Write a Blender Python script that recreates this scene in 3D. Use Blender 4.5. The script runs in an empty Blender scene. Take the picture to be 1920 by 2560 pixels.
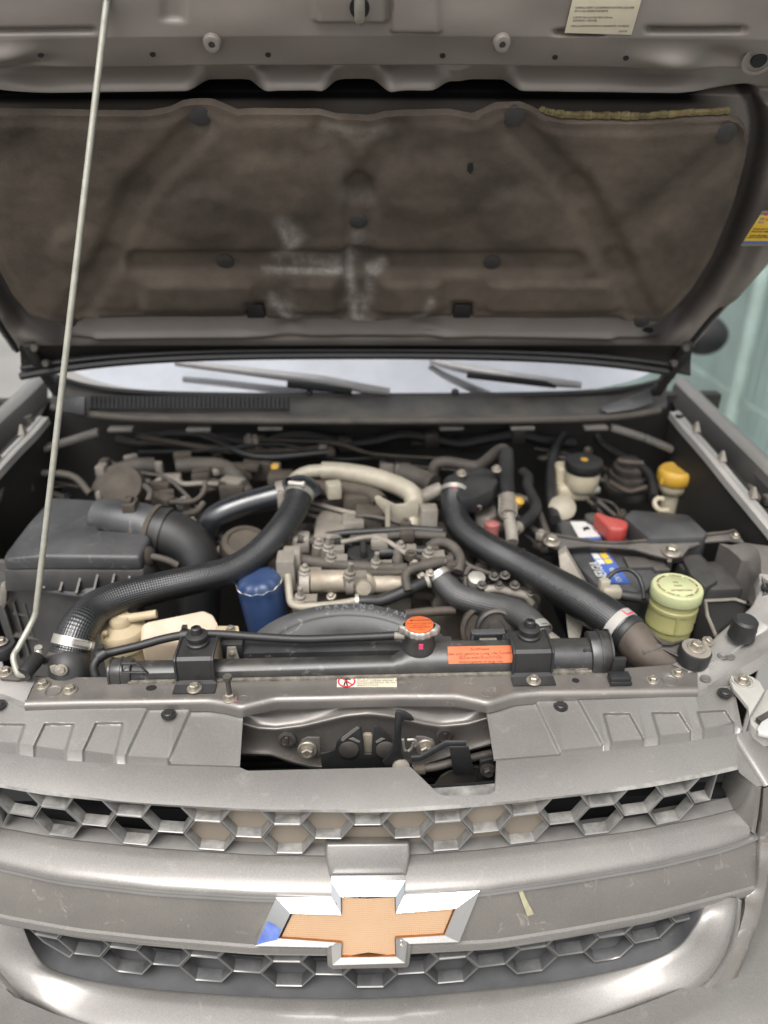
import bpy, bmesh, math, random
import numpy as np
from mathutils import Vector, Matrix, noise
random.seed(7)
SC = bpy.context.scene
COL = SC.collection
R = math.radians

# ---------------------------------------------------------------- camera, sky, sun, exposure
PITCH, YAW, EYE = 27.0, 2.0, Vector((0, 0, 1.65))
cam_d = bpy.data.cameras.new('camera'); cam = bpy.data.objects.new('camera', cam_d); COL.objects.link(cam)
cam.location = EYE; cam.rotation_euler = (R(90 - PITCH), 0, R(-YAW))
cam_d.sensor_fit = 'VERTICAL'; cam_d.sensor_height = 36; cam_d.sensor_width = 27; cam_d.lens = 26
cam_d.clip_start = .05; cam_d.clip_end = 500
cam_d.dof.use_dof = True; cam_d.dof.focus_distance = .95; cam_d.dof.aperture_fstop = 2.2
SC.camera = cam
world = bpy.data.worlds.new('World'); SC.world = world; world.use_nodes = True
wn, wl = world.node_tree.nodes, world.node_tree.links
bg = wn['Background']; sky = wn.new('ShaderNodeTexSky'); sky.sky_type = 'NISHITA'
SUN_EL, SUN_AZ = 62.0, 200.0          # azimuth clockwise from +Y
sky.sun_disc = False; sky.sun_elevation = R(SUN_EL); sky.sun_rotation = R(SUN_AZ)
sky.air_density = 1.0; sky.dust_density = 6.0; sky.ozone_density = 1.0
hs = wn.new('ShaderNodeHueSaturation'); hs.inputs['Saturation'].default_value = .16   # overcast
wl.new(sky.outputs[0], hs.inputs['Color']); wl.new(hs.outputs[0], bg.inputs['Color'])
bg.inputs['Strength'].default_value = .15
sun_d = bpy.data.lights.new('sun', 'SUN'); sun_o = bpy.data.objects.new('sun', sun_d); COL.objects.link(sun_o)
sun_d.energy = 1.15; sun_d.angle = R(40); sun_d.color = (1, .98, .95)
_sd = Vector((math.sin(R(SUN_AZ)) * math.cos(R(SUN_EL)), math.cos(R(SUN_AZ)) * math.cos(R(SUN_EL)), math.sin(R(SUN_EL))))
sun_o.rotation_euler = _sd.to_track_quat('Z', 'Y').to_euler(); sun_o.location = _sd * 20
SC.view_settings.view_transform = 'Standard'; SC.view_settings.look = 'None'
SC.view_settings.exposure = .6; SC.view_settings.gamma = 1
SC.cycles.max_bounces = 8; SC.cycles.use_denoising = True
SC.cycles.sample_clamp_indirect = 6

# ---------------------------------------------------------------- reading the photograph: pixel -> point on a real plane
FPX, CX, CY = 26 / 36 * 2212, 829.5, 1106.0
_p, _y = R(PITCH), R(YAW)
FW = Vector((math.sin(_y) * math.cos(_p), math.cos(_y) * math.cos(_p), -math.sin(_p)))
RT = Vector((math.cos(_y), -math.sin(_y), 0)); UP = RT.cross(FW)
CR = {'T1': (0, 0, 1.728), 'T2': (960, 0, 1.728), 'T3': (0, 440, 1.728), 'T4': (960, 440, 1.728),
      'E1': (0, 840, 2.592), 'E2': (640, 840, 2.592), 'E3': (1280, 840, 2.592), 'E4': (0, 1180, 2.592),
      'E5': (500, 1080, 2.765), 'E6': (1000, 1080, 3.318), 'E7': (1300, 1080, 2.676),
      'G1': (0, 1560, 2.592), 'G2': (560, 1640, 2.304), 'G3': (1200, 1560, 2.304), 'G4': (0, 2040, 2.592),
      'G5': (600, 2060, 2.592), 'G6': (1200, 2040, 2.304), 'M1': (1680, 380, 6.9125)}
def q(c, x, y):
    if c is None: return x, y
    a, b, s = CR[c]; return (a + x / s) / 1.15732, (b + y / s) / 1.15732
def qs(c, pts): return [q(c, *p) for p in pts]
def ray(x, y): return FW + RT * ((x - CX) / FPX) - UP * ((y - CY) / FPX)
def PY(x, y, Y): d = ray(x, y); return EYE + d * (Y / d.y)
def PZ(x, y, Z): d = ray(x, y); return EYE + d * ((Z - EYE.z) / d.z)
def PP(x, y, p, n): d = ray(x, y); return EYE + d * ((p - EYE).dot(n) / d.dot(n))
def depth(P): return (P - EYE).dot(FW)
def proj(P):
    v = P - EYE; k = FPX / v.dot(FW); return CX + v.dot(RT) * k, CY - v.dot(UP) * k
def mpp(P): return depth(P) / FPX                                   # metres per pixel at a point
def WY(c, x, y, Y): return PY(*q(c, x, y), Y)
def WZ(c, x, y, Z): return PZ(*q(c, x, y), Z)

# ---------------------------------------------------------------- mesh helpers
def frame(axis):
    a = Vector(axis).normalized()
    s = Vector((0, 0, 1)) if abs(a.z) < .95 else Vector((1, 0, 0))
    u = a.cross(s).normalized(); return u, a.cross(u).normalized() * -1, a
def catmull(P, sub):
    P = [Vector(p) for p in P]
    if len(P) < 3 or sub < 2:
        return P
    E = [P[0] * 2 - P[1]] + P + [P[-1] * 2 - P[-2]]; out = []
    for i in range(1, len(E) - 2):
        a, b, c, d = E[i - 1:i + 3]
        for k in range(sub):
            t = k / sub
            out.append(.5 * ((2 * b) + (c - a) * t + (2 * a - 5 * b + 4 * c - d) * t * t + (3 * b - a - 3 * c + d) * t ** 3))
    out.append(P[-1]); return out
class MB:
    def __init__(s): s.v, s.f, s.uv, s.col = [], [], [], None
    def add(s, v, f, uv=None):
        b = len(s.v); s.v += [Vector(p) for p in v]
        for i, fc in enumerate(f):
            s.f.append(tuple(b + k for k in fc)); s.uv.append(uv[i] if uv else None)
        return s
    def box(s, c, size, rot=None):
        c = Vector(c); h = Vector(size) / 2; m = rot or Matrix.Identity(3)
        v = [c + m @ Vector((x * h.x, y * h.y, z * h.z)) for z in (-1, 1) for y in (-1, 1) for x in (-1, 1)]
        return s.add(v, [(0, 2, 3, 1), (4, 5, 7, 6), (0, 1, 5, 4), (2, 6, 7, 3), (0, 4, 6, 2), (1, 3, 7, 5)])
    def bar(s, a, b, w, t, up=(0, 0, 1)):                            # box along a segment
        a, b = Vector(a), Vector(b); d = (b - a); L = d.length; x = d / L; z = Vector(up); y = z.cross(x).normalized(); z = x.cross(y)
        return s.box((a + b) / 2, (L, w, t), Matrix((x, y, z)).transposed())
    def prism(s, poly, vec):
        poly = [Vector(p) for p in poly]; vec = Vector(vec); n = len(poly)
        nrm = sum(((poly[i]).cross(poly[(i + 1) % n]) for i in range(n)), Vector())
        if nrm.dot(vec) > 0: poly = poly[::-1]
        v = poly + [p + vec for p in poly]
        return s.add(v, [tuple(range(n)), tuple(range(2 * n - 1, n - 1, -1))] + [(i, i + n, (i + 1) % n + n, (i + 1) % n) for i in range(n)])
    def frustum(s, A, B):                                            # two polygons of the same count
        n = len(A); A = [Vector(p) for p in A]; B = [Vector(p) for p in B]
        return s.add(A + B, [tuple(range(n))[::-1], tuple(range(n, 2 * n))] + [(i, (i + 1) % n, (i + 1) % n + n, i + n) for i in range(n)])
    def tube(s, P, r, n=14, sub=5, caps=True, closed=False):
        rr = r if isinstance(r, (list, tuple)) else [r] * len(P)
        Q = catmull(P, sub); L = len(Q)
        rq = np.interp(np.linspace(0, len(P) - 1, L), range(len(P)), rr)
        t0 = (Q[1] - Q[0]).normalized(); u, w, _ = frame(t0); v, ln = [], 0; S = []
        for i, p in enumerate(Q):
            t = (Q[min(i + 1, L - 1)] - Q[max(i - 1, 0)]).normalized()
            u = (u - t * u.dot(t)).normalized(); w = t.cross(u)
            if i: ln += (p - Q[i - 1]).length
            S.append(ln)
            v += [p + (u * math.cos(2 * math.pi * k / n) + w * math.sin(2 * math.pi * k / n)) * rq[i] for k in range(n)]
        f, uv = [], []
        for i in range(L - 1):
            for k in range(n):
                a, b = i * n + k, i * n + (k + 1) % n
                f.append((a, b, b + n, a + n))
                v0, v1 = k / n * 2 * math.pi * max(rr), (k + 1) / n * 2 * math.pi * max(rr)
                uv.append(((S[i], v0), (S[i], v1), (S[i + 1], v1), (S[i + 1], v0)))
        if caps:
            f += [tuple(range(n))[::-1], tuple((L - 1) * n + k for k in range(n))]; uv += [None, None]
        return s.add(v, f, uv)
    def lathe(s, prof, o, axis=(0, 0, 1), n=24, sx=1, sy=1, u=None, cap=True):
        o = Vector(o); fu, fv, a = frame(axis)
        if u is not None: fu = Vector(u); fu = (fu - a * fu.dot(a)).normalized(); fv = a.cross(fu)
        v, f = [], []
        for r, h in prof:
            v += [o + a * h + (fu * math.cos(2 * math.pi * k / n) * sx + fv * math.sin(2 * math.pi * k / n) * sy) * r for k in range(n)]
        flip = fu.cross(fv).dot(a) < 0
        for i in range(len(prof) - 1):
            for k in range(n):
                q4 = (i * n + k, i * n + (k + 1) % n, (i + 1) * n + (k + 1) % n, (i + 1) * n + k); f.append(q4[::-1] if flip else q4)
        e = [tuple(range(n))[::-1], tuple((len(prof) - 1) * n + k for k in range(n))]
        if cap and prof[0][0] > 1e-5: f.append(e[0][::-1] if flip else e[0])
        if cap and prof[-1][0] > 1e-5: f.append(e[1][::-1] if flip else e[1])
        return s.add(v, f)
    def grid(s, rows, col=None):                                     # rows of equal length
        n = len(rows[0]); v = [p for r_ in rows for p in r_]
        f = [(i * n + k, i * n + k + 1, (i + 1) * n + k + 1, (i + 1) * n + k) for i in range(len(rows) - 1) for k in range(n - 1)]
        return s.add(v, f)
    def thick(s, rows, vec):                                         # a sheet with depth
        vec = Vector(vec); m, n = len(rows), len(rows[0]); b = [[p + vec for p in r_] for r_ in rows]
        base = len(s.v); s.grid(rows); s.add([p for r_ in b for p in r_], [(i * n + k, (i + 1) * n + k, (i + 1) * n + k + 1, i * n + k + 1) for i in range(m - 1) for k in range(n - 1)])
        A = lambda i, k: base + i * n + k; B = lambda i, k: base + m * n + i * n + k
        for k in range(n - 1):
            s.f += [(A(0, k), B(0, k), B(0, k + 1), A(0, k + 1)), (A(m - 1, k), A(m - 1, k + 1), B(m - 1, k + 1), B(m - 1, k))]; s.uv += [None, None]
        for i in range(m - 1):
            s.f += [(A(i, 0), A(i + 1, 0), B(i + 1, 0), B(i, 0)), (A(i, n - 1), B(i, n - 1), B(i + 1, n - 1), A(i + 1, n - 1))]; s.uv += [None, None]
        return s
    def mesh(s, name, bevel=0, seg=2, ang=38, bang=25, fix=False):
        me = bpy.data.meshes.new(name); me.from_pydata(s.v, [], s.f)
        if any(s.uv):
            l = me.uv_layers.new(name='UVMap'); k = 0
            for fc, u in zip(s.f, s.uv):
                for j in range(len(fc)):
                    l.data[k].uv = u[j] if u else (0, 0); k += 1
        if s.col is not None:
            at = me.color_attributes.new('stain_shade', 'FLOAT_COLOR', 'POINT')
            for i, c in enumerate(s.col): at.data[i].color = (c, c, c, 1)
        if bevel or fix:
            bm = bmesh.new(); bm.from_mesh(me)
            if fix: bmesh.ops.recalc_face_normals(bm, faces=bm.faces)
            if bevel:
                ed = [e for e in bm.edges if len(e.link_faces) == 2 and e.calc_face_angle(0) > R(bang)]
                bmesh.ops.bevel(bm, geom=ed, offset=bevel, segments=seg, affect='EDGES', profile=.5, clamp_overlap=True)
            bm.to_mesh(me); bm.free()
        me.polygons.foreach_set('use_smooth', [True] * len(me.polygons))
        me.set_sharp_from_angle(angle=R(ang)); me.update(); return me

ORG = {}
def org(p): return ORG.get(p.name, Vector()) if p else Vector()
def thing(name, label, cat, loc, group=None):
    o = bpy.data.objects.new(name, None); COL.objects.link(o); o.location = loc; ORG[o.name] = Vector(loc)
    o.empty_display_size = .02
    o['label'] = label; o['category'] = cat
    if group: o['group'] = group
    return o
def part(name, mb, mat, parent=None, label=None, bevel=0, **k):
    """world-space mesh -> object under its parent"""
    off = org(parent)
    me = mb.mesh(name, bevel, **k)
    if off.length: me.transform(Matrix.Translation(-off))
    o = bpy.data.objects.new(name, me); COL.objects.link(o); o.parent = parent; ORG[o.name] = off
    me.materials.append(mat)
    if label: o['label'] = label
    return o
def solo(name, mb, mat, label, cat, group=None, bevel=0, **k):        # a thing of one mesh
    o = part(name, mb, mat, None, label, bevel, **k); o['category'] = cat
    if group: o['group'] = group
    return o
def inst(name, me, parent, loc, axis=(0, 0, 1), sc=1, spin=0):        # shared mesh placed on an axis
    o = bpy.data.objects.new(name, me); COL.objects.link(o); o.parent = parent
    o.location = Vector(loc) - org(parent); ORG[o.name] = Vector(loc)
    o.rotation_euler = (Vector(axis).to_track_quat('Z', 'Y').to_matrix() @ Matrix.Rotation(spin, 3, 'Z')).to_euler(); o.scale = (sc,) * 3 if not isinstance(sc, tuple) else sc
    return o
def text(name, body, mat, parent, o, ux, uy, size, ext=.0002, align='LEFT', label=None, sx=1.0):
    cu = bpy.data.curves.new(name, 'FONT'); cu.body = body; cu.size = size; cu.align_x = align; cu.extrude = ext; cu.resolution_u = 2
    t = bpy.data.objects.new(name, cu); COL.objects.link(t)
    dg = bpy.context.evaluated_depsgraph_get(); dg.update()
    me = bpy.data.meshes.new_from_object(t.evaluated_get(dg)); bpy.data.objects.remove(t)
    ux, uy = Vector(ux).normalized(), Vector(uy); uy = (uy - ux * uy.dot(ux)).normalized(); n = ux.cross(uy)
    m = Matrix((ux * sx, uy, n)).transposed().to_4x4(); m.translation = Vector(o) - org(parent)
    me.transform(m); ob = bpy.data.objects.new(name, me); COL.objects.link(ob); ob.parent = parent; ORG[ob.name] = org(parent)
    me.materials.clear(); me.materials.append(mat)
    if label: ob['label'] = label
    return ob
def smooth(a, b, x): t = np.clip((x - a) / (b - a + 1e-9), 0, 1); return t * t * (3 - 2 * t)
def curve_y(pts, xs, sm=0):
    pts = sorted(pts); X = np.array([p[0] for p in pts]); Yv = np.array([p[1] for p in pts]); xs = np.asarray(xs, float)
    def ev(x):
        y = np.interp(x, X, Yv)
        s0 = (Yv[1] - Yv[0]) / (X[1] - X[0] + 1e-9); s1 = (Yv[-1] - Yv[-2]) / (X[-1] - X[-2] + 1e-9)
        y = np.where(x < X[0], Yv[0] + (x - X[0]) * s0, y); return np.where(x > X[-1], Yv[-1] + (x - X[-1]) * s1, y)
    if not sm: return ev(xs)
    k = np.linspace(-1, 1, 13); w = 1 - np.abs(k) * .85
    return sum(ev(xs + kk * sm) * ww for kk, ww in zip(k, w)) / w.sum()
def rowZ(pts, Z, xs, sm=0):
    ys = curve_y(pts, xs, sm); zz = Z if hasattr(Z, '__len__') else [Z] * len(xs)
    return [PZ(x, y, z) for x, y, z in zip(xs, ys, zz)]
def rowY(pts, Yv, xs, sm=0):
    ys = curve_y(pts, xs, sm); yy = Yv if hasattr(Yv, '__len__') else [Yv] * len(xs)
    return [PY(x, y, v) for x, y, v in zip(xs, ys, yy)]
def cross(rows, sub):                                               # smooth across rows
    cols = [catmull([r_[k] for r_ in rows], sub) for k in range(len(rows[0]))]
    return [[c[i] for c in cols] for i in range(len(cols[0]))]
def sdf(poly, X, Yv):                                               # signed distance, inside negative
    P = np.array(poly, float); d = np.full(X.shape, 1e18); ins = np.zeros(X.shape, bool)
    for i in range(len(P)):
        a, b = P[i], P[(i + 1) % len(P)]; e = b - a; L = e @ e + 1e-12
        t = np.clip(((X - a[0]) * e[0] + (Yv - a[1]) * e[1]) / L, 0, 1)
        d = np.minimum(d, (X - a[0] - t * e[0]) ** 2 + (Yv - a[1] - t * e[1]) ** 2)
        c = ((a[1] > Yv) != (b[1] > Yv)) & (X < (b[0] - a[0]) * (Yv - a[1]) / (b[1] - a[1] + 1e-12) + a[0]); ins ^= c
    return np.sqrt(d) * np.where(ins, -1, 1)
def segd(a, b, X, Yv):
    ex, ey = b[0] - a[0], b[1] - a[1]; t = np.clip(((X - a[0]) * ex + (Yv - a[1]) * ey) / (ex * ex + ey * ey), 0, 1)
    return np.hypot(X - a[0] - t * ex, Yv - a[1] - t * ey)
def clip_poly(P, C):                                                # convex clip in 2-D, C counter-clockwise
    for i in range(len(C)):
        a, b = C[i], C[(i + 1) % len(C)]; out = []
        sd = lambda p: (b[0] - a[0]) * (p[1] - a[1]) - (b[1] - a[1]) * (p[0] - a[0])
        for k in range(len(P)):
            p, r_ = P[k], P[(k + 1) % len(P)]; dp, dr = sd(p), sd(r_)
            if dp >= 0: out.append(p)
            if dp * dr < 0:
                t = dp / (dp - dr); out.append((p[0] + (r_[0] - p[0]) * t, p[1] + (r_[1] - p[1]) * t))
        P = out
        if len(P) < 3: return []
    o = []
    for p in P:
        if not o or math.hypot(p[0] - o[-1][0], p[1] - o[-1][1]) > 1e-5: o.append(p)
    if len(o) > 2 and math.hypot(o[0][0] - o[-1][0], o[0][1] - o[-1][1]) < 1e-5: o.pop()
    return o if len(o) > 2 else []
def inset(P, d):                                                    # convex ccw polygon moved inwards, same count
    n = len(P); L = []
    for i in range(n):
        a, b = P[i], P[(i + 1) % n]; ex, ey = b[0] - a[0], b[1] - a[1]; l = math.hypot(ex, ey) + 1e-12
        L.append((a[0] - ey / l * d, a[1] + ex / l * d, ex, ey))
    out = []
    for i in range(n):
        x1, y1, a, b = L[i - 1]; x2, y2, c, e = L[i]; D = a * e - b * c
        if abs(D) < 1e-12: out.append((x2, y2)); continue
        t = ((x2 - x1) * e - (y2 - y1) * c) / D; out.append((x1 + a * t, y1 + b * t))
    return out

# ---------------------------------------------------------------- materials
def nd(t, typ, **k):
    n = t.nodes.new('ShaderNode' + typ)
    for a, b in k.items():
        if a.startswith('i_'): n.inputs[a[2:].replace('_', ' ')].default_value = b
        else: setattr(n, a, b)
    return n
def M(name, base, rough=.5, metal=0, coat=0, crough=.08, spec=.5, var=(6, .25), dust=None, bump=None, flake=0, stain_shade=None, scr=0, knit=None, alpha=1, trans=0, emit=None, sub=0):
    m = bpy.data.materials.new(name); m.use_nodes = True; t = m.node_tree; b = t.nodes['Principled BSDF']; lk = t.links.new
    tc = nd(t, 'TexCoord'); pos = tc.outputs['Object']
    base = (*base, 1)
    b.inputs['Roughness'].default_value = rough; b.inputs['Metallic'].default_value = metal
    b.inputs['Coat Weight'].default_value = coat; b.inputs['Coat Roughness'].default_value = crough
    b.inputs['Specular IOR Level'].default_value = spec
    b.inputs['Transmission Weight'].default_value = trans
    if sub: b.inputs['Subsurface Weight'].default_value = sub; b.inputs['Subsurface Radius'].default_value = (.01, .008, .005); b.inputs['Subsurface Scale'].default_value = .5
    n1 = nd(t, 'TexNoise', i_Scale=var[0], i_Detail=6, i_Roughness=.6); lk(pos, n1.inputs['Vector'])
    mp = nd(t, 'MapRange', i_From_Min=.3, i_From_Max=.7, i_To_Min=1 - var[1], i_To_Max=1 + var[1]); lk(n1.outputs['Fac'], mp.inputs['Value'])
    mul = nd(t, 'Mix', data_type='RGBA', blend_type='MULTIPLY'); mul.inputs['Factor'].default_value = 1
    mul.inputs['A'].default_value = base
    cmb = nd(t, 'CombineColor'); [lk(mp.outputs[0], cmb.inputs[i]) for i in range(3)]; lk(cmb.outputs[0], mul.inputs['B'])
    col = mul.outputs['Result']; ro = None
    if flake:
        v = nd(t, 'TexVoronoi', i_Scale=1400); lk(pos, v.inputs['Vector'])
        fm = nd(t, 'MapRange', i_From_Min=0, i_From_Max=1, i_To_Min=1 - flake, i_To_Max=1 + flake); 
        sp = nd(t, 'SeparateColor'); lk(v.outputs['Color'], sp.inputs[0]); lk(sp.outputs[0], fm.inputs['Value'])
        m2 = nd(t, 'Mix', data_type='RGBA', blend_type='MULTIPLY'); m2.inputs['Factor'].default_value = 1
        c2 = nd(t, 'CombineColor'); [lk(fm.outputs[0], c2.inputs[i]) for i in range(3)]
        lk(col, m2.inputs['A']); lk(c2.outputs[0], m2.inputs['B']); col = m2.outputs['Result']
    if dust:                                                        # (colour, amount, scale, needs-upward 0..1)
        dc, da, dsc, upw = dust
        n2 = nd(t, 'TexNoise', i_Scale=dsc, i_Detail=8, i_Roughness=.65); lk(pos, n2.inputs['Vector'])
        r2 = nd(t, 'MapRange', i_From_Min=.36, i_From_Max=.66, i_To_Min=da * .25, i_To_Max=da); lk(n2.outputs['Fac'], r2.inputs['Value'])
        g = nd(t, 'NewGeometry'); sx = nd(t, 'SeparateXYZ'); lk(g.outputs['Normal'], sx.inputs[0])
        ur = nd(t, 'MapRange', i_From_Min=-.2, i_From_Max=.8, i_To_Min=1 - upw, i_To_Max=1); lk(sx.outputs['Z'], ur.inputs['Value'])
        fm = nd(t, 'Math', operation='MULTIPLY'); lk(r2.outputs[0], fm.inputs[0]); lk(ur.outputs[0], fm.inputs[1])
        mx = nd(t, 'Mix', data_type='RGBA'); lk(fm.outputs[0], mx.inputs['Factor']); lk(col, mx.inputs['A']); mx.inputs['B'].default_value = (*dc, 1)
        col = mx.outputs['Result']
        rr = nd(t, 'MapRange', i_To_Min=rough, i_To_Max=.85); lk(fm.outputs[0], rr.inputs['Value']); ro = rr.outputs[0]; lk(ro, b.inputs['Roughness'])
        if metal:
            mm = nd(t, 'MapRange', i_To_Min=metal, i_To_Max=0.0); lk(fm.outputs[0], mm.inputs['Value']); lk(mm.outputs[0], b.inputs['Metallic'])
        if coat:
            mm = nd(t, 'MapRange', i_To_Min=coat, i_To_Max=coat * .25); lk(fm.outputs[0], mm.inputs['Value']); lk(mm.outputs[0], b.inputs['Coat Weight'])
    if scr:                                                         # dry specks and smears
        n3 = nd(t, 'TexNoise', i_Scale=38, i_Detail=5, i_Roughness=.7, i_Distortion=1.2); lk(pos, n3.inputs['Vector'])
        r3 = nd(t, 'MapRange', i_From_Min=.60, i_From_Max=.72, i_To_Min=0, i_To_Max=scr); lk(n3.outputs['Fac'], r3.inputs['Value'])
        mx = nd(t, 'Mix', data_type='RGBA'); lk(r3.outputs[0], mx.inputs['Factor']); lk(col, mx.inputs['A']); mx.inputs['B'].default_value = (.5, .47, .42, 1); col = mx.outputs['Result']
    if stain_shade:                                                       # (colour, noise scale)
        at = nd(t, 'Attribute', attribute_name='stain_shade')
        n4 = nd(t, 'TexNoise', i_Scale=stain_shade[1], i_Detail=8, i_Roughness=.7); lk(pos, n4.inputs['Vector'])
        r4 = nd(t, 'MapRange', i_From_Min=.3, i_From_Max=.72, i_To_Min=0, i_To_Max=1); lk(n4.outputs['Fac'], r4.inputs['Value'])
        ml = nd(t, 'Math', operation='MULTIPLY'); lk(at.outputs['Fac'], ml.inputs[0]); lk(r4.outputs[0], ml.inputs[1])
        mx = nd(t, 'Mix', data_type='RGBA'); lk(ml.outputs[0], mx.inputs['Factor']); lk(col, mx.inputs['A']); mx.inputs['B'].default_value = (*stain_shade[0], 1); col = mx.outputs['Result']
    lk(col, b.inputs['Base Color'])
    if knit:                                                        # woven cord under rubber: (period, distance)
        uv = nd(t, 'UVMap', uv_map='UVMap'); s = nd(t, 'SeparateXYZ'); lk(uv.outputs[0], s.inputs[0])
        a = nd(t, 'Math', operation='ADD'); lk(s.outputs[0], a.inputs[0]); lk(s.outputs[1], a.inputs[1])
        d = nd(t, 'Math', operation='SUBTRACT'); lk(s.outputs[0], d.inputs[0]); lk(s.outputs[1], d.inputs[1])
        o = []
        for z in (a, d):
            k_ = nd(t, 'Math', operation='MULTIPLY'); k_.inputs[1].default_value = math.pi * 1.3 / knit[0]; lk(z.outputs[0], k_.inputs[0])
            sn = nd(t, 'Math', operation='SINE'); lk(k_.outputs[0], sn.inputs[0]); o.append(sn)
        pr = nd(t, 'Math', operation='MULTIPLY'); lk(o[0].outputs[0], pr.inputs[0]); lk(o[1].outputs[0], pr.inputs[1])
        bu = nd(t, 'Bump', i_Strength=.8, i_Distance=knit[1]); lk(pr.outputs[0], bu.inputs['Height']); lk(bu.outputs[0], b.inputs['Normal'])
    elif bump:                                                      # (scale, strength)
        n5 = nd(t, 'TexNoise', i_Scale=bump[0], i_Detail=5); lk(pos, n5.inputs['Vector'])
        bu = nd(t, 'Bump', i_Strength=bump[1], i_Distance=.002); lk(n5.outputs['Fac'], bu.inputs['Height']); lk(bu.outputs[0], b.inputs['Normal'])
        if coat: lk(bu.outputs[0], b.inputs['Coat Normal'])
    return m
DUST = (.27, .235, .195)
m_paint = M('silver_taupe_paint', (.205, .194, .180), .36, .45, .8, .10, var=(5, .06), flake=.16, dust=((.30, .28, .25), .22, 6, .4), scr=.18)
m_band = M('band_paint', (.162, .151, .138), .34, .4, .8, .09, var=(5, .10), flake=.16, dust=((.26, .24, .205), .35, 9, .2), scr=.5)
m_under = M('underhood_paint', (.19, .168, .150), .36, .15, .45, .22, var=(7, .14), dust=((.23, .195, .165), .35, 9, .1), bump=(60, .05))
m_mem = M('crossmember_paint', (.175, .162, .150), .30, .5, .6, .12, var=(7, .14), flake=.1, dust=((.24, .212, .18), .42, 11, .6), scr=.4)
m_apron = M('apron_paint', (.37, .36, .345), .34, .55, .4, .16, var=(8, .12), flake=.15, dust=((.32, .285, .245), .45, 14, .5), scr=.3)
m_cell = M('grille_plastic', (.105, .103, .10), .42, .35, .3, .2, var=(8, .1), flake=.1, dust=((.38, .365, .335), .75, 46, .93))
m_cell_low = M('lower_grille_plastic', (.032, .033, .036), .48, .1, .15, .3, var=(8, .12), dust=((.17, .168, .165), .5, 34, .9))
m_backing = M('dusty_backing', (.22, .185, .145), .7, var=(14, .15), dust=((.26, .22, .17), .5, 20, .2))
m_black = M('black_plastic', (.014, .0145, .016), .38, var=(8, .2), dust=((.12, .11, .095), .25, 14, .8), bump=(300, .05))
m_blackd = M('dusty_black_plastic', (.02, .021, .023), .46, var=(8, .2), dust=((.20, .175, .145), .42, 11, .7), bump=(220, .08))
m_box = M('grey_black_plastic', (.022, .023, .026), .34, spec=.6, var=(10, .25), dust=((.16, .155, .15), .4, 7, .7), bump=(240, .1), scr=.14)
m_tank = M('tank_plastic', (.014, .015, .017), .26, spec=.6, var=(10, .2), dust=((.22, .195, .16), .22, 18, .6), scr=.16)
m_rubber = M('black_rubber', (.012, .012, .0128), .42, var=(12, .2), dust=((.10, .092, .085), .22, 14, .6))
m_hose = M('woven_rubber', (.010, .0103, .0112), .25, spec=1.0, var=(12, .2), knit=(.0050, .00032), dust=((.10, .097, .094), .07, 10, .6))
m_hosed = M('dry_woven_rubber', (.036, .036, .037), .34, spec=.9, var=(12, .2), knit=(.0050, .0004), dust=((.14, .13, .12), .25, 10, .6))
m_smooth = M('smooth_rubber', (.013, .0145, .018), .24, spec=1.0, var=(10, .2), dust=((.10, .095, .09), .12, 10, .6))
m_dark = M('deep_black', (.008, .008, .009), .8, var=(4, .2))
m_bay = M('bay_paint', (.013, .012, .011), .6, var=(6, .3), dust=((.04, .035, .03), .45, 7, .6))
m_steel = M('zinc_steel', (.55, .53, .48), .35, .85, var=(20, .15), dust=((.35, .31, .25), .35, 20, .5))
m_bolt = M('bolt_metal', (.42, .38, .32), .34, .85, var=(60, .25), dust=((.22, .18, .14), .3, 90, .3))
m_alu = M('dirty_aluminium', (.30, .275, .24), .5, .35, var=(14, .42), dust=((.19, .16, .125), .7, 24, .45), bump=(120, .35))
m_alub = M('bright_aluminium', (.42, .37, .30), .42, .6, var=(12, .4), dust=((.20, .15, .10), .65, 26, .35), bump=(140, .3))
m_grime = M('engine_grime', (.048, .039, .031), .75, .1, var=(14, .5), dust=((.14, .115, .088), .55, 18, .6), bump=(90, .4))
m_darkmetal = M('dark_metal', (.045, .042, .040), .45, .45, var=(14, .3), dust=((.20, .17, .14), .5, 16, .6), bump=(120, .15))
m_beige = M('beige_coated_pipe', (.40, .365, .29), .48, .25, var=(14, .25), dust=((.25, .215, .16), .5, 20, .3))
m_conduit = M('conduit', (.045, .039, .034), .65, var=(20, .3), dust=((.16, .135, .11), .5, 18, .6))
m_cream = M('cream_plastic', (.52, .43, .28), .45, sub=.15, var=(9, .16), dust=((.30, .22, .13), .4, 14, .2))
m_cream2 = M('pale_cream_plastic', (.58, .48, .36), .4, sub=.2, var=(9, .14), dust=((.34, .24, .15), .45, 12, .1))
m_psf = M('yellow_green_plastic', (.33, .325, .135), .36, sub=.15, var=(10, .2), dust=((.24, .19, .09), .45, 16, .2))
m_psc = M('pale_green_cap', (.48, .52, .29), .36, sub=.2, var=(10, .12), dust=((.42, .37, .2), .45, 22, .4))
m_brake = M('brake_reservoir_plastic', (.52, .46, .34), .45, sub=.15, var=(12, .2), dust=((.3, .25, .17), .4, 14, .3))
m_yellow = M('yellow_plastic', (.56, .32, .025), .42, var=(12, .18), dust=((.34, .26, .13), .4, 20, .5))
m_blue = M('blue_enamel', (.010, .038, .125), .38, coat=.2, var=(10, .3), dust=((.09, .10, .12), .42, 12, .4))
m_red = M('red_plastic', (.38, .025, .022), .4, var=(10, .25), dust=((.3, .16, .13), .4, 14, .5))
m_mark = M('pink_paint_mark', (.55, .05, .12), .6)
m_orange = M('orange_label', (.62, .10, .015), .45, var=(20, .12), dust=((.4, .22, .12), .3, 20, .3))
m_ink = M('black_ink', (.02, .018, .017), .6)
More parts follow.
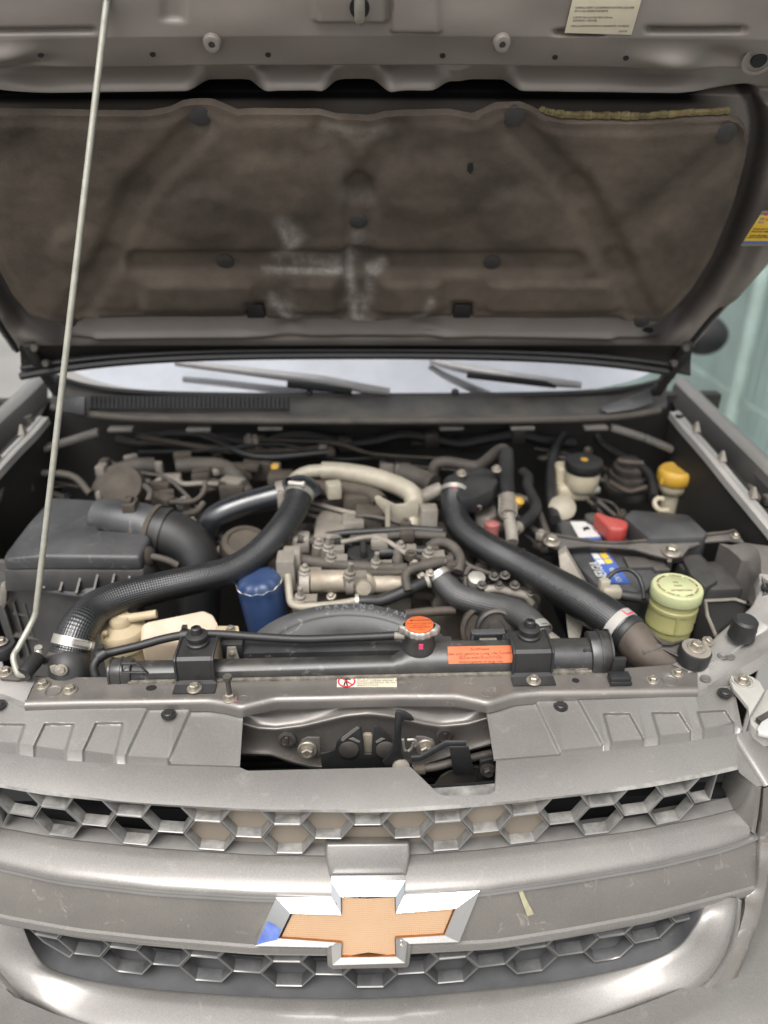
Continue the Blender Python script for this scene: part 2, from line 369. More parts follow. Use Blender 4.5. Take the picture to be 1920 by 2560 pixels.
m_inkbrown = M('brown_ink', (.16, .05, .02), .6)
m_greyink = M('grey_ink', (.22, .20, .18), .6)
m_label = M('cream_label', (.62, .56, .42), .5, var=(18, .1))
m_white = M('white_label', (.66, .65, .62), .45, var=(20, .1), dust=((.35, .32, .28), .25, 16, .3))
m_whitep = M('white_plastic', (.42, .41, .38), .42, var=(12, .1), dust=((.32, .28, .23), .4, 20, .5))
m_bluel = M('blue_print', (.03, .10, .40), .45, var=(14, .15), dust=((.2, .2, .22), .3, 20, .3))
m_redprint = M('red_print', (.62, .03, .03), .5)
m_yellowl = M('yellow_print', (.78, .50, .04), .45)
m_chrome = M('chrome', (.86, .87, .88), .04, 1, var=(30, .03), dust=((.4, .37, .32), .04, 26, .3), bump=(22, .035))
m_gold = M('gold_plate', (.62, .405, .245), .36, .4, .4, var=(12, .05))
m_goldedge = M('gold_edge', (.24, .10, .03), .4, .4)
m_bluerefl = M('blue_reflection', (.045, .10, .42), .3, coat=.4, var=(40, .35), dust=((.3, .36, .5), .4, 60, 0))
m_silvercap = M('cap_metal', (.60, .58, .54), .3, .9, var=(16, .12), dust=((.36, .31, .25), .35, 24, .4))
m_shroud = M('fan_shroud_plastic', (.02, .0205, .022), .32, var=(8, .3), dust=((.15, .147, .142), .38, 7, .6), scr=.35)
m_glass = M('windscreen_glass', (.72, .735, .765), .10, .92, .4, .05, var=(2.4, .2))  # blotchy tint stands in for uneven reflections
m_lens = M('headlamp_lens', (.50, .50, .48), .3, .0, .2, .2, var=(8, .08))
m_foam = M('foam_strip', (.16, .145, .12), .9, var=(90, .5), bump=(400, .8))
m_wool = M('torn_wool', (.14, .11, .05), .95, var=(60, .5), bump=(200, 1))
m_rustpipe = M('rusty_pipe', (.07, .055, .045), .55, .25, var=(20, .3), dust=((.14, .11, .085), .5, 20, .4))
m_rod = M('prop_rod_zinc', (.40, .40, .355), .36, .6, var=(60, .2), dust=((.33, .29, .20), .4, 90, 0))
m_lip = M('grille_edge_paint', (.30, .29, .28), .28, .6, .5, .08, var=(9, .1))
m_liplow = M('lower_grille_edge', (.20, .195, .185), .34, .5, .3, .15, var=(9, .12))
m_recess = M('recess_plastic', (.05, .051, .055), .45, .2, .2, .25, var=(7, .1), dust=((.13, .128, .125), .35, 30, .6))
m_dustmetal = M('dusty_steel', (.11, .104, .098), .42, .35, var=(14, .3), dust=((.25, .22, .185), .5, 18, .7), bump=(120, .15))
m_dustrib = M('dusty_ribbed_plastic', (.035, .035, .037), .46, var=(8, .2), dust=((.24, .215, .185), .6, 14, .75), bump=(200, .1))
m_gut = M('gutter_plastic', (.15, .145, .138), .42, .35, .3, .2, var=(8, .1), dust=((.27, .255, .23), .45, 30, .6))
# ================================================================ GROUND AND SURROUNDINGS
g = MB(); g.grid([[Vector((x, y, 0)) for x in np.linspace(-60, 60, 25)] for y in np.linspace(-60, 60, 25)])
m_ground = M('concrete_ground', (.23, .222, .21), .9, var=(1.2, .12), bump=(40, .3))
o = part('ground', g, m_ground, None, 'pale concrete yard under and around the truck'); o['kind'] = 'structure'

# ================================================================ FRONT GRILLE
XS = np.linspace(-44, 1640, 145)
L_fold = [(-60, 1615), (0, 1625), (117, 1641), (267, 1651), (520, 1658), (700, 1659), (887, 1657), (1067, 1644), (1206, 1633), (1449, 1607), (1573, 1588)]
L_htop = [(-60, 1683), (13, 1696), (87, 1708), (167, 1718), (247, 1730), (327, 1736), (408, 1741), (484, 1745), (581, 1749), (750, 1749), (836, 1747), (923, 1741), (1005, 1738), (1091, 1732), (1168, 1723), (1247, 1716), (1326, 1702), (1403, 1691), (1479, 1676), (1551, 1663), (1592, 1654)]
L_hbot = [(-60, 1778), (0, 1789), (133, 1813), (313, 1832), (553, 1848), (793, 1851), (893, 1848), (1037, 1837), (1224, 1815), (1374, 1796), (1524, 1766), (1581, 1751)]
L_btop = [(-60, 1852), (0, 1869), (133, 1899), (333, 1923), (553, 1936), (793, 1940), (1038, 1925), (1224, 1898), (1412, 1866), (1562, 1830), (1629, 1804)]
L_bbot = [(-60, 1960), (0, 1978), (167, 2008), (333, 2026), (553, 2044), (793, 2047), (1071, 2032), (1224, 2008), (1412, 1973), (1599, 1924)]
Z_FOLD, Z_HT, Z_HB, Z_BT, Z_BB = .957, .945, .8644, .846, .783
grille = thing('front_grille', 'silver painted front grille with two rows of honeycomb openings across the nose', 'grille', PZ(793, 1900, .86))
EYE_R = rowZ(L_hbot, Z_HB, XS, 40)
_gx = [p.x for p in EYE_R]; _gy = [p.y for p in EYE_R]
def Yh(x): return float(np.interp(x, _gx, _gy))                     # how the nose sweeps back

# band in front of the latch opening, and its run down to the honeycomb
def fold_open(x):
    pts = [(505, 1657.6), (519, 1658), (535, 1665), (887, 1657), (945, 1713), (960, 1719), (1056, 1717), (1069, 1708), (1072, 1645)]
    return float(np.interp(x, [p[0] for p in pts], [p[1] for p in pts]))
def dense_(r_, k=6): return catmull(r_, k)
XB = np.array(sorted(set(list(np.linspace(-14, 505, 38)) + [512, 517.5, 519, 527, 535] + list(np.linspace(545, 880, 20)) + [887, 905, 925, 945, 952, 960] + list(np.linspace(968, 1048, 8)) + [1056, 1063, 1069, 1072] + list(np.linspace(1080, 1592, 40)))))
yf = curve_y(L_fold, XB, 30); yo = np.array([fold_open(x) if 512 < x < 1072 else y for x, y in zip(XB, yf)])
yt = curve_y(L_htop, XB, 30); rows = []
for t in (0, .06, .25, .5, .75, .94, 1):
    r_ = []
    for x, a, b, f0 in zip(XB, yo, yt, yf):
        y = a + (b - a) * t; k = (y - f0) / (b - f0); zz = Z_FOLD + (Z_HT - Z_FOLD) * (.62 * k + .38 * k * k)
        r_.append(PZ(x, y, zz))
    rows.append(r_)
under = [p + Vector((0, .006, -.007)) for p in rows[-1]]
mb = MB(); mb.thick(rows, (0, .003, -.004)); part('upper_band', mb, m_paint, grille, ang=30)
# raised side panels of the top cover
def steps(x, y, lines, squares, base):
    z = np.zeros_like(x)
    for (a, b), dz in lines:
        ln = math.hypot(b[0] - a[0], b[1] - a[1]); s = ((b[0] - a[0]) * (y - a[1]) - (b[1] - a[1]) * (x - a[0])) / ln
        z += smooth(-5, 5, s * dz[0]) * dz[1]
    for sq in squares:
        z -= smooth(4, -3, sdf(sq, x, y)) * .0042
    return z
def cover(top, bot, left, right, lines, squares, n, m):
    T, Bt = np.array(top, float), np.array(bot, float); rows = []
    u = np.linspace(0, 1, n)
    xt = left[0] + (right[0] - left[0]) * u; xb = left[1] + (right[1] - left[1]) * u
    ytp = curve_y(top, xt); ybt = curve_y(bot, xb); V = np.linspace(0, 1, m)
    X = xt + (xb - xt) * V[:, None]; Yv = ytp + (ybt - ytp) * V[:, None]
    dz = steps(X, Yv, lines, squares, 0)
    out = []
    for j in range(m):
        out.append([PZ(X[j, i], Yv[j, i], .977 - .016 * V[j] + dz[j, i]) for i in range(n)])
    # riser from the cover's front edge down to the band
    f0 = curve_y(L_fold, X[-1], 30)
    base = [PZ(x, max(y + 2, f), Z_FOLD - .001) for x, y, f in zip(X[-1], Yv[-1], f0)]
    mid = [(a * .82 + b * .18) + Vector((0, -.0008, .0004)) for a, b in zip(out[-1], base)]
    return out + [mid, base]
Ltop = [(-70, 1503), (0, 1511), (20, 1515), (53, 1531), (277, 1528), (320, 1531), (413, 1531), (460, 1530), (493, 1538), (525, 1545)]
Lbot = [(-70, 1596), (0, 1603), (37, 1605), (72, 1611), (140, 1620), (178, 1621), (247, 1630), (267, 1629), (275, 1634), (363, 1638), (371, 1650), (520, 1655)]
mb = MB(); mb.thick(cover(Ltop, Lbot, (-70, -70), (525, 518), [(((320, 1531), (273, 1631)), (-1, -.0035)), (((413, 1531), (367, 1635)), (-1, -.004))],
         [[(-20, 1565), (53, 1566), (37, 1612), (-20, 1610)], [(97, 1565), (158, 1565), (140, 1627), (72, 1618)], [(208, 1563), (265, 1563), (247, 1637), (178, 1628)]], 300, 62), (0, .002, -.003))
part('top_cover', mb, m_paint, grille, ang=30)
Rtop = [(1050, 1532), (1059, 1526), (1093, 1519), (1157, 1515), (1243, 1513), (1502, 1504), (1521, 1492), (1554, 1483), (1577, 1481), (1600, 1500)]
Rbot = [(1067, 1640), (1206, 1629), (1217, 1620), (1298, 1612), (1307, 1603), (1391, 1597), (1396, 1593), (1487, 1582), (1495, 1577), (1585, 1562), (1599, 1573)]
mb = MB(); mb.thick(cover(Rtop, Rbot, (1050, 1067), (1586, 1604), [(((1157, 1517), (1209, 1626)), (1, -.0035)), (((1249, 1513), (1303, 1611)), (1, -.004))],
         [[(1305, 1543), (1359, 1543), (1393, 1604), (1324, 1614)], [(1410, 1541), (1466, 1541), (1496, 1588), (1427, 1599)], [(1508, 1539), (1566, 1536), (1583, 1562), (1522, 1580)]], 300, 62), (0, .002, -.003))
part('top_cover', mb, m_paint, grille, ang=30)
# push clips
cm = MB(); cm.lathe([(.0001, .0042), (.006, .004), (.0076, .0026), (.0078, .001), (.0105, .001), (.0105, -.001)][::-1], (0, 0, 0), n=20); cm.bar((-.0052, -.004, .0041), (.0052, -.004, .0041), .0012, .0016)
clip_me = cm.mesh('push_clip'); clip_me.materials.append(m_black)
for x, y, z in ((364, 1543, .976), (1211, 1526, .971), (1566, 1497, .979), (-3, 1523, .978)): inst('push_clip', clip_me, grille, PZ(x, y, z) + Vector((0, 0, .0005)), sc=.92)

# convex bar between honeycomb and emblem band
xb = XS; r0 = rowZ(L_hbot, Z_HB, XS, 40); r3 = rowZ(L_btop, Z_BT, XS, 40)
def bulge(a, b, t, up, out): return [p * (1 - t) + s * t + Vector((0, -out, up)) for p, s in zip(a, b)]
back = [p + Vector((0, .02, -.002)) for p in r0]
bar_rows = [[p + Vector((0, .03, -.004)) for p in r0], [p + Vector((0, .001, -.002)) for p in r0], r0, bulge(r0, r3, .04, .0008, 0), bulge(r0, r3, .3, .0030, .0000), bulge(r0, r3, .55, .0044, .0004), bulge(r0, r3, .75, .0048, .0010), bulge(r0, r3, .88, .0040, .0016), bulge(r0, r3, .955, .0022, .0020), bulge(r0, r3, .99, .0002, .0012), r3,
            [p + Vector((0, .002, -.0025)) for p in r3]]
cut = lambda rows, a, b: [[p for p, x in zip(r_, XS) if a <= x <= b] for r_ in rows]
for a, b in ((-28, 736), (852, 1622)):
    mb = MB(); mb.grid(cut(bar_rows, a, b)); part('convex_bar', mb, m_paint, grille, ang=50)
# flat emblem band with a bright rim above and below
bt = rowZ([(x, y + 1.5) for x, y in L_btop], Z_BT - .002, XS, 40); bb = rowZ(L_bbot, Z_BB, XS, 40)
def lerp(a, b, t, o=(0, 0, 0)): return [p * (1 - t) + s * t + Vector(o) for p, s in zip(a, b)]
rim_t = [lerp(bt, bb, -.03, (0, .004, 0)), lerp(bt, bb, -.01, (0, -.0052, .0016)), lerp(bt, bb, .03, (0, -.0056, .0012)), lerp(bt, bb, .062, (0, 0, 0))]
mb = MB(); mb.grid(rim_t); part('band_rim', mb, m_lip, grille, ang=60)
mb = MB(); mb.grid([lerp(bt, bb, .055), lerp(bt, bb, .3, (0, -.0012, 0)), lerp(bt, bb, .55, (0, -.0016, 0)), lerp(bt, bb, .8, (0, -.001, 0)), lerp(bt, bb, .97)]); part('emblem_band', mb, m_band, grille, ang=60)
low = [lerp(bt, bb, .97), lerp(bt, bb, 1.0, (0, -.003, .001)), lerp(bt, bb, 1.06, (0, -.0036, -.001)), lerp(bt, bb, 1.13, (0, -.001, -.003)), lerp(bt, bb, 1.14, (0, .012, -.004)), lerp(bt, bb, 1.12, (0, .045, -.004))]
mb = MB(); mb.grid(low); part('band_rim', mb, m_paint, grille, ang=35)

# honeycombs: one moulded cell per opening
def cell_mesh(P, yfun, dep, lip, wall, bshift):
    n = len(P); mb = MB()
    A = P; B = inset(P, lip); C = inset(P, lip + .0004); D = inset(P, lip + wall); ok = lambda Q: all(abs(a[0] - b[0]) + abs(a[1] - b[1]) < .03 for a, b in zip(Q, P))
    if not (ok(B) and ok(D)): return None
    v = lambda Q, dy, dz=0: [Vector((x, yfun(x) + dy, z + dz)) for x, z in Q]
    rings = [v(A, .004), v(A, .0), v(inset(P, .0004), -.0009), v(inset(P, max(lip - .0004, .0005)), -.0009), v(C, .0006), v(D, dep, bshift), v(D, dep + .002, bshift)]
    for r_ in rings: pass
    V = [p for r_ in rings for p in r_]
    F = [(i * n + k, i * n + (k + 1) % n, (i + 1) * n + (k + 1) % n, (i + 1) * n + k) for i in range(len(rings) - 1) for k in range(n)]
    mb.add(V, [f[::-1] for f in F]); return mb
def two_tone(o, mat, n):                                             # the cell's front edge is clean paint, its inside dusty
    o.data.materials.append(mat)
    for i, pg in enumerate(o.data.polygons): pg.material_index = 1 if n <= i < 4 * n else 0
def hexagon(cx, cz, w, h): return [(cx + a * w / 2, cz + b * h / 2) for a, b in ((1, 0), (.5, 1), (-.5, 1), (-1, 0), (-.5, -1), (.5, -1))]
PIT, ROWH = .0478, .0501
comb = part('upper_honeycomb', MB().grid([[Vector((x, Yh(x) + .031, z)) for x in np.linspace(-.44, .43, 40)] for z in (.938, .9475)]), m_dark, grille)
zb_A, zb_B = .8960, .9197
box = [(-.46, .8665), (.4385, .8665), (.4385, .9425), (-.46, .9425)]
for k in range(-10, 11):
    cx = k * PIT + .002
    zs = [zb_B + ROWH / 2 - .0001, zb_B - ROWH / 2 - .0001] if k % 2 == 0 else [zb_A + ROWH / 2]
    for cz in zs:
        P = clip_poly(hexagon(cx, cz, PIT * 4 / 3 * .997, ROWH * .997), box)
        if k == 0 and cz < .9: continue
        if len(P) < 3 or max(p[1] for p in P) - min(p[1] for p in P) < .012: continue
        mb = cell_mesh(P, Yh, .0128, .0014, .0009, 0)
        if mb: two_tone(part('hex_cell', mb, m_cell, comb, ang=48), m_lip, len(P))
        if abs(k) <= 4:                                             # the middle cells are blanked off
            B_ = inset(P, .0026); mb = MB(); mb.add([Vector((x, Yh(x) + .0124, z)) for x, z in B_], [tuple(range(len(B_)))[::-1]]); part('cell_blank', mb, m_backing, comb)
gut = [[p + Vector((0, .001, 0)) for p in r0], [p + Vector((0, .010, .0025)) for p in r0], [p + Vector((0, .018, .004)) for p in r0], [p + Vector((0, .021, -.02)) for p in r0]]
mb = MB(); mb.grid([[Vector((x, Yh(x) + .016, z)) for x in np.linspace(-.21, .21, 30)] for z in (.866, .898)]); part('cell_blank', mb, m_backing, comb)
mb = MB(); mb.grid(gut); part('lower_gutter', mb, m_gut, grille, ang=60)
# thin top strip closing the honeycomb against the band
rt = rowZ(L_htop, Z_HT, np.linspace(-10, 1594, 120), 30)
mb = MB(); mb.grid([[p + Vector((0, 0, 0)) for p in rt], [Vector((p.x, Yh(p.x) - .0015, .9425)) for p in rt], [Vector((p.x, Yh(p.x) + .03, .9435)) for p in rt]]); part('comb_header', mb, m_cell, grille, ang=25)
# right-hand end: band tip, groove, pillar wall and the frame that wraps down round the lower mouth
def pz(*a): return [PZ(*p) for p in a]
bA = dense_(pz((1592, 1655, .945), (1583, 1622, .951), (1574, 1588, .957)))
bB = dense_(pz((1597, 1669, .941), (1600, 1632, .9485), (1575, 1588, .957)))
bC = dense_(pz((1636, 1700, .931), (1606, 1646, .945), (1576, 1587, .957)))
bD = dense_(pz((1646, 1697, .931), (1612, 1643, .945), (1577, 1587, .957)))
sh = lambda a, b, c: [p + Vector((a, b, c)) for p in bD]
bE, bF, bG, bH, bI = sh(.0035, .0005, -.0028), sh(.0075, .001, -.0012), sh(.0115, .002, .0002), sh(.045, .014, -.004), sh(.10, .045, -.028)
mb = MB(); mb.grid([bA, bB, bC, bD]); part('band_tip', mb, m_paint, grille, ang=60, fix=True)
mb = MB(); mb.grid([bD, bE, bF, bG, bH, bI]); part('corner_cap', mb, m_paint, grille, ang=60, fix=True)
w_in = [PY(x, y, Yh(PY(x, y, .66).x)) for x, y in ((1597, 1668), (1597, 1677), (1594, 1712), (1587, 1750))]
w_out = pz((1636, 1700, .931), (1635, 1706, .926), (1630, 1750, .888), (1622, 1795, .8515))
w_rim = pz((1646, 1697, .931), (1644, 1706, .926), (1639, 1752, .888), (1631, 1803, .8475))
w_dp = [p + Vector((-.002, .035, 0)) for p in w_in]
mb = MB(); mb.grid([dense_(x) for x in (w_dp, w_in, lerp(w_in, w_out, .95, (0, 0, 0)), w_out, lerp(w_out, w_rim, .5, (.0005, -.001, 0)), w_rim)]); part('side_pillar', mb, m_paint, grille, ang=50, fix=True)
mb = MB(); b_e = [r_[-1] for r_ in cut(bar_rows, 872, 1622)]; mb.grid([[p for p in b_e[2:]], [lerp([w_in[-1]], [w_out[-1]], t)[0] + Vector((0, -.0005, .0005)) for t in np.linspace(0, 1, len(b_e) - 2)]]); part('bar_end', mb, m_paint, grille, fix=True)
F_in = [(1646, 1697, .931), (1643, 1752, .888), (1637, 1806, .846), (1636, 1860, .818), (1630, 1910, .786), (1608, 1931, .776), (1603, 1970, .757), (1572, 2064, .722), (1535, 2122, .700), (1468, 2160, .686), (1417, 2177, .681), (1300, 2210, .672), (1180, 2236, .668)]
F_out = [(1668, 1686, .930), (1666, 1750, .890), (1664, 1810, .848), (1660, 1862, .820), (1654, 1910, .790), (1646, 1950, .768), (1638, 1984, .750), (1608, 2069, .714), (1567, 2147, .684), (1502, 2181, .672), (1417, 2212, .662), (1300, 2248, .655), (1180, 2275, .65)]
Fi, Fo = dense_([PZ(*p) for p in F_in]), dense_([PZ(*p) for p in F_out])
mb = MB(); mb.grid([[p + Vector((0, .004, -.002)) for p in Fi], [p + Vector((0, -.0042, 0)) for p in Fi], lerp(Fi, Fo, .12, (0, -.0046, 0)), lerp(Fi, Fo, .6, (0, -.0048, 0)), lerp(Fi, Fo, .92, (0, -.0035, 0)), [p + Vector((.001, .002, 0)) for p in Fo], [p + Vector((.002, .05, -.004)) for p in Fo]]); part('outer_frame', mb, m_band, grille, ang=60, fix=True)
# the same end pieces on the other side of the nose
for o_ in [o for o in list(grille.children) if o.name.split('.')[0] in ('band_tip', 'corner_cap', 'side_pillar', 'bar_end')] :
    me = o_.data.copy(); me.transform(Matrix.Translation((.004, 0, 0)) @ Matrix.Scale(-1, 4, (1, 0, 0))); me.flip_normals()
    c_ = bpy.data.objects.new(o_.name.split('.')[0], me); COL.objects.link(c_); c_.parent = grille; ORG[c_.name] = org(grille)
# emblem housing that runs over the bar
f = qs('G5', [(560, 130), (1095, 125), (1100, 200), (1078, 352), (585, 362), (556, 210)])
nrm = Vector((0, -math.cos(R(34)), math.sin(R(34)))); hp = PZ(795, 1858, .868) + nrm * .008
front = [PP(x, y, hp, nrm) for x, y in f]
backp = [p - nrm * .034 + Vector(((.004 if p.x > 0 else -.004), 0, (.003 if i < 2 else -.002))) for i, p in enumerate(front)]
mb = MB(); mb.frustum(front, backp); part('emblem_housing', mb, m_paint, grille, bevel=.0028, seg=3, fix=True)
f = qs('G5', [(592, 352), (1078, 345), (1095, 470), (1060, 480), (600, 490), (575, 480)])
# skirt round the emblem's lower part
bn = Vector((0, -math.cos(R(24)), math.sin(R(24)))); bp = PZ(796, 1992, .815) + bn * .003
out = qs('G5', [(560, 760), (1112, 760), (1112, 800), (1098, 915), (1085, 935), (600, 945), (565, 925), (560, 800)])
fr = [PP(x, y, bp, bn) for x, y in out]
mb = MB(); mb.frustum(fr, [p - bn * .03 for p in fr]); part('emblem_housing', mb, m_band, grille, bevel=.002, fix=True)

# ---------------------------------------------------------------- lower mouth: recess, cells, lip
L_lip = [(-120, 1890), (-40, 1960), (10, 1985), (52, 2001), (73, 2053), (110, 2093), (200, 2119), (333, 2138), (553, 2153), (785, 2157), (1037, 2140), (1224, 2117), (1374, 2085), (1461, 2048), (1498, 2006), (1521, 1958)]
def chain(pts, Z0, n, zf=None):
    P = [Vector((*p, 0)) for p in pts]; Q = catmull(P, 8); L = [0]
    for a, b in zip(Q, Q[1:]): L.append(L[-1] + (b - a).length)
    s = np.linspace(0, L[-1], n); xs = np.interp(s, L, [p.x for p in Q]); ys = np.interp(s, L, [p.y for p in Q]); return list(zip(xs, ys))
N = 150
inner = chain([(40, 1968), (47, 1990), (56, 2020), (75, 2058), (110, 2093), (200, 2119), (333, 2138), (553, 2153), (785, 2157), (1037, 2140), (1224, 2117), (1374, 2085), (1461, 2048), (1498, 2006), (1514, 1975), (1523, 1950)], 0, N)
outer = chain([(-95, 1925), (-70, 1985), (-35, 2050), (20, 2118), (83, 2186), (150, 2225), (333, 2262), (553, 2287), (785, 2294), (1037, 2276), (1224, 2238), (1412, 2172), (1506, 2132), (1556, 2074), (1582, 2006), (1592, 1938)], 0, N)
def zlip(pt): return .690 + .085 * smooth(2140, 1950, np.array(pt[1]))
I3 = [PZ(x, y, float(zlip((x, y)))) for x, y in inner]
O3 = [PZ(x, y, float(.672 + .105 * smooth(2230, 1930, np.array(y)))) for x, y in outer]
lip = [[p + Vector((0, .045, .012)) for p in I3], [p + Vector((0, .02, .002)) for p in I3], [p + Vector((0, .0015, -.001)) for p in I3], I3, lerp(I3, O3, .04, (0, -.001, .0015)), lerp(I3, O3, .3, (0, -.001, .0034)), lerp(I3, O3, .6, (0, -.002, .0050)), lerp(I3, O3, .82, (0, -.0026, .0046)), lerp(I3, O3, .95, (0, -.003, .0026)), lerp(I3, O3, 1.0, (0, -.002, 0)), lerp(I3, O3, 1.02, (0, .003, -.002))]
mb = MB(); mb.grid(lip[:3]); part('lip_recess', mb, m_recess, grille, ang=60, fix=True)
mb = MB(); mb.grid(lip[2:]); part('lower_lip', mb, m_paint, grille, ang=50, fix=True)
O4 = lerp(I3, O3, 1.02, (0, .003, -.002)); O5 = lerp(I3, O3, 1.07, (0, -.0035, -.001)); O6 = lerp(I3, O3, 1.13, (0, -.0035, -.003)); O7 = lerp(I3, O3, 1.17, (0, .002, -.004)); O8 = lerp(I3, O3, 1.55, (0, .004, -.012))
mb = MB(); mb.grid([O4, O5, O6, O7]); part('outer_trim', mb, m_paint, grille, ang=40, fix=True)
mb = MB(); mb.grid([O7[:96], O8[:96]]); part('outer_frame', mb, m_band, grille, ang=60, fix=True)
def Yl(x): return Yh(x) - .060
PITL, ROWL = .0507, .0500
mouth = [(-.425, .77), (-.41, .745), (-.37, .715), (-.30, .702), (-.1, .694), (.1, .694), (.30, .702), (.375, .717), (.41, .745), (.425, .77), (.43, .778), (-.43, .778)]
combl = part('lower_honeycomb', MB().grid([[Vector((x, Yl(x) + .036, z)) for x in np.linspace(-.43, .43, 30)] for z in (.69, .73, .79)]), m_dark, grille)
z0 = .7010
for k in range(-9, 10):
    cx = k * PITL + .002; up = k * k * .00010
    for cz in ([z0 + ROWL / 2, z0 + ROWL * 1.5] if k % 2 == 0 else [z0 + ROWL, z0 + ROWL * 2]):
        cz += up
        P = clip_poly(hexagon(cx, cz, PITL * 4 / 3 * .997, ROWL * .997), mouth)
        if len(P) < 3 or max(p[1] for p in P) - min(p[1] for p in P) < .010 or min(p[1] for p in P) > .77: continue
        mb = cell_mesh(P, Yl, .0125, .0013, .0009, 0)
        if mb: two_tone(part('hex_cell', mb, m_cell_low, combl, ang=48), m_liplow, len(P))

# ================================================================ EMBLEM
emb = thing('cross_emblem', 'gold cross shaped emblem with chrome edging on the grille band', 'emblem', PP(796, 1992, bp, bn))
ep = bp + bn * .004
oo = qs('G5', [(590, 372), (1070, 366), (1066, 464), (1555, 432), (1420, 765), (1082, 778), (1070, 902), (600, 915), (592, 800), (90, 790), (235, 478), (592, 480)])
ii = qs('G5', [(655, 472), (1008, 467), (1012, 578), (1398, 547), (1325, 722), (1008, 742), (1012, 860), (655, 866), (660, 772), (248, 742), (328, 578), (655, 588)])
A = [PP(x, y, ep, bn) for x, y in oo]; B = [PP(x, y, ep + bn * .011, bn) for x, y in ii]
n = 12; C = [p - bn * .006 for p in B]; D = [p - bn * .012 for p in A]
mb = MB()
for i in range(n):
    j = (i + 1) % n
    mb.add([A[i], A[j], B[j], B[i]], [(0, 1, 2, 3)]); mb.add([D[i], D[j], A[j], A[i]], [(0, 1, 2, 3)])
part('chrome_surround', mb, m_chrome, emb, ang=10, fix=True)
mb = MB()
for i in range(n): mb.add([B[i], B[(i + 1) % n], C[(i + 1) % n], C[i]], [(0, 1, 2, 3)])
part('gold_edge', mb, m_goldedge, emb, ang=10, fix=True)
# finely ribbed gold plate, folded along its middle
t2 = m_gold.node_tree; bs = t2.nodes['Principled BSDF']; tcx = nd(t2, 'TexCoord')
w1 = nd(t2, 'TexWave', i_Scale=130, bands_direction='X'); w2 = nd(t2, 'TexWave', i_Scale=150, bands_direction='Z')
for w in (w1, w2): t2.links.new(tcx.outputs['Object'], w.inputs['Vector'])
ad = nd(t2, 'Math', operation='ADD'); t2.links.new(w1.outputs['Fac'], ad.inputs[0]); t2.links.new(w2.outputs['Fac'], ad.inputs[1])
bu = nd(t2, 'Bump', i_Strength=.3, i_Distance=.0010); t2.links.new(ad.outputs[0], bu.inputs['Height']); t2.links.new(bu.outputs[0], bs.inputs['Normal'])
cT, cB = PP(*q('G5', 832, 484), ep + bn * .0085, bn), PP(*q('G5', 833, 832), ep + bn * .0085, bn)
gp = [PP(x, y, ep + bn * .0062, bn) for x, y in ii]
cen = sum(gp, Vector()) / n; gp = [cen + (p - cen) * .972 for p in gp]
mb = MB(); mb.add([gp[i] for i in (0, 11, 10, 9, 8, 7)] + [cT, cB], [(0, 1, 2, 3, 4, 5, 7, 6)]); mb.add([gp[i] for i in (1, 2, 3, 4, 5, 6)] + [cT, cB], [(0, 6, 7, 5, 4, 3, 2, 1)])
part('gold_plate', mb, m_gold, emb, ang=1, fix=True)
# blue reflection painted as a patch on the chrome, and two small round dents
nf = (A[10] - A[9]).cross(B[9] - A[9]).normalized(); nf = nf if nf.dot(EYE - A[9]) > 0 else -nf
fl = [PP(x, y, A[9] + nf * .0004, nf) for x, y in qs('G5', [(178, 632), (222, 652), (262, 682), (242, 752), (110, 778)])]
mb = MB(); mb.prism(fl, -nf * .0003); part('blue_reflection', mb, m_bluerefl, emb)
nf = (A[11] - A[10]).cross(B[10] - A[10]).normalized(); nf = nf if nf.dot(EYE - A[10]) > 0 else -nf
pp = PP(*q('G5', 608, 524), A[10], nf); mb = MB(); mb.lathe([(.0022, -.001), (.0022, .001), (.0012, .001), (.0011, .0)], pp, nf, 14); part('rivet', mb, m_steel, emb)
nf = (A[6] - A[5]).cross(B[5] - A[5]).normalized(); nf = nf if nf.dot(EYE - A[5]) > 0 else -nf
pp = PP(*q('G5', 1048, 785), A[5], nf); mb = MB(); mb.lathe([(.0022, -.001), (.0022, .001), (.0012, .001), (.0011, .0)], pp, nf, 14); part('rivet', mb, m_steel, emb)
# pale scuff on the band, a thin smear of paint
sp_ = qs('G6', [(222, 436), (246, 430), (262, 470), (288, 520), (312, 566), (272, 578), (246, 505)])
bq = PZ(*q('G6', 262, 500), .815)
nb = Vector((-.12, -math.cos(R(18)), math.sin(R(18)))).normalized()
def onband(x, y):
    k = (y - np.interp(x, *zip(*[(a, b) for a, b in sorted(L_btop)]))) / 112; return PY(x, y, float(np.interp(PZ(x, y, .82).x, [p.x for p in bt], [p.y for p in bt])) * (1 - k) + float(np.interp(PZ(x, y, .80).x, [p.x for p in bb], [p.y for p in bb])) * k - .0032)
mb = MB(); mb.prism([onband(*p) for p in sp_], (0, .0008, 0)); part('paint_scuff', mb, M('dry_yellow_paint', (.34, .31, .20), .7, var=(60, .3)), grille)
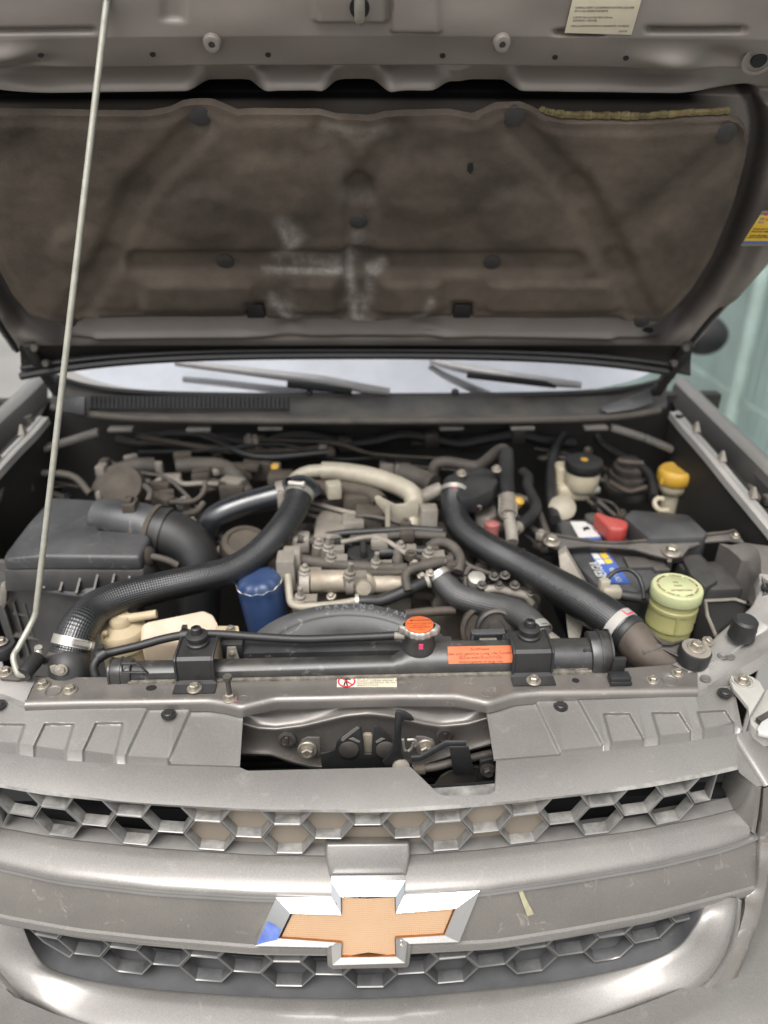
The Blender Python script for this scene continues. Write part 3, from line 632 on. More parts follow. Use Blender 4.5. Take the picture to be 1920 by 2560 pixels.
# ================================================================ BUMPER AND HEADLAMP at the right edge
bmp = chain([(1690, 1900), (1652, 1984), (1622, 2064), (1590, 2114), (1566, 2149), (1531, 2168), (1453, 2208), (1300, 2262), (1100, 2304), (800, 2322)], 0, 46)
B0 = [PZ(x, y, .70 - .045 * float(smooth(1460, 900, np.array(x)))) for x, y in bmp]; B0[-1].x = 0
B0 = B0 + [Vector((-p.x, p.y, p.z)) for p in B0[-2::-1]]
def bo(a, b, c): return [p + Vector((a * float(np.clip(p.x / .42, -1, 1)), b, c)) for p in B0]
mb = MB(); mb.grid([bo(0, .03, 0), B0, bo(.004, -.006, .001), bo(.05, -.022, -.006), bo(.10, -.035, -.03), bo(.16, -.035, -.10), bo(.2, -.01, -.22), bo(.2, .03, -.36)])
solo('front_bumper', mb, m_paint, 'painted bumper corner curving round the lower right end of the grille', 'bumper', ang=50, fix=True)
lamp = thing('headlamp', 'headlamp with white plastic mounting tab at the right end of the grille', 'headlamp', PZ(1620, 1480, .98))
tab = qs('G3', [(1445, 330), (1438, 315), (1450, 298), (1480, 288), (1520, 288), (1570, 303), (1612, 330), (1640, 380), (1550, 530), (1545, 475), (1490, 405), (1462, 375)])
mb = MB(); mb.prism([PZ(x, y, .985) for x, y in tab], (0, 0, -.007)); part('mounting_tab', mb, m_whitep, lamp, bevel=.0012)
mb = MB()
for r0_, r1_ in ((.0150, .0133),):
    mb.lathe([(r0_, -.003), (r0_, .0022), (r1_, .0022), (r1_, -.003)], PZ(*q('G3', 1512, 330), .985), n=28, cap=False)
    inst_bolt_later = PZ(*q('G3', 1512, 330), .9855)
part('tab_ring', mb, m_whitep, lamp)
hs_ = qs('G3', [(1650, 372), (1553, 545), (1560, 575), (1590, 610), (1660, 640), (1760, 600), (1760, 380)])
mb = MB(); mb.prism([PZ(x, y, .966) for x, y in hs_], (0, 0, -.12)); part('lamp_housing', mb, m_whitep, lamp, bevel=.002)
hs_ = qs('G3', [(1668, 490), (1596, 600), (1606, 628), (1760, 660), (1760, 500)])
mb = MB(); mb.prism([PZ(x, y, .974) for x, y in hs_], (0, 0, -.006)); part('lens', mb, m_lens, lamp, bevel=.0015)
mb = MB(); mb.bar(PZ(*q('G3', 1604, 560), .972), PZ(*q('G3', 1672, 520), .972), .008, .006); part('adjuster', mb, m_darkmetal, lamp)
# ================================================================ HOOD, held open over the bay
TH = R(60); HN = Vector((0, -math.sin(TH), -math.cos(TH))); HB = Vector((0, -math.cos(TH), math.sin(TH)))
H0 = PY(774, 745, 1.36)
def HP(x, y, off=0.0): return PP(x, y, H0 + HN * off, HN)
hood = thing('hood', 'open hood seen from below with brown grey inner panel and dark insulation pad', 'hood', H0)
PADP = [(-40, 236), (0, 230), (75, 231), (225, 234), (325, 234), (370, 225), (395, 212), (415, 209), (460, 210), (488, 221), (515, 232), (550, 229), (690, 231), (725, 241), (800, 244), (829, 236), (969, 231), (1019, 240), (1045, 228), (1069, 217), (1124, 215), (1150, 226), (1179, 242), (1219, 250), (1394, 252), (1490, 244), (1569, 241), (1594, 250), (1608, 268), (1613, 300), (1609, 340), (1589, 415), (1579, 445), (1539, 545), (1494, 620), (1454, 665), (1419, 695), (1354, 692), (1334, 681), (1029, 682), (964, 677), (899, 682), (829, 687), (775, 693), (725, 684), (610, 684), (525, 678), (190, 682), (165, 699), (125, 697), (65, 675), (30, 635), (0, 580), (-40, 480), (-72, 380), (-84, 300), (-72, 255)]
# outer edge of the inner panel by image row (right and left)
ER = [(-260, 2050), (0, 1960), (150, 1900), (300, 1830), (420, 1765), (500, 1700), (555, 1657), (640, 1583), (712, 1520), (762, 1478), (800, 1440)]
EL = [(-260, -540), (0, -445), (150, -385), (300, -305), (420, -225), (500, -150), (590, -75), (650, -35), (708, 0), (765, 40), (800, 62)]
NY, NX = 250, 300
ysr = np.concatenate([np.linspace(-230, 60, 60, endpoint=False), np.linspace(60, 250, 90, endpoint=False), np.linspace(250, 690, 60, endpoint=False), np.linspace(690, 764, 40)])
xl = curve_y([(b, a) for b, a in EL], ysr, 12); xr = curve_y([(b, a) for b, a in ER], ysr, 12)
U = np.linspace(0, 1, NX); X = xl[:, None] + (xr - xl)[:, None] * U; Yg = np.repeat(ysr[:, None], NX, 1)
sd_ = sdf(PADP, X, Yg)
def bx(x0, x1, y0, y1, r=8): return smooth(x0 - r, x0 + r, X) * smooth(x1 + r, x1 - r, X) * smooth(y0 - r, y0 + r, Yg) * smooth(y1 + r, y1 - r, Yg)
yc = Yg - 8 * ((X - 774) / 800) ** 2
H = .008 + .010 * smooth(-200, 62, yc)                              # upper field leans towards the ground
H = np.where(yc > 62, .018 - .013 * (yc - 62) / 75, H)
H = H - .026 * smooth(134, 152, yc)
lens = np.maximum.reduce([smooth(-200, 120, X) * smooth(452, 400, X), smooth(532, 585, X) * smooth(730, 690, X), smooth(800, 850, X) * smooth(985, 930, X), smooth(1088, 1130, X) * smooth(1640, 1450, X)])
H += lens * (.026 * smooth(156, 200, yc) + .004 * smooth(150, 165, yc)) * (1 - smooth(203, 224, yc))
H -= .022 * smooth(202, 222, yc) * smooth(1750, 1600, X)
inner_field = smooth(-8, -60, np.where(yc > 150, 0, -100))
# pad bed and the dark channel round it
body = smooth(196, 214, yc)
ch = .036 * smooth(66, 44, sd_) * body
H = np.where(yc > 205, np.maximum(H, 0) * 0 + (H * (1 - smooth(205, 235, yc)) - .008 * smooth(205, 235, yc)), H)
rim = smooth(70, 84, sd_) * smooth(215, 330, yc) * .024 * smooth(690, 620, yc)
H = H - ch * smooth(760, 690, yc) + rim
H += .016 * smooth(686, 706, yc) * smooth(740, 728, yc) * smooth(120, 200, X) * smooth(1450, 1380, X)
# pressed boxes by the striker, under the label and at the sides
H += .010 * bx(683, 832, -90, 30, 5) * (yc < 60) + .008 * bx(846, 946, -90, 52, 4)
H -= .010 * bx(1195, 1300, 52, 62, 5) + .009 * bx(1390, 1600, 44, 56, 6) + .007 * bx(-20, 210, 46, 56, 6) + .006 * bx(355, 400, -60, 30, 6)
H += .018 * np.exp(-((X - 1450) / 70) ** 2 - ((yc - 118) / 26) ** 2) - .010 * np.exp(-((X - 1545) / 60) ** 2 - ((yc - 112) / 26) ** 2)
H += .018 * np.exp(-((X - 20) / 60) ** 2 - ((yc - 100) / 26) ** 2) - .008 * np.exp(-((X - 70) / 50) ** 2 - ((yc - 125) / 18) ** 2)
for px_ in (560, 712, 838, 990): H += .006 * np.exp(-((X - px_) / 22) ** 2) * smooth(150, 170, yc) * smooth(232, 205, yc)
for px_ in (625, 920): H -= .012 * np.exp(-(((X - px_) / 32) ** 2) - ((yc - 722) / 13) ** 2)
H += .0016 * np.sin(X * .013 + 1.3) * np.sin(yc * .045) * (yc < 140)
edge = np.minimum(U, 1 - U)[None, :] * (xr - xl)[:, None]
H += .006 * smooth(26, 12, edge) - .008 * smooth(10, 2, edge)
def hoodpt(x, y, h): p = HP(x, y); return p + HN * h
rows = [[hoodpt(X[j, i], Yg[j, i], H[j, i]) for i in range(NX)] for j in range(len(ysr))]
mb = MB(); mb.grid(rows); gap_shade = (np.maximum(.75 * smooth(20, 30, sd_) * smooth(66, 50, sd_), smooth(262, 246, yc) * smooth(1560, 1500, X)) * smooth(204, 210, yc) * (1 - smooth(655, 685, yc) * smooth(120, 170, X) * smooth(1420, 1370, X)))
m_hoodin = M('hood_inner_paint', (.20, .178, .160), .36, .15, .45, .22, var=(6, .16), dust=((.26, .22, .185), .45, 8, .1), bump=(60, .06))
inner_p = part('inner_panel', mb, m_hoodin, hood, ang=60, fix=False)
at_ = inner_p.data.color_attributes.new('stain_shade', 'FLOAT_COLOR', 'POINT'); at_.data.foreach_set('color', np.repeat(gap_shade.flatten()[:, None], 4, 1).astype(np.float32).flatten())
t_ = m_hoodin.node_tree; bs_ = t_.nodes['Principled BSDF']; an = nd(t_, 'Attribute', attribute_name='stain_shade')   # shade of the gap round the pad, painted black into the colour
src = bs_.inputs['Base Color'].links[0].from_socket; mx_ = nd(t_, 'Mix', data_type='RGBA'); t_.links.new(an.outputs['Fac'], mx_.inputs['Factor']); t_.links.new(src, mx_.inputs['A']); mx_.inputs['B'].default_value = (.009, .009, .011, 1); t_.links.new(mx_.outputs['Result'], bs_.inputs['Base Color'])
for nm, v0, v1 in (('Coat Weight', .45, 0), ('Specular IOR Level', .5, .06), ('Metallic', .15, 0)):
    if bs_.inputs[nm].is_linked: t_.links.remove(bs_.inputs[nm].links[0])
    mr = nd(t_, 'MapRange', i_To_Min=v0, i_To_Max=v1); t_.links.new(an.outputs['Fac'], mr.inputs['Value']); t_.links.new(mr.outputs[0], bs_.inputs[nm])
def hood_h(x, y):
    j = int(np.argmin(abs(ysr - y))); i = int(np.clip(round((x - xl[j]) / (xr[j] - xl[j]) * (NX - 1)), 0, NX - 1)); return H[j, i]
def hoodat(x, y, off=0): return hoodpt(x, y, hood_h(x, y) + off)
# outer skin, a painted sheet behind it
sk = [[hoodpt(xl[j] - 6 + (xr[j] - xl[j] + 12) * u, ysr[j], -.064 - .014 * math.sin(math.pi * u)) for u in np.linspace(0, 1, 40)] for j in range(0, len(ysr), 5)] 
mb = MB(); mb.thick(sk, HN * -.004); part('outer_skin', mb, m_paint, hood, ang=60)
for xe, sgn in ((xr, 1), (xl, -1)):                                  # folded side flange with its dark sealing bead
    pth = [hoodpt(xe[j] + sgn * 1, ysr[j], -.004) for j in range(0, len(ysr), 8)]
    mb = MB(); mb.tube(pth, .0045, 8, 1); part('seal_bead', mb, m_rubber, hood)
    a = [hoodpt(xe[j] + sgn * 4, ysr[j], .000) for j in range(0, len(ysr), 6)]; b = [hoodpt(xe[j] + sgn * 7, ysr[j], -.066) for j in range(0, len(ysr), 6)]
    mb = MB(); mb.thick([a, b], (sgn * .003, 0, 0)); part('side_flange', mb, m_paint, hood, fix=True)
# rear edge: dark return flange and weatherstrip
xs = np.linspace(45, 1492, 60)
crown = lambda x: 26 * ((x - 770) / 700) ** 4 + 12 * ((x - 770) / 700) ** 2
ra = [hoodpt(x, 736 - 0 * x, .012) for x in xs]; rb = [hoodpt(x, 742 + crown(x) * .5, .004) for x in xs]
rc = [PY(x, 752 + crown(x) * .8, 1.375) for x in xs]; rd = [PY(x, 766 + crown(x), 1.372) for x in xs]; re_ = [PY(x, 770 + crown(x), 1.40) for x in xs]
mb = MB(); mb.grid([ra, rb, rc, rd, re_]); part('rear_flange', mb, m_bay, hood, ang=50)
mb = MB(); mb.tube([PY(x, 772 + crown(x) * 1.05 - 4, 1.368) for x in xs[::3]], .0075, 8, 2); part('weatherstrip', mb, m_rubber, hood)
mb = MB(); mb.tube([PY(x, 757 + crown(x) * .9, 1.364) for x in xs[::3]], .004, 8, 2); part('weatherstrip', mb, m_rubber, hood)
# holes, bump stops, striker
hm = MB(); hm.lathe([(.0044, -.001), (.0052, .0006), (.0040, .0008), (.0038, -.002)], (0, 0, 0), n=18); hole_me = hm.mesh('rim_hole'); hole_me.materials.append(m_under)
dm = MB(); dm.lathe([(.0039, -.004), (.0038, .0005), (.0001, .0004)], (0, 0, 0), n=16); dark_me = dm.mesh('hole'); dark_me.materials.append(m_dark)
for x, y in ((93, 107), (333, 107), (580, 110), (955, 113), (1196, 114), (1348, 115)):
    inst('hole', dark_me, inner_p, hoodat(x, y, .0012), HN, (.95, .75, 1))
inst('hole', dark_me, inner_p, hoodat(1634, 121, .003), HN, (2.7, 2.3, 1)); inst('hole_rim', hole_me, inner_p, hoodat(1634, 121, .001), HN, (4.2, 3.6, 1))
inst('hole', dark_me, inner_p, hoodat(1402, 727, .003), HN, (3, 1.6, 1))
for x in (462, 1080):
    mb = MB(); c = hoodat(x, 76, .0); ax = (HN + Vector((0, -.5, -.2))).normalized()
    mb.lathe([(.012, -.006), (.0115, .006), (.0092, .011), (.0076, .0115), (.0042, .0115), (.0036, .008)], c, ax, 22); part('bump_stop', mb, m_under, hood)
    mb = MB(); mb.lathe([(.0036, .002), (.0036, .0085), (.0001, .0086)], c, ax, 14); part('bump_bolt', mb, m_darkmetal, hood)
inst('hole', dark_me, inner_p, hoodat(776, -6, .0015), HN, (3.1, 3.1, 1))
mb = MB(); c = hoodat(776, 0); mb.tube([c - HN * .004, c + HN * .014 + HB * -.004, c + HN * .022 + HB * .02, c + HN * .02 + HB * .05], .0062, 12, 4); part('striker', mb, m_rod, hood)
# paper label with print, upside down as it sits
ln = [(1244, -72), (1394, -72), (1357, 59), (1214, 55)]; lb = [hoodpt(x, y, .0195) for x, y in ln]
mb = MB(); mb.prism(lb, HN * -.0008); lab = part('paper_label', mb, m_label, hood, 'cream paper label with small grey print, upside down', bevel=.0003)
lx = (lb[1] - lb[0]).normalized(); ly = (lb[0] - lb[3]).normalized()
rng = random.Random(3)
for (x, y, s) in ((1351, 2, 'CAMBIE EL ACEITE Y LOS ELEMENTOS DE FILTROS'), (1351, 9, 'RESPECTIVAMENTE'), (1338, 22, 'LUZ DE VALVULAS EN FRIO 0.40 mm'), (1337, 28.5, '(ADMISION Y ESCAPE)'), (1340, 41, 'UTILICE ACEITE ORIGINAL UNICAMENTE - NO MEZCLE'), (1240, 52, '0137 00'), (1352, -8, 'VERIFIQUE EL NIVEL DE ACEITE'), (1352, -22, 'INFORMACION DE SERVICIO')):
    pass
for (x, y, s) in ((1236, 2, 'CAMBIE EL ACEITE Y LOS ELEMENTOS DE FILTROS CADA 5000'), (1235, 9.5, 'KM O MAS RESPECTIVAMENTE'), (1232, 23, 'LUZ DE VALVULAS EN FRIO 0.40 mm'), (1231, 30, '(ADMISION Y ESCAPE)'), (1227, 41.5, 'UTILICE ACEITE RECOMENDADO UNICAMENTE - NO MEZCLE'), (1330, 53, '0137 00')):
    text('label_print', s, m_greyink, lab, hoodpt(x, y, .0198), lx, ly, .0030, sx=.86 if len(s) > 45 else 1)
# oil change sticker on the hood's side frame
OFF = .0225
def so(x, y, o=0): return hoodpt(x, y, OFF + o)
st = [(1637, 437), (1745, 437), (1716, 512), (1591, 512)]
mb = MB(); mb.prism([so(*p) for p in st], HN * -.0008); stk = part('oil_sticker', mb, m_greyink, hood, 'yellow and grey oil change sticker, cut off by the picture edge')
def strip(a, b, mat, nm):
    lx_ = lambda y: 1637 - (y - 437) * 46 / 75; rx_ = lambda y: 1745 - (y - 437) * 29 / 75
    mb = MB(); mb.prism([so(lx_(a), a, .0004), so(rx_(a), a, .0004), so(rx_(b), b, .0004), so(lx_(b), b, .0004)], HN * -.0003); return part(nm, mb, mat, stk)
strip(446, 501, m_yellowl, 'yellow_field'); strip(501, 505, m_bluel, 'blue_line')
tx = (so(1700, 450) - so(1640, 450)).normalized(); ty = (so(1632, 446) - so(1594, 501)).normalized()
text('sticker_print', 'M', m_bluel, stk, so(1630, 456.5, .0007), tx, ty, .0086); text('sticker_print', 'o', m_redprint, stk, so(1642, 456.5, .0007), tx, ty, .0086); text('sticker_print', 'bil', m_bluel, stk, so(1650, 456.5, .0007), tx, ty, .0086)
text('sticker_print', 'M X', m_bluel, stk, so(1627, 462.5, .0007), tx, ty, .0052)
for x, y, s in ((1617, 476, 'Aceite para motores'), (1613, 481.5, 'Diesel que exigen'), (1609, 490, 'Aceite lubricante'), (1605, 494, 'para su motor Diesel')): text('sticker_print', s, m_ink, stk, so(x, y, .0007), tx, ty, .0042)
text('sticker_print', 'Lub', m_white, stk, so(1650, 443.5, .0007), tx, ty, .005)
mb = MB(); mb.lathe([(.0022, 0), (.0022, .0005), (.0013, .0005), (.0013, 0)], so(1646, 442, .0003), HN, 14, cap=False); part('sticker_mark', mb, m_redprint, stk)
# ---------------------------------------------------------------- insulation pad: relief pressed into one quilted sheet
colx = np.concatenate([np.linspace(-84, 0, 14, endpoint=False), np.linspace(0, 1565, 240, endpoint=False), np.linspace(1565, 1612.6, 16)])
P_ = np.array(PADP); iL, iR = int(np.argmin(P_[:, 0])), int(np.argmax(P_[:, 0]))
n = len(PADP); top = []; k = iL
while True:
    top.append(PADP[k]); 
    if k == iR: break
    k = (k + 1) % n
bot = []; k = iR
while True:
    bot.append(PADP[k])
    if k == iL: break
    k = (k + 1) % n
yt_ = curve_y(top, colx); yb_ = curve_y(bot[::-1], colx)
V = np.concatenate([[0, .006, .014], np.linspace(.03, .97, 96), [.986, .994, 1]])
PX = np.repeat(colx[None, :], len(V), 0); PYv = yt_[None, :] + (yb_ - yt_)[None, :] * V[:, None]
sdp = -sdf(PADP, PX, PYv)
h = .004 + .009 * smooth(0, 7, sdp) + .0025 * smooth(14, 34, sdp)
def ridge(a, b, w, amp, so_=1.0): return amp * np.exp(-np.maximum(segd(a, b, PX, PYv) - w, 0) ** 2 / (2 * (9 * so_) ** 2))
h *= 1.0; h -= ridge((300, 557), (770, 557), 13, .009) + ridge((770, 557), (1235, 557), 13, .007)       # cross channel
h -= ridge((775, 400), (775, 660), 20, .006)                                                   # spine
h -= ridge((700, 275), (775, 400), 12, .005, 1.5) + ridge((860, 275), (775, 400), 12, .005, 1.5)
h -= ridge((430, 265), (300, 400), 16, .006, 1.4) + ridge((300, 400), (235, 555), 16, .005, 1.4)
h -= ridge((1115, 265), (1245, 400), 16, .006, 1.4) + ridge((1245, 400), (1330, 560), 18, .006, 1.4) + ridge((1330, 560), (1395, 690), 16, .005, 1.3)
h -= ridge((235, 555), (150, 690), 16, .005, 1.3) + ridge((1345, 500), (1580, 300), 12, .005, 1.8) + ridge((60, 300), (215, 520), 12, .005, 1.8)
for ex, ey, rx, ry in ((590, 395, 120, 70), (930, 395, 110, 70), (1110, 460, 70, 60), (450, 450, 80, 60), (170, 525, 55, 45)):
    rr = np.sqrt(((PX - ex) / rx) ** 2 + ((PYv - ey) / ry) ** 2); h += .0045 * smooth(1.3, .6, rr)
for bx0, bx1 in ((300, 560), (620, 735), (815, 960), (1045, 1330)): h += .005 * smooth(bx0, bx0 + 22, PX) * smooth(bx1, bx1 - 22, PX) * smooth(588, 605, PYv) * smooth(672, 655, PYv)
h = .0155 + (h - .0155) * 1.35 * smooth(0, 30, sdp) + (h - .0155) * (1 - smooth(0, 30, sdp))
nz = np.array([[noise.noise((a * .012, b * .014, 0)) * .0016 + noise.noise((a * .04, b * .045, 5)) * .0007 for a, b in zip(r1, r2)] for r1, r2 in zip(PX, PYv)]); h += nz
for cx_ in (552, 998): h -= .010 * smooth(26, 18, np.abs(PX - cx_)) * smooth(636, 645, PYv)
rows = [[hoodpt(PX[j, i], PYv[j, i], h[j, i]) for i in range(len(colx))] for j in range(len(V))]
st_ = np.zeros_like(PX)
def blot(pts, w, amp):
    global st_
    for a, b in zip(pts, pts[1:]): st_ = np.maximum(st_, amp * np.exp(-(segd(a, b, PX, PYv) / w) ** 2))
blot([(610, 465), (640, 500), (612, 540)], 16, .7); blot([(570, 575), (640, 577), (735, 577)], 5, .9); blot([(600, 545), (730, 560)], 16, .45); blot([(610, 552), (607, 575)], 7, .7)
blot([(755, 545), (757, 600), (770, 690)], 11, .8); blot([(800, 600), (795, 640), (775, 690)], 10, .7); blot([(800, 580), (825, 560)], 12, .8); blot([(775, 500), (765, 560)], 20, .4)
blot([(590, 625), (610, 655), (622, 683), (725, 684)], 9, .9); blot([(610, 640), (640, 676)], 20, .6); blot([(730, 684), (775, 692), (890, 681)], 5, 1); blot([(895, 680), (915, 668), (930, 632)], 8, .8)
blot([(700, 258), (770, 285), (830, 272)], 14, .3); blot([(700, 280), (735, 340)], 20, .14); blot([(430, 275), (490, 262)], 12, .16)
blot([(740, 410), (800, 420)], 16, .2); blot([(760, 640), (790, 640)], 14, .8); blot([(640, 560), (730, 565)], 12, .6); blot([(595, 640), (620, 672)], 14, 1); blot([(610, 480), (625, 520)], 10, .9)
mb = MB(); mb.grid(rows); mb.col = [float(v) for v in st_.flatten()]
m_pad = M('insulation_fabric', (.040, .032, .027), .9, spec=.3, var=(7, .5), stain_shade=((.44, .41, .38), 26), dust=((.15, .12, .092), .8, 5.0, 0), bump=(420, .35))
pad = part('insulation_pad', mb, m_pad, hood, 'dark quilted fabric pad with whitish water stains', ang=60)
def padat(x, y, o=0): 
    i = int(np.argmin(abs(colx - x))); j = int(np.argmin(abs(PYv[:, i] - y))); return hoodpt(x, y, h[j, i] + o)
cl = MB(); cl.lathe([(.0155, -.002), (.0155, .0010), (.0143, .0016), (.0001, .0018)], (0, 0, 0), n=26); pc_me = cl.mesh('pad_clip'); pc_me.materials.append(m_blackd)
for x, y, s in ((433, 240, 1.0), (1107, 241, 1.0), (1563, 275, .92), (774, 471, .86), (487, 560, .9), (1062, 560, .9), (150, 686, .9), (1385, 688, .9)): inst('pad_clip', pc_me, pad, padat(x, y, .0015), HN, (s, s * .92, 1))
for cx_ in (552, 998):
    mb = MB(); c = hoodpt(cx_, 664, .006); mb.box(c, (.032, .03, .012), Matrix((Vector((1, 0, 0)), HB, HN)).transposed()); part('pad_tab', mb, m_rubber, pad, bevel=.003)
# torn wool along the top right of the pad
mb = MB()
for i in range(60):
    x = 1172 + i * 6.7; ycen = float(curve_y(top, [x])[0]); p = hoodpt(x, ycen - 4 - 5 * abs(noise.noise((x * .02, 1, 0))), .004)
    r_ = .004 + .0035 * abs(noise.noise((x * .05, 3, 0)))
    mb.lathe([(.0005, -r_ * 1.6), (r_, -r_ * .6), (r_ * 1.1, r_ * .4), (.0005, r_ * 1.6)], p, (1, .3 * noise.noise((x, 0, 0)), .3 * noise.noise((0, x, 0))), 7)
part('torn_wool', mb, m_wool, pad)
mb = MB(); c = padat(1013, 347, .0008); mb.prism([c + Vector((1, 0, 0)) * a + HB * b for a, b in ((-.004, .007), (.003, .009), (.005, -.002), (.001, -.009), (-.004, -.003))], HN * .0008); part('tear', mb, m_dark, pad)
# hinges
for sx_, pts in ((1, [(1490, 742), (1462, 786), (1432, 826), (1416, 850)]), (-1, [(62, 742), (86, 790), (112, 826), (128, 850)])):
    P = [PY(x, y, Y) for (x, y), Y in zip(pts, (1.345, 1.37, 1.40, 1.42))]
    mb = MB()
    for a, b in zip(P, P[1:]): mb.bar(a, b, .020, .016)
    hg = part('hinge', mb, m_bay, hood, bevel=.003)
    for (x, y), Y in (((1480, 752) if sx_ > 0 else (76, 752), 1.335), ((1455, 785) if sx_ > 0 else (100, 785), 1.355)):
        mb = MB(); mb.lathe([(.008, -.004), (.008, .003), (.006, .006), (.0001, .006)], PY(x, y, Y), (0, -1, .2), 8); part('hinge_bolt', mb, m_darkmetal, hg)

# ================================================================ PROP ROD
pr0, pr1 = hoodat(237, -2, .010), WZ('G1', 130, 325, 1.012)
rod = thing('prop_rod', 'thin zinc prop rod holding the hood open at the left', 'rod', pr1)
bend = PZ(76, 1335, 1.055); mid = PZ(40, 1398, 1.028); b2 = PZ(29, 1420, 1.022)
topo = hoodat(240, -30, .008)
dirv = (pr0 - bend).normalized()
mb = MB(); mb.tube([WZ('G1', 165, 330, 1.0), WZ('G1', 130, 328, 1.003), WZ('G1', 112, 310, 1.007), b2, mid, PZ(66, 1350, 1.048), bend + dirv * .008, bend + dirv * .03, bend + (pr0 - bend) * .35, bend + (pr0 - bend) * .7, pr0, topo], .0041, 12, 4); part('rod', mb, m_rod, rod, ang=60)
a, b = WZ('G1', 150, 330, 1.003), WZ('G1', 248, 215, 1.006)
mb = MB(); mb.tube([a, a * .5 + b * .5, b], .0105, 16, 1); part('pivot_sleeve', mb, m_rubber, rod, bevel=.001)
mb = MB(); mb.tube([b, WZ('G1', 250, 170, 1.012), WZ('G1', 248, 150, 1.017)], [.006, .0055, .0055], 10, 2); part('pivot_pin', mb, m_steel, rod)
bp_ = qs('G1', [(0, 300), (40, 270), (110, 280), (200, 310), (205, 340), (110, 362), (0, 352)])
mb = MB(); mb.prism([PZ(x, y, .993) for x, y in bp_], (0, 0, -.004)); part('pivot_bracket', mb, m_darkmetal, rod, bevel=.001)
# ================================================================ shared hardware
bm_ = MB(); bm_.lathe([(.0092, 0), (.0092, .0012), (.0086, .0020), (.0062, .0022)], (0, 0, 0), n=20); bm_.lathe([(.0060, .002), (.0060, .0068), (.0048, .0078), (.0034, .0078), (.0032, .0070), (.0001, .0070)], (0, 0, 0), n=6)
bolt_me = bm_.mesh('bolt', ang=30); bolt_me.materials.append(m_bolt)
bd_ = MB(); bd_.lathe([(.0092, 0), (.0092, .0012), (.0062, .0022)], (0, 0, 0), n=16); bd_.lathe([(.0060, .002), (.0060, .0068), (.0048, .0078), (.0001, .0070)], (0, 0, 0), n=6)
bolt_dk = bd_.mesh('bolt', ang=30); bolt_dk.materials.append(m_darkmetal)
def tbox(name, c, pts, Z, h, mat, par, bevel=.003, taper=0, label=None):
    P = [WZ(c, *p, Z) if len(p) == 2 else WZ(c, p[0], p[1], p[2]) for p in pts]
    cen = sum(P, Vector()) / len(P); B = [p + (p - cen) * taper - Vector((0, 0, h)) for p in P]
    mb = MB(); mb.frustum(P, B); return part(name, mb, mat, par, label, bevel, fix=True)
def qtube(name, c, pts, r, mat, par, n=12, sub=5, label=None, ang=60, caps=True):
    P = [WY(c, x, y, Y) for x, y, Y in pts]; mb = MB(); mb.tube(P, r, n, sub, caps); return part(name, mb, mat, par, label, ang=ang)
def tube_thing(name, label, cat, c, pts, r, mat, group=None, n=12, sub=5):
    P = [WY(c, x, y, Y) for x, y, Y in pts]; mb = MB(); mb.tube(P, r, n, sub); return solo(name, mb, mat, label, cat, group, ang=60)
def bandclamp(name, p, axis, r, w, mat, par, screw=None, t=.0014):
    mb = MB(); mb.lathe([(r, -w / 2), (r + t, -w / 2), (r + t, w / 2), (r, w / 2)], p, axis, 28, cap=False); o = part(name, mb, mat, par, ang=30)
    if screw is not None:
        d = Vector(screw); d = (d - Vector(axis).normalized() * d.dot(Vector(axis).normalized())).normalized(); tng = Vector(axis).normalized().cross(d)
        mb = MB(); cc = Vector(p) + d * (r + .005); mb.lathe([(.0045, -.014), (.0045, .010), (.0058, .0105), (.0058, .015), (.003, .0155), (.0028, .0145)], cc, tng, 10)
        part('clamp_screw', mb, m_steel, o, ang=30)
    return o

inst('bolt', bolt_me, lamp, inst_bolt_later, (0, 0, 1), 1.15)
# ================================================================ CROSSMEMBER (radiator support)
cmx = thing('crossmember', 'silver taupe front crossmember carrying bolts and a warning sticker above the grille', 'crossmember', PZ(792, 1480, .985))
L_cb = [(40, 1462), (80, 1463), (267, 1463), (553, 1464), (800, 1459), (1106, 1450), (1299, 1447), (1449, 1436), (1520, 1432)]
L_cl = [(40, 1520), (55, 1518), (167, 1515), (333, 1513), (450, 1511), (483, 1516), (520, 1525), (548, 1518), (596, 1507), (709, 1505), (859, 1501), (986, 1501), (1028, 1510), (1054, 1516), (1084, 1508), (1112, 1499), (1168, 1494), (1337, 1492), (1508, 1489)]
xs = np.linspace(54, 1507, 150)
b0 = rowZ(L_cb, .985, xs, 20); l0 = rowZ(L_cl, .986, xs, 8)
back = [p + Vector((0, .004, -.02)) for p in b0]
l1 = [p + Vector((0, -.0030, -.0018)) for p in l0]; l2 = [p + Vector((0, -.0042, -.0055)) for p in l0]; l3 = [p + Vector((0, -.0046, -.016)) for p in l0]
mb = MB(); mb.grid([back, b0, lerp(b0, l0, .5), lerp(b0, l0, .86), lerp(b0, l0, .95, (0, 0, .0012)), l0, l1, l2, l3]); part('top_plate', mb, m_mem, cmx, ang=60)
xc = np.linspace(500, 1075, 80)
L_c2 = [(500, 1556), (525, 1561), (559, 1571), (596, 1573), (653, 1566), (746, 1544), (795, 1539), (840, 1544), (915, 1561), (953, 1567), (1009, 1562), (1050, 1550), (1075, 1545)]
L_bt = [(500, 1626), (521, 1627), (585, 1629), (634, 1646), (671, 1655), (760, 1662), (905, 1655), (950, 1640), (1010, 1620), (1075, 1602)]
lc = rowZ(L_cl, .986, xc, 8); c2y = curve_y(L_c2, xc, 10); cly = curve_y(L_cl, xc, 8)
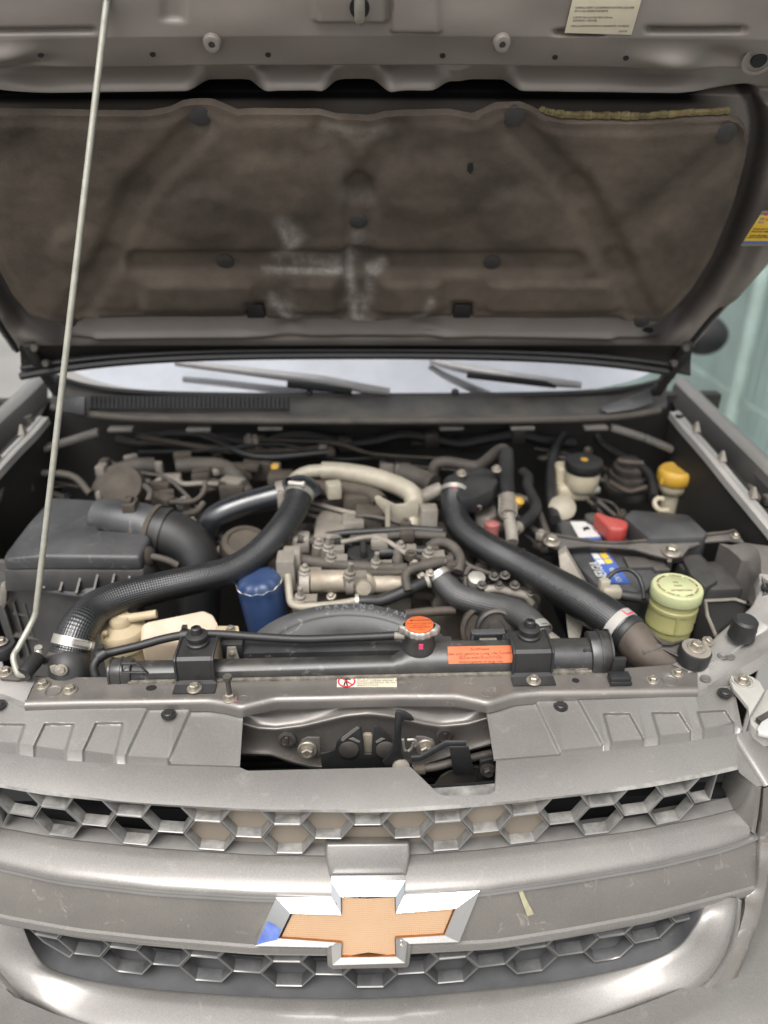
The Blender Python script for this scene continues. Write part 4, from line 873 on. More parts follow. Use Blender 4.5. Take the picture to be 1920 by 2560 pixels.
fr_ = [[p + Vector((0, -.0044, -.012)) for p in lc], [PY(x, a + 18, .7685) for x, a in zip(xc, cly)], [PY(x, a * .45 + b * .55, .772) for x, a, b in zip(xc, cly, c2y)], [PY(x, b - 7, .7655) for x, b in zip(xc, c2y)], [PY(x, b, .7605) for x, b in zip(xc, c2y)], [PY(x, b + 6, .7595) for x, b in zip(xc, c2y)],
       [PY(x, b + 20, .766) for x, b in zip(xc, c2y)], [PY(x, b * .5 + c_ * .5 + 8, .768) for x, b, c_ in zip(xc, c2y, curve_y(L_bt, xc, 8))], rowY([(x, y - 3) for x, y in L_bt], .764, xc, 8), rowY(L_bt, .757, xc, 8), [p + Vector((0, .002, -.006)) for p in rowY(L_bt, .757, xc, 8)]]
mb = MB(); mb.grid(cross(fr_, 3)); part('front_face', mb, m_mem, cmx, ang=60)
for c, x, y, s in (('G1', 281, 384, 1.05), ('G1', 457, 416, 1.05), ('G3', 993, 312, .95), ('G3', 1137, 272, .95)): inst('bolt', bolt_me, cmx, WZ(c, x, y + 14, .9855), (0, 0, 1), s, .3)
em = MB(); em.lathe([(.0115, -.001), (.0108, .0010), (.0098, .0010), (.0086, -.0004), (.0001, -.0004)], (0, 0, 0), n=26); em_me = em.mesh('pressed_ring'); em_me.materials.append(m_mem)
for c, x, y in (('G1', 345, 434), ('G3', 1095, 323)): inst('pressed_ring', em_me, cmx, WZ(c, x, y, .986))
em = MB(); em.lathe([(.0072, -.0005), (.0066, .0006), (.0060, .0006), (.0056, -.0002), (.0001, -.0002)], (0, 0, 0), n=20); em_me2 = em.mesh('pressed_ring'); em_me2.materials.append(m_mem)
for c, x, y in (('G1', 1575, 482), ('G2', 1520, 215)): inst('pressed_ring', em_me2, cmx, WZ(c, x, y, .9858))
for c, x, y, s in (('G1', 981, 415, (1.9, 1.5, 1)), ('G3', 551, 326, (1.35, 1.3, 1))): inst('hole', dark_me, cmx, WZ(c, x, y, .9855), (0, 0, 1), s)
p = WZ('G1', 1490, 482, .986); inst('bolt', bolt_me, cmx, p, (0, 0, 1), 1.1)
mb = MB(); mb.tube([p, p + Vector((0, 0, .032))], .0034, 10, 1); mb.lathe([(.0058, .032), (.0062, .036), (.0058, .0375), (.0001, .038)], p, n=12); part('stop_stud', mb, m_darkmetal, cmx)
p = WZ('G1', 1520, 497, .9865); mb = MB(); mb.box(p, (.007, .003, .0008)); part('paint_mark', mb, m_mark, cmx)
# slotted push nuts in the face
for x, y in ((362, 480), (1270, 455)):
    p = WY('G2', x, y, .760); mb = MB(); mb.lathe([(.0125, 0), (.0125, .002), (.0085, .003), (.0085, .001), (.0001, .001)], p, (0, -1, .1), 16); mb.box(p + Vector((0, -.003, 0)), (.004, .003, .012)); part('push_nut', mb, m_darkmetal, cmx)
# warning sticker
Zs = .9868
def stz(x, y, dz=0): return PZ(*q('G2', x, y), Zs + dz)
mb = MB(); mb.prism([stz(*p) for p in ((652, 122), (664, 128), (684, 116), (995, 110), (996, 178), (650, 178))], (0, 0, -.0006)); stick = part('warning_sticker', mb, m_white, cmx, 'white sticker with a red prohibition sign and lines of small print')
mb = MB(); mb.prism([stz(*p, .0003) for p in ((763, 112), (994, 111), (995, 177), (763, 177))], (0, 0, -.0003)); part('print_field', mb, m_label, stick)
pc = stz(706, 146, .0004); mb = MB(); mb.lathe([(.0122, 0), (.0122, .0003), (.0100, .0003), (.0100, 0)], pc, n=36, cap=False); mb.bar(pc + Vector((-.0078, .0078, .0005)), pc + Vector((.0078, -.0078, .0005)), .0020, .0003); part('prohibition_ring', mb, m_redprint, stick)
mb = MB(); mb.bar(pc + Vector((-.001, .008, 0)), pc + Vector((-.0005, -.001, 0)), .0034, .0002); mb.bar(pc + Vector((-.002, -.001, 0)), pc + Vector((-.0034, -.0095, 0)), .002, .0002); mb.bar(pc + Vector((0, -.001, 0)), pc + Vector((.001, -.0095, 0)), .002, .0002); mb.bar(pc + Vector((-.001, .006, 0)), pc + Vector((.006, .003, 0)), .0018, .0002); part('sign_figure', mb, m_ink, stick)
for i, s in enumerate(('No utilice agua a presion', 'en el compartimiento del', 'motor, puede afectar el', 'funcionamiento de los modulos', 'electronicos')): text('sticker_print', s, m_greyink, stick, stz(767, 124 + i * 12.2, .0006), (1, 0, 0), (0, 1, 0), .0052, .0001, sx=1.12)

# right and left shoulders that run back to the fenders
def sheet(name, pts, mat, par, th=.004, bevel=.0012):
    P = [PZ(*p) for p in pts]; mb = MB()
    mb.prism(P, (0, 0, -th)); o = part(name, mb, mat, par, None, bevel); return o
apr = thing('apron_panel', 'light silver apron panel curving back to the fender at the right of the crossmember', 'body panel', PZ(1560, 1430, .99))
G3 = lambda *p: q('G3', *p); E7 = lambda *p: q('E7', *p)
ri = [(1449, 1437), (1486, 1418), (1524, 1401), (1546, 1376), (1590, 1338), (1616, 1318), (1632, 1296), (1641, 1270), (1640, 1240)]
rm = [(1486, 1450), (1512, 1440), (1553, 1424), (1590, 1400), (1628, 1372), (1662, 1350), (1690, 1320), (1700, 1290), (1705, 1250)]
ro = [(1508, 1495), (1530, 1482), (1562, 1462), (1595, 1445), (1632, 1425), (1665, 1402), (1700, 1370), (1730, 1330), (1750, 1290)]
zi = [.985, .988, .992, .998, 1.01, 1.02, 1.03, 1.04, 1.05]; n_ = len(ri)
RI = [PZ(*a, z) for a, z in zip(ri, zi)]; RM = [PZ(*a, z + .002) for a, z in zip(rm, zi)]; RO = [PZ(*a, z - .002) for a, z in zip(ro, zi)]
RI0 = [p + Vector((-.002, .004, -.03)) for p in RI]; RO2 = [p + Vector((.001, -.003, -.02)) for p in RO]
def dense(r_, k=6): return catmull(r_, k)
R_ = [dense(x) for x in (RI0, RI, lerp(RI, RM, .08, (0, 0, .0016)), lerp(RI, RM, .5, (0, 0, .001)), RM, lerp(RM, RO, .06, (0, 0, -.003)), lerp(RM, RO, .5, (0, 0, -.004)), lerp(RM, RO, .93, (0, 0, -.001)), RO, RO2)]
mb = MB(); mb.grid(R_); part('apron_sheet', mb, m_apron, apr, ang=50)
pb = PZ(*E7(1478, 1365), 1.012); mb = MB(); mb.lathe([(.0185, 0), (.018, .004), (.0172, .006), (.0178, .009), (.0172, .012), (.0178, .015), (.0172, .018), (.0168, .028), (.0135, .0315), (.0001, .032)], pb, (0, -.08, 1), 30); part('rubber_buffer', mb, m_rubber, apr, ang=35)
inst('hole', dark_me, apr, PZ(*E7(1507, 1258), 1.0235), (0, -.1, 1), (2.5, 1.8, 1))
inst('hole', dark_me, apr, PZ(*E7(1650, 1036), 1.0475), (-.3, 0, 1), (2.5, 2.0, 1))
for x, y in ((1355, 1497), (1405, 1500), (1243, 1646)): inst('pressed_ring', em_me2, apr, PZ(*E7(x, y), .9955 if x > 1300 else .9885))
inst('bolt', bolt_me, apr, PZ(*E7(1255, 1402), 1.000), (.2, -.3, 1), .9)
tagp = qs('E7', [(1530, 1218), (1545, 1205), (1700, 1130), (1760, 1150), (1659, 1260), (1620, 1255)])
apl = thing('apron_panel', 'silver apron panel corner behind the prop rod foot at the left', 'body panel', PZ(0, 1470, .985))
li = [(80, 1463), (60, 1452), (20, 1448), (-40, 1440), (-100, 1400)]; lo = [(55, 1518), (30, 1508), (0, 1498), (-60, 1490), (-130, 1450)]
LI = [PZ(*a, z) for a, z in zip(li, (.985, .988, .988, .99, .99))]; LO = [PZ(*a, z) for a, z in zip(lo, (.986, .985, .984, .984, .985))]
mb = MB(); mb.grid([dense(x) for x in ([p + Vector((0, .004, -.03)) for p in LI], LI, lerp(LI, LO, .5, (0, 0, .002)), lerp(LI, LO, .85, (0, 0, .001)), LO, [p + Vector((0, -.003, -.012)) for p in LO])]); part('apron_sheet', mb, m_apron, apl, ang=50)
inst('bolt', bolt_me, apl, WZ('G1', 38, 318, .992), (0, 0, 1), 1.1)
mb = MB(); pp = WZ('G1', 18, 150, 1.0); mb.lathe([(.018, -.012), (.018, .004), (.0165, .006), (.010, .0065), (.010, .009), (.0001, .009)], pp, (0, 0, 1), 26); part('rubber_buffer', mb, m_rubber, apl)
inst('bolt', bolt_me, apl, pp + Vector((0, 0, .008)), (0, 0, 1), 1.0)

# ================================================================ HOOD LATCH in the grille opening
lat = thing('hood_latch', 'black hood latch with hook lever and release paddle in the grille opening', 'latch', WY('G2', 820, 640, .735))
YL_ = .741
def lp(pts, name, mat, Y=YL_, th=.004, bevel=.0008, par=lat):
    mb = MB(); mb.prism([WY('G2', x, y, Y) for x, y in pts], (0, th, 0)); return part(name, mb, mat, par, None, bevel)
lp([(565, 660), (556, 565), (600, 555), (640, 540), (650, 500), (700, 452), (765, 406), (788, 410), (800, 470), (808, 566), (850, 566), (857, 470), (868, 406), (885, 410), (930, 445), (968, 486), (975, 560), (990, 660)], 'latch_plate', m_black)
lp([(800, 462), (812, 456), (845, 456), (856, 464), (851, 560), (808, 562)], 'catch', m_alub, YL_ + .005, .006)
for x in (718, 932):
    mb = MB(); mb.lathe([(.0135, -.002), (.0135, .002), (.0115, .003), (.0001, .0032)], WY('G2', x, 537, YL_), (0, -1, .15), 24); part('pivot_rivet', mb, m_darkmetal, lat)
lp([(672, 488), (682, 468), (765, 408), (780, 416), (700, 478), (688, 492)], 'worn_edge', m_steel, YL_ - .0006, .001, 0)
lp([(720, 478), (742, 470), (785, 492), (778, 500)], 'worn_edge', m_steel, YL_ - .0006, .001, 0)
lp([(872, 494), (905, 472), (928, 478), (880, 502)], 'worn_edge', m_steel, YL_ - .0006, .001, 0)
lp([(430, 520), (448, 486), (480, 470), (552, 472), (556, 580), (470, 578), (440, 560)], 'mount_ear', m_mem, YL_ + .009, .003)
lp([(1090, 500), (1105, 466), (1160, 468), (1205, 486), (1220, 510), (1190, 545), (1120, 552)], 'mount_ear', m_mem, YL_ + .009, .003)
for x, y in ((480, 538), (1160, 525)): inst('bolt', bolt_me, lat, WY('G2', x, y, YL_ + .008), (0, -1, .1), 1.45)
lp([(912, 612), (945, 578), (972, 540), (982, 480), (985, 345), (990, 324), (1010, 320), (1045, 328), (1080, 350), (1098, 374), (1070, 376), (1040, 370), (1027, 384), (1021, 470), (1020, 560), (1036, 600), (1075, 612), (1085, 640), (930, 645)], 'hook_lever', m_black, YL_ - .010, .005, .0012)
mb = MB(); mb.lathe([(.012, -.002), (.012, .003), (.008, .006), (.0001, .0065)], WY('G2', 1020, 640, YL_ - .012), (0, -1, .3), 20); part('lever_pivot', mb, m_alu, lat)
A_ = qs('G2', [(1080, 612), (1130, 608), (1285, 522), (1395, 520), (1397, 495), (1275, 496), (1130, 580), (1078, 584)])
mb = MB(); mb.prism([PY(x, y, .728) for x, y in A_], (0, .004, 0)); part('release_arm', mb, m_box, lat, None, .0008)
lp([(1297, 525), (1410, 525), (1443, 678), (1436, 684), (1330, 684), (1320, 678)], 'paddle', m_black, .722, .003)
mb = MB(); mb.tube([WY('G2', x, y, Y) for x, y, Y in ((1150, 648, .735), (1230, 636, .738), (1310, 615, .742), (1420, 590, .75), (1540, 560, .757))], .0058, 10, 4); part('release_cable', mb, m_darkmetal, lat)
mb = MB(); mb.tube([WY('G2', 1090, 655, .735), WY('G2', 1158, 648, .735)], .0085, 10, 1); part('cable_ferrule', mb, m_grime, lat, bevel=.001)
for pts in (((1030, 480), (1036, 530), (1044, 545)), ((1056, 484), (1095, 482), (1108, 500), (1100, 520)), ((1062, 548), (1080, 530), (1090, 498))):
    mb = MB(); mb.tube([WY('G2', x, y, .735) for x, y in pts], .0019, 8, 4); part('spring_wire', mb, m_steel, lat)
lp([(1180, 752), (1215, 748), (1245, 700), (1300, 668), (1450, 640), (1570, 640), (1562, 800), (1262, 812)], 'lower_stay', m_darkmetal, .752, .004)
lp([(1476, 610), (1548, 592), (1556, 600), (1572, 758), (1452, 786), (1450, 775), (1470, 680)], 'stay_bracket', m_black, .726, .006)
inst('bolt', bolt_dk, lat, WY('G2', 1520, 655, .726), (0, -1, .1), 1.2)
# condenser fins in the dark behind
mb = MB(); mb.box((0, .86, .70), (1.0, .012, .46)); cond = solo('condenser', mb, m_dark, 'black condenser core with fine fins in the dark behind the latch', 'radiator core')
mb = MB()
for i in range(30): mb.box((0, .851, .49 + i * .0145), (.98, .006, .004))
part('fins', mb, m_blackd, cond)

# ================================================================ RADIATOR with its plastic top tank
rad = thing('radiator', 'radiator with black plastic top tank, orange label and two strap brackets', 'radiator', Vector((0, .82, .98)))
XA, XM, XE = PZ(262, 1440, .995).x, PZ(868, 1430, 1.0).x, PZ(1302, 1430, 1.0).x
def yz(P): return [Vector((0, *p)) for p in P]
s1 = [(.806, .972), (.8045, .990), (.807, .998), (.812, 1.0025), (.820, 1.0045), (.828, 1.0035), (.834, .996), (.836, .972)]
s2 = [(.806, .972), (.8045, .993), (.808, 1.002), (.815, 1.0095), (.826, 1.0155), (.840, 1.0165), (.850, 1.010), (.852, .972)]
def sect(s_, x): return [Vector((x, *p)) for p in s_]
secs = [sect(s1, XA), sect(s1, XM - .012), sect([(a[0] * .6 + b[0] * .4, a[1] * .6 + b[1] * .4) for a, b in zip(s1, s2)], XM), sect(s2, XM + .014), sect(s2, XE)]
mb = MB(); mb.grid(secs); part('top_tank', mb, m_tank, rad, ang=30, fix=True)
mb = MB(); mb.box(((XA + XE) / 2, .8035, .986), (XE - XA - .03, .008, .006)); part('foam_strip', mb, m_foam, rad)
for x, s_ in ((XA - .012, s1), (XE + .016, s2)):
    k = 1 if x > 0 else -1
    P = [Vector((x, (a - .82) * 1.22 + .82, (b - .99) * 1.25 + .992)) for a, b in s_]
    mb = MB(); mb.prism(P, (.034 * -k * .9, 0, 0)); part('end_cap', mb, m_tank, rad, None, .003)
    for dx in (0, .014):
        mb = MB(); mb.prism([Vector((p.x - k * dx, (p.y - .82) * 1.06 + .82, (p.z - .992) * 1.06 + .992)) for p in P], (-k * .0025, 0, 0)); part('cap_rib', mb, m_tank, rad)
for c, x0, x1, y0, y1, Yp in (('E4', 792, 925, 1240, 1298, .8050), ('G3', 600, 705, 150, 228, .818)):
    a, b = q(c, x0, y0), q(c, x1, y1)
    P = [PY(a[0], a[1], Yp), PY(b[0] - 14, a[1], Yp), PY(b[0], (a[1] + b[1]) / 2, Yp), PY(b[0] + 10, b[1], Yp), PY(a[0], b[1], Yp)]
    mb = MB(); n5 = len(P); mb.tube(P + [P[0]], .0018, 6, 1); part('moulded_rib', mb, m_tank, rad)
mb = MB(); mb.box((XE - .05, .806, .986), (.06, .004, .012)); part('foam_strip', mb, m_foam, rad)
# orange coolant label wrapped on the tank
lx0, lx1 = PZ(966, 1408, 1.008).x, PZ(1104, 1408, 1.008).x
a, b = Vector((0, .8072, 1.0025)), Vector((0, .8268, 1.0170))
P = [Vector((lx0, a.y, a.z)), Vector((lx1, a.y, a.z)), Vector((lx1, .8145, 1.0108)), Vector((lx1, b.y, b.z)), Vector((lx0, b.y, b.z)), Vector((lx0, .8145, 1.0108))]
mb = MB(); mb.add([P[0], P[1], P[2], P[5], P[3], P[4]], [(0, 1, 2, 3), (3, 2, 4, 5)]); olab = part('orange_label', mb, m_orange, rad, 'orange label with black print on the tank')
mdl = Vector((0, .8145, 1.0108))
for s, lo, hi, t, z in (('Antifreeze', mdl, b, .52, .0056), ('Use only genuine Long Life Coolant', mdl, b, .04, .0056), ('ใช้น้ำยาหล่อเย็นแท้เท่านั้น', a, mdl, .55, .0054), ('Anticongelante de larga vida', a, mdl, .08, .0046)):
    o_ = lo * (1 - t) + hi * t; o_.x = (lx0 + lx1) / 2; uy = (hi - lo).normalized()
    text('label_print', s, m_inkbrown, olab, o_ + Vector((0, -uy.z, uy.y)) * .0006, (1, 0, 0), uy, z, .0001, 'CENTER', sx=1.15)
# strap brackets with rubber mounts
def strap(dx, w, foot):
    xc = PZ(dx, 1450, 1.0).x; h = w / 2
    prof = [(.862, 1.014), (.845, 1.0275), (.803, 1.0275), (.7985, 1.024), (.797, 1.016), (.7965, .993), (.7935, .9885), (.776, .9882)]
    rows = [[Vector((xc + s * h * (1.0 if i < 6 else foot), y, z)) for s in (-1, -.8, 0, .8, 1)] for i, (y, z) in enumerate(prof)]
    mb = MB(); mb.thick(rows, (0, .002, -.0028)); b = part('strap_bracket', mb, m_black, rad, None, ang=30, fix=True)
    for sgn in (-1, 1):
        mb = MB(); mb.tube([Vector((xc + sgn * h, y - .0005, z + .0008)) for y, z in prof[:6]], .0022, 6, 1); part('strap_rim', mb, m_black, b)
    inst('bolt', bolt_me, b, (xc, .784, .9885), (0, 0, 1), 1.1, .2)
    mb = MB(); mb.lathe([(.0155, 0), (.0155, .004), (.014, .0055), (.0125, .006), (.0120, .010), (.0150, .012), (.0150, .0155), (.012, .017), (.008, .018), (.007, .026), (.005, .0275), (.0038, .0275), (.0036, .024), (.0001, .024)], (xc, .832, 1.0275), (0, 0, 1), 28); part('rubber_mount', mb, m_rubber, b, ang=35)
strap(425, .050, 1.12); strap(1152, .053, 1.10)
# spring catches between tank and shroud
for dx, dy in ((503, 1402),):
    p = PZ(dx, dy, 1.0); mb = MB(); mb.box(p, (.03, .012, .026)); b = part('catch_block', mb, m_black, rad, bevel=.002)
    mb = MB(); mb.prism([p + Vector((a, -.008, c)) for a, c in ((-.009, -.011), (.009, -.011), (.006, .009), (-.006, .009))], (0, .003, 0)); part('catch_plate', mb, m_alu, b)
    inst('bolt', bolt_me, b, p + Vector((0, -.008, 0)), (0, -1, .3), .55)
pts = qs('E6', [(595, 1680), (865, 1690), (865, 1775), (600, 1775)])
p = PZ(1052, 1378, 1.012); mb = MB(); mb.box(p, (.048, .006, .018)); mb.box(p + Vector((-.022, -.004, .002)), (.004, .012, .026)); mb.box(p + Vector((.022, -.004, .002)), (.004, .012, .026)); mb.box(p + Vector((0, -.004, .013)), (.048, .012, .003)); b = part('catch_frame', mb, m_box, rad, bevel=.001)
mb = MB(); mb.box(p + Vector((0, -.007, -.002)), (.024, .004, .012)); part('catch_plate', mb, m_alu, b)
# connector clip at the right end
p = PZ(*q('G3', 802, 312), .992); mb = MB(); mb.box(p, (.028, .016, .012)); mb.box(p + Vector((0, .010, .012)), (.018, .006, .03)); mb.box(p + Vector((0, -.009, -.002)), (.030, .003, .006)); part('end_clip', mb, m_black, rad, bevel=.0012)

# pressure cap
cap_c = PZ(905, 1381, 1.024)
rc = thing('pressure_cap', 'metal radiator cap with two ears and a round orange warning disc', 'cap', cap_c)
mb = MB(); mb.lathe([(.024, -.012), (.022, .0), (.021, .010), (.0215, .013)], cap_c, n=30); part('filler_neck', mb, m_tank, rc)
mb = MB(); N_ = 72; prof = []
def rad_(a, s): return s * (.0205 + .0078 * max(0, math.cos(2 * (a + .12))) ** 3 + .0006 * math.cos(14 * a))
rows = [[cap_c + Vector((rad_(a, s) * math.cos(a), rad_(a, s) * math.sin(a), z)) for a in np.linspace(0, 2 * math.pi, N_)] for s, z in ((.93, .0125), (1.0, .0135), (1.03, .017), (1.02, .0215), (.97, .0235), (.90, .0240), (.80, .0245))]
mb.grid(rows[::-1]); part('cap_shell', mb, m_silvercap, rc, ang=45, fix=True)
mb = MB(); mb.lathe([(.0195, .0235), (.0195, .0256), (.0185, .0262), (.0001, .0266)], cap_c, n=36); dsc = part('orange_disc', mb, m_orange, rc)
o_ = cap_c + Vector((0, 0, .0266))
for s, y, z in (('WARNING', .0065, .0048), ('NEVER OPEN WHEN HOT', -.0005, .0030), ('OPEN SLOWLY', -.0045, .0030), ('AVERTISSEMENT', -.0095, .0038), ('0.9 bar', -.0138, .0028)): text('disc_print', s, m_inkbrown, dsc, o_ + Vector((.003 if y > .006 else 0, y, 0)), (1, 0, 0), (0, 1, 0), z, .0001, 'CENTER')
mb = MB(); mb.prism([o_ + Vector(p) for p in ((-.0130, .0060, 0), (-.0082, .0060, 0), (-.0106, .0108, 0))], (0, 0, .0002)); part('warning_triangle', mb, m_inkbrown, dsc)
mb = MB(); mb.box(cap_c + Vector((.001, -.0222, .004)), (.006, .002, .008)); part('paint_mark', mb, m_mark, rc)
mb = MB(); mb.tube([cap_c + Vector((-.018, 0, .006)), cap_c + Vector((-.034, .002, .006))], .0052, 12, 1); part('overflow_nipple', mb, m_alu, rc)
# overflow hose
ov = thing('overflow_hose', 'thin black overflow hose lying along the radiator tank to the pressure cap', 'hose', PY(205, 1456, .84))
P = [PY(*a, Y) for *a, Y in [(*p[:2], p[2]) for p in ((207, 1462, .825), (203, 1438, .832), (220, 1415, .843), (250, 1407, .85), (300, 1395, .856), (350, 1381, .862), (400, 1372, .866), (467, 1370, .866), (557, 1376, .862), (651, 1381, .858), (744, 1378, .858), (815, 1375, .858), (866, 1372, .855))]]
mb = MB(); mb.tube(P, .0062, 14, 5); part('hose', mb, m_rubber, ov, ang=60)
for i in (2, 6):
    t = (P[i + 1] - P[i - 1]).normalized(); mb = MB(); mb.lathe([(.0063, -.006), (.0085, -.006), (.0085, .006), (.0063, .006)], P[i], t, 16); mb.box(P[i] + Vector((0, .002, .008)), (.007, .008, .012)); part('hose_clip', mb, m_black, ov)

# ================================================================ FAN SHROUD
shr = thing('fan_shroud', 'grey black fan shroud with raised warning letters behind the radiator', 'fan shroud', PY(745, 1400, .87))
ph = np.linspace(.02, math.pi - .02, 60)
def shp(f, s, dz=0): return PY(752 + 236 * s * math.cos(f), 1442 - 138 * s * math.sin(f), .845 + .105 * s * math.sin(f)) + Vector((0, 0, dz))
rows = [[shp(f, s, dz) for f in ph] for s, dz in ((1.05, -.03), (1.012, -.004), (1.0, .0), (.985, .001), (.84, .001), (.825, -.001), (.81, -.003), (.6, -.003), (.3, -.003), (.08, -.004))]
mb = MB(); mb.grid(rows); part('shroud_body', mb, m_shroud, shr, ang=40, fix=True)
mb = MB(); mb.box(PZ(752, 1405, .985), (.30, .03, .02)); part('shroud_base', mb, m_shroud, shr)
m_raised = M('worn_letter_grey', (.16, .16, .165), .6, var=(60, .4))
def arc_text(body, s, f0, f1, size):
    for i, ch in enumerate(body):
        if ch == ' ': continue
        f_ = f0 + (f1 - f0) * i / max(len(body) - 1, 1); p = shp(f_, s, .0015); tx = (shp(f_ - .02, s) - shp(f_ + .02, s)).normalized(); ty = (shp(f_, s + .05) - shp(f_, s - .05)).normalized()
        text('raised_letter', ch, m_raised, shr, p, tx, ty, size, .0006, 'CENTER')
arc_text('WARNING FAN', .925, 1.86, 1.0, .0115); arc_text('ระวังพัดลม', .865, 1.78, 1.12, .0105)

# ================================================================ CHARGE AIR HOSES
def big_hose(name, label, c_pts, radii, mat, n=28):
    P = [PY(x, y, Y) for x, y, Y in c_pts]; t = thing(name, label, 'hose', P[0]); mb = MB(); mb.tube(P, radii, n, 7); part('hose', mb, mat, t, ang=60); return t, P
LH = [(152, 1408, .862), (160, 1382, .873), (175, 1350, .892), (207, 1315, .925), (262, 1290, .952), (340, 1270, .978), (433, 1249, 1.005), (500, 1231, 1.03), (557, 1196, 1.065), (605, 1146, 1.11), (635, 1100, 1.155), (649, 1064, 1.19)]
lh, LP = big_hose('charge_hose', 'long black woven hose arching from the lower left clamp up to the engine', LH, [.0275, .0272, .0268, .0262, .025, .0238, .0232, .023, .0232, .0236, .024, .0242], m_hose)
t0 = (LP[1] - LP[0]).normalized(); bandclamp('hose_clamp', LP[0] + t0 * .014, t0, .0276, .013, m_steel, lh, (.55, -.8, .1))
p = LP[0] + t0 * .014
mb = MB()
for i in range(6): mb.box(p + Vector((-.012 + i * .0038, -.0262 + abs(i - 2) * .0006, .0105 - i * .0012)), (.0014, .002, .007))
part('clamp_slots', mb, m_darkmetal, lh)
mb = MB(); mb.box(p + t0 * .012 + Vector((.003, -.027, .003)), (.003, .001, .010)); part('paint_mark', mb, m_mark, lh)
mb = MB(); mb.lathe([(.0285, -.012), (.0285, -.003), (.0275, 0)], LP[0], t0, 28); part('hose_cuff', mb, m_rubber, lh)
t1 = (LP[-1] - LP[-2]).normalized(); bandclamp('hose_clamp', LP[-1] - t1 * .006, t1, .0245, .012, m_steel, lh, (0, 0, 1))
# intake elbow at the lower left that the hose pushes on to
il = thing('intercooler_neck', 'black moulded neck below the lower left hose clamp', 'pipe neck', LP[0])
mb = MB(); mb.tube([LP[0] + t0 * .01, LP[0] - t0 * .012, PY(150, 1438, .845), PY(152, 1470, .835), PY(158, 1500, .83)], [.026, .027, .029, .030, .030], 24, 4); part('neck', mb, m_black, il)
mb = MB(); pts = qs('E4', [(265, 1225), (300, 1190), (380, 1172), (470, 1190), (520, 1225), (500, 1240), (400, 1195), (320, 1215), (285, 1260)]); mb.prism([PY(x, y, .838) for x, y in pts], (0, .02, 0)); part('flange', mb, m_blackd, il, None, .002)
pts = qs('E4', [(320, 1262), (350, 1255), (390, 1268), (415, 1300), (420, 1320), (360, 1318), (330, 1300)]); mb = MB(); mb.prism([PY(x, y, .815) for x, y in pts], (0, .003, 0)); part('steel_tab', mb, m_alu, il, None, .0006)
inst('bolt', bolt_me, il, WY('E4', 398, 1282, .814), (.3, -1, .4), .9)
RH = [(981, 1058, 1.21), (979, 1089, 1.185), (988, 1126, 1.15), (1012, 1156, 1.118), (1059, 1187, 1.08), (1124, 1222, 1.038), (1202, 1266, .985), (1255, 1297, .95), (1317, 1338, .908), (1352, 1366, .882)]
rh, RP = big_hose('charge_hose', 'thick glossy black woven hose running down past the battery to the lower right', RH, [.0232, .0234, .0238, .0246, .0256, .0266, .0282, .0296, .030, .0285], m_hose, 32)
t1 = (RP[-1] - RP[-2]).normalized(); pcl = RP[-1] - t1 * .012
bandclamp('hose_clamp', pcl, t1, .0292, .015, m_whitep, rh); mb = MB(); mb.lathe([(.0305, 0), (.0305, .008), (.029, .010)], RP[-1], t1, 28); part('hose_cuff', mb, m_rubber, rh)
d_ = (Vector((.3, -.55, .9)) - t1 * Vector((.3, -.55, .9)).dot(t1)).normalized(); mb = MB(); mb.bar(pcl + d_ * .0308 - t1 * .006, pcl + d_ * .0308 + t1 * .006, .002, .0008, d_); mb.bar(pcl + d_ * .0306 + t1 * .005, pcl + d_ * .0306 + t1 * .005 + d_.cross(t1) * .012, .003, .0008, d_); part('paint_mark', mb, m_mark, rh)
t0r = (RP[1] - RP[0]).normalized(); bandclamp('hose_clamp', RP[0] + t0r * .004, t0r, .0238, .009, m_steel, rh)
mb = MB(); mb.box(RP[0] + Vector((-.003, -.022, .012)), (.004, .003, .008)); part('paint_mark', mb, m_mark, rh)
nk = thing('charge_pipe_neck', 'dark metal charge pipe below the lower right hose clamp', 'pipe', RP[-1])
mb = MB(); mb.tube([RP[-1] - t1 * .004, RP[-1] + t1 * .012, PY(1385, 1403, .857), PY(1425, 1425, .845), PY(1480, 1440, .84), PY(1520, 1452, .838)], [.027, .0275, .029, .030, .030, .030], 24, 4); part('pipe', mb, m_rustpipe, nk)
# upper radiator hose
UH = [(944, 1240, 1.045), (960, 1261, 1.03), (991, 1288, 1.005), (1042, 1305, .985), (1096, 1317, .96), (1134, 1335, .932), (1158, 1362, .905), (1176, 1400, .88)]
uh, UPp = big_hose('radiator_hose', 'ribbed black radiator hose bending between engine and radiator tank', UH, [.0185, .0195, .0205, .0208, .0210, .0210, .0208, .0206], m_hosed, 26)
t0u = (UPp[1] - UPp[0]).normalized(); bandclamp('spring_clamp', UPp[0] + t0u * .006, t0u, .0192, .010, m_silvercap, uh)
for a in ((-.012, 0, .022), (.014, .002, .026)):
    mb = MB(); mb.bar(UPp[0] + Vector((a[0] * .6, 0, .016)), UPp[0] + Vector(a), .004, .0015); part('clamp_tang', mb, m_silvercap, uh)
t1u = (UPp[-2] - UPp[-3]).normalized(); bandclamp('spring_clamp', UPp[-2] + t1u * .004, t1u, .0212, .011, m_silvercap, uh)
mb = MB(); cc = UPp[-2] + t1u * .004; mb.tube([cc + Vector((-.018, -.008, .012)), cc + Vector((-.008, -.012, .020)), cc + Vector((.006, -.010, .020)), cc + Vector((.014, -.004, .016))], .0016, 8, 4); mb.tube([cc + Vector((-.018, -.008, .012)), cc + Vector((-.020, -.008, .020))], .0016, 8, 1); part('clamp_wire', mb, m_silvercap, uh)
mb = MB(); mb.tube([UPp[-1] + Vector((0, .01, .004)), PY(1196, 1408, .872), PY(1205, 1430, .862)], [.0205, .022, .023], 20, 3); part('outlet_neck', mb, m_alu, uh)
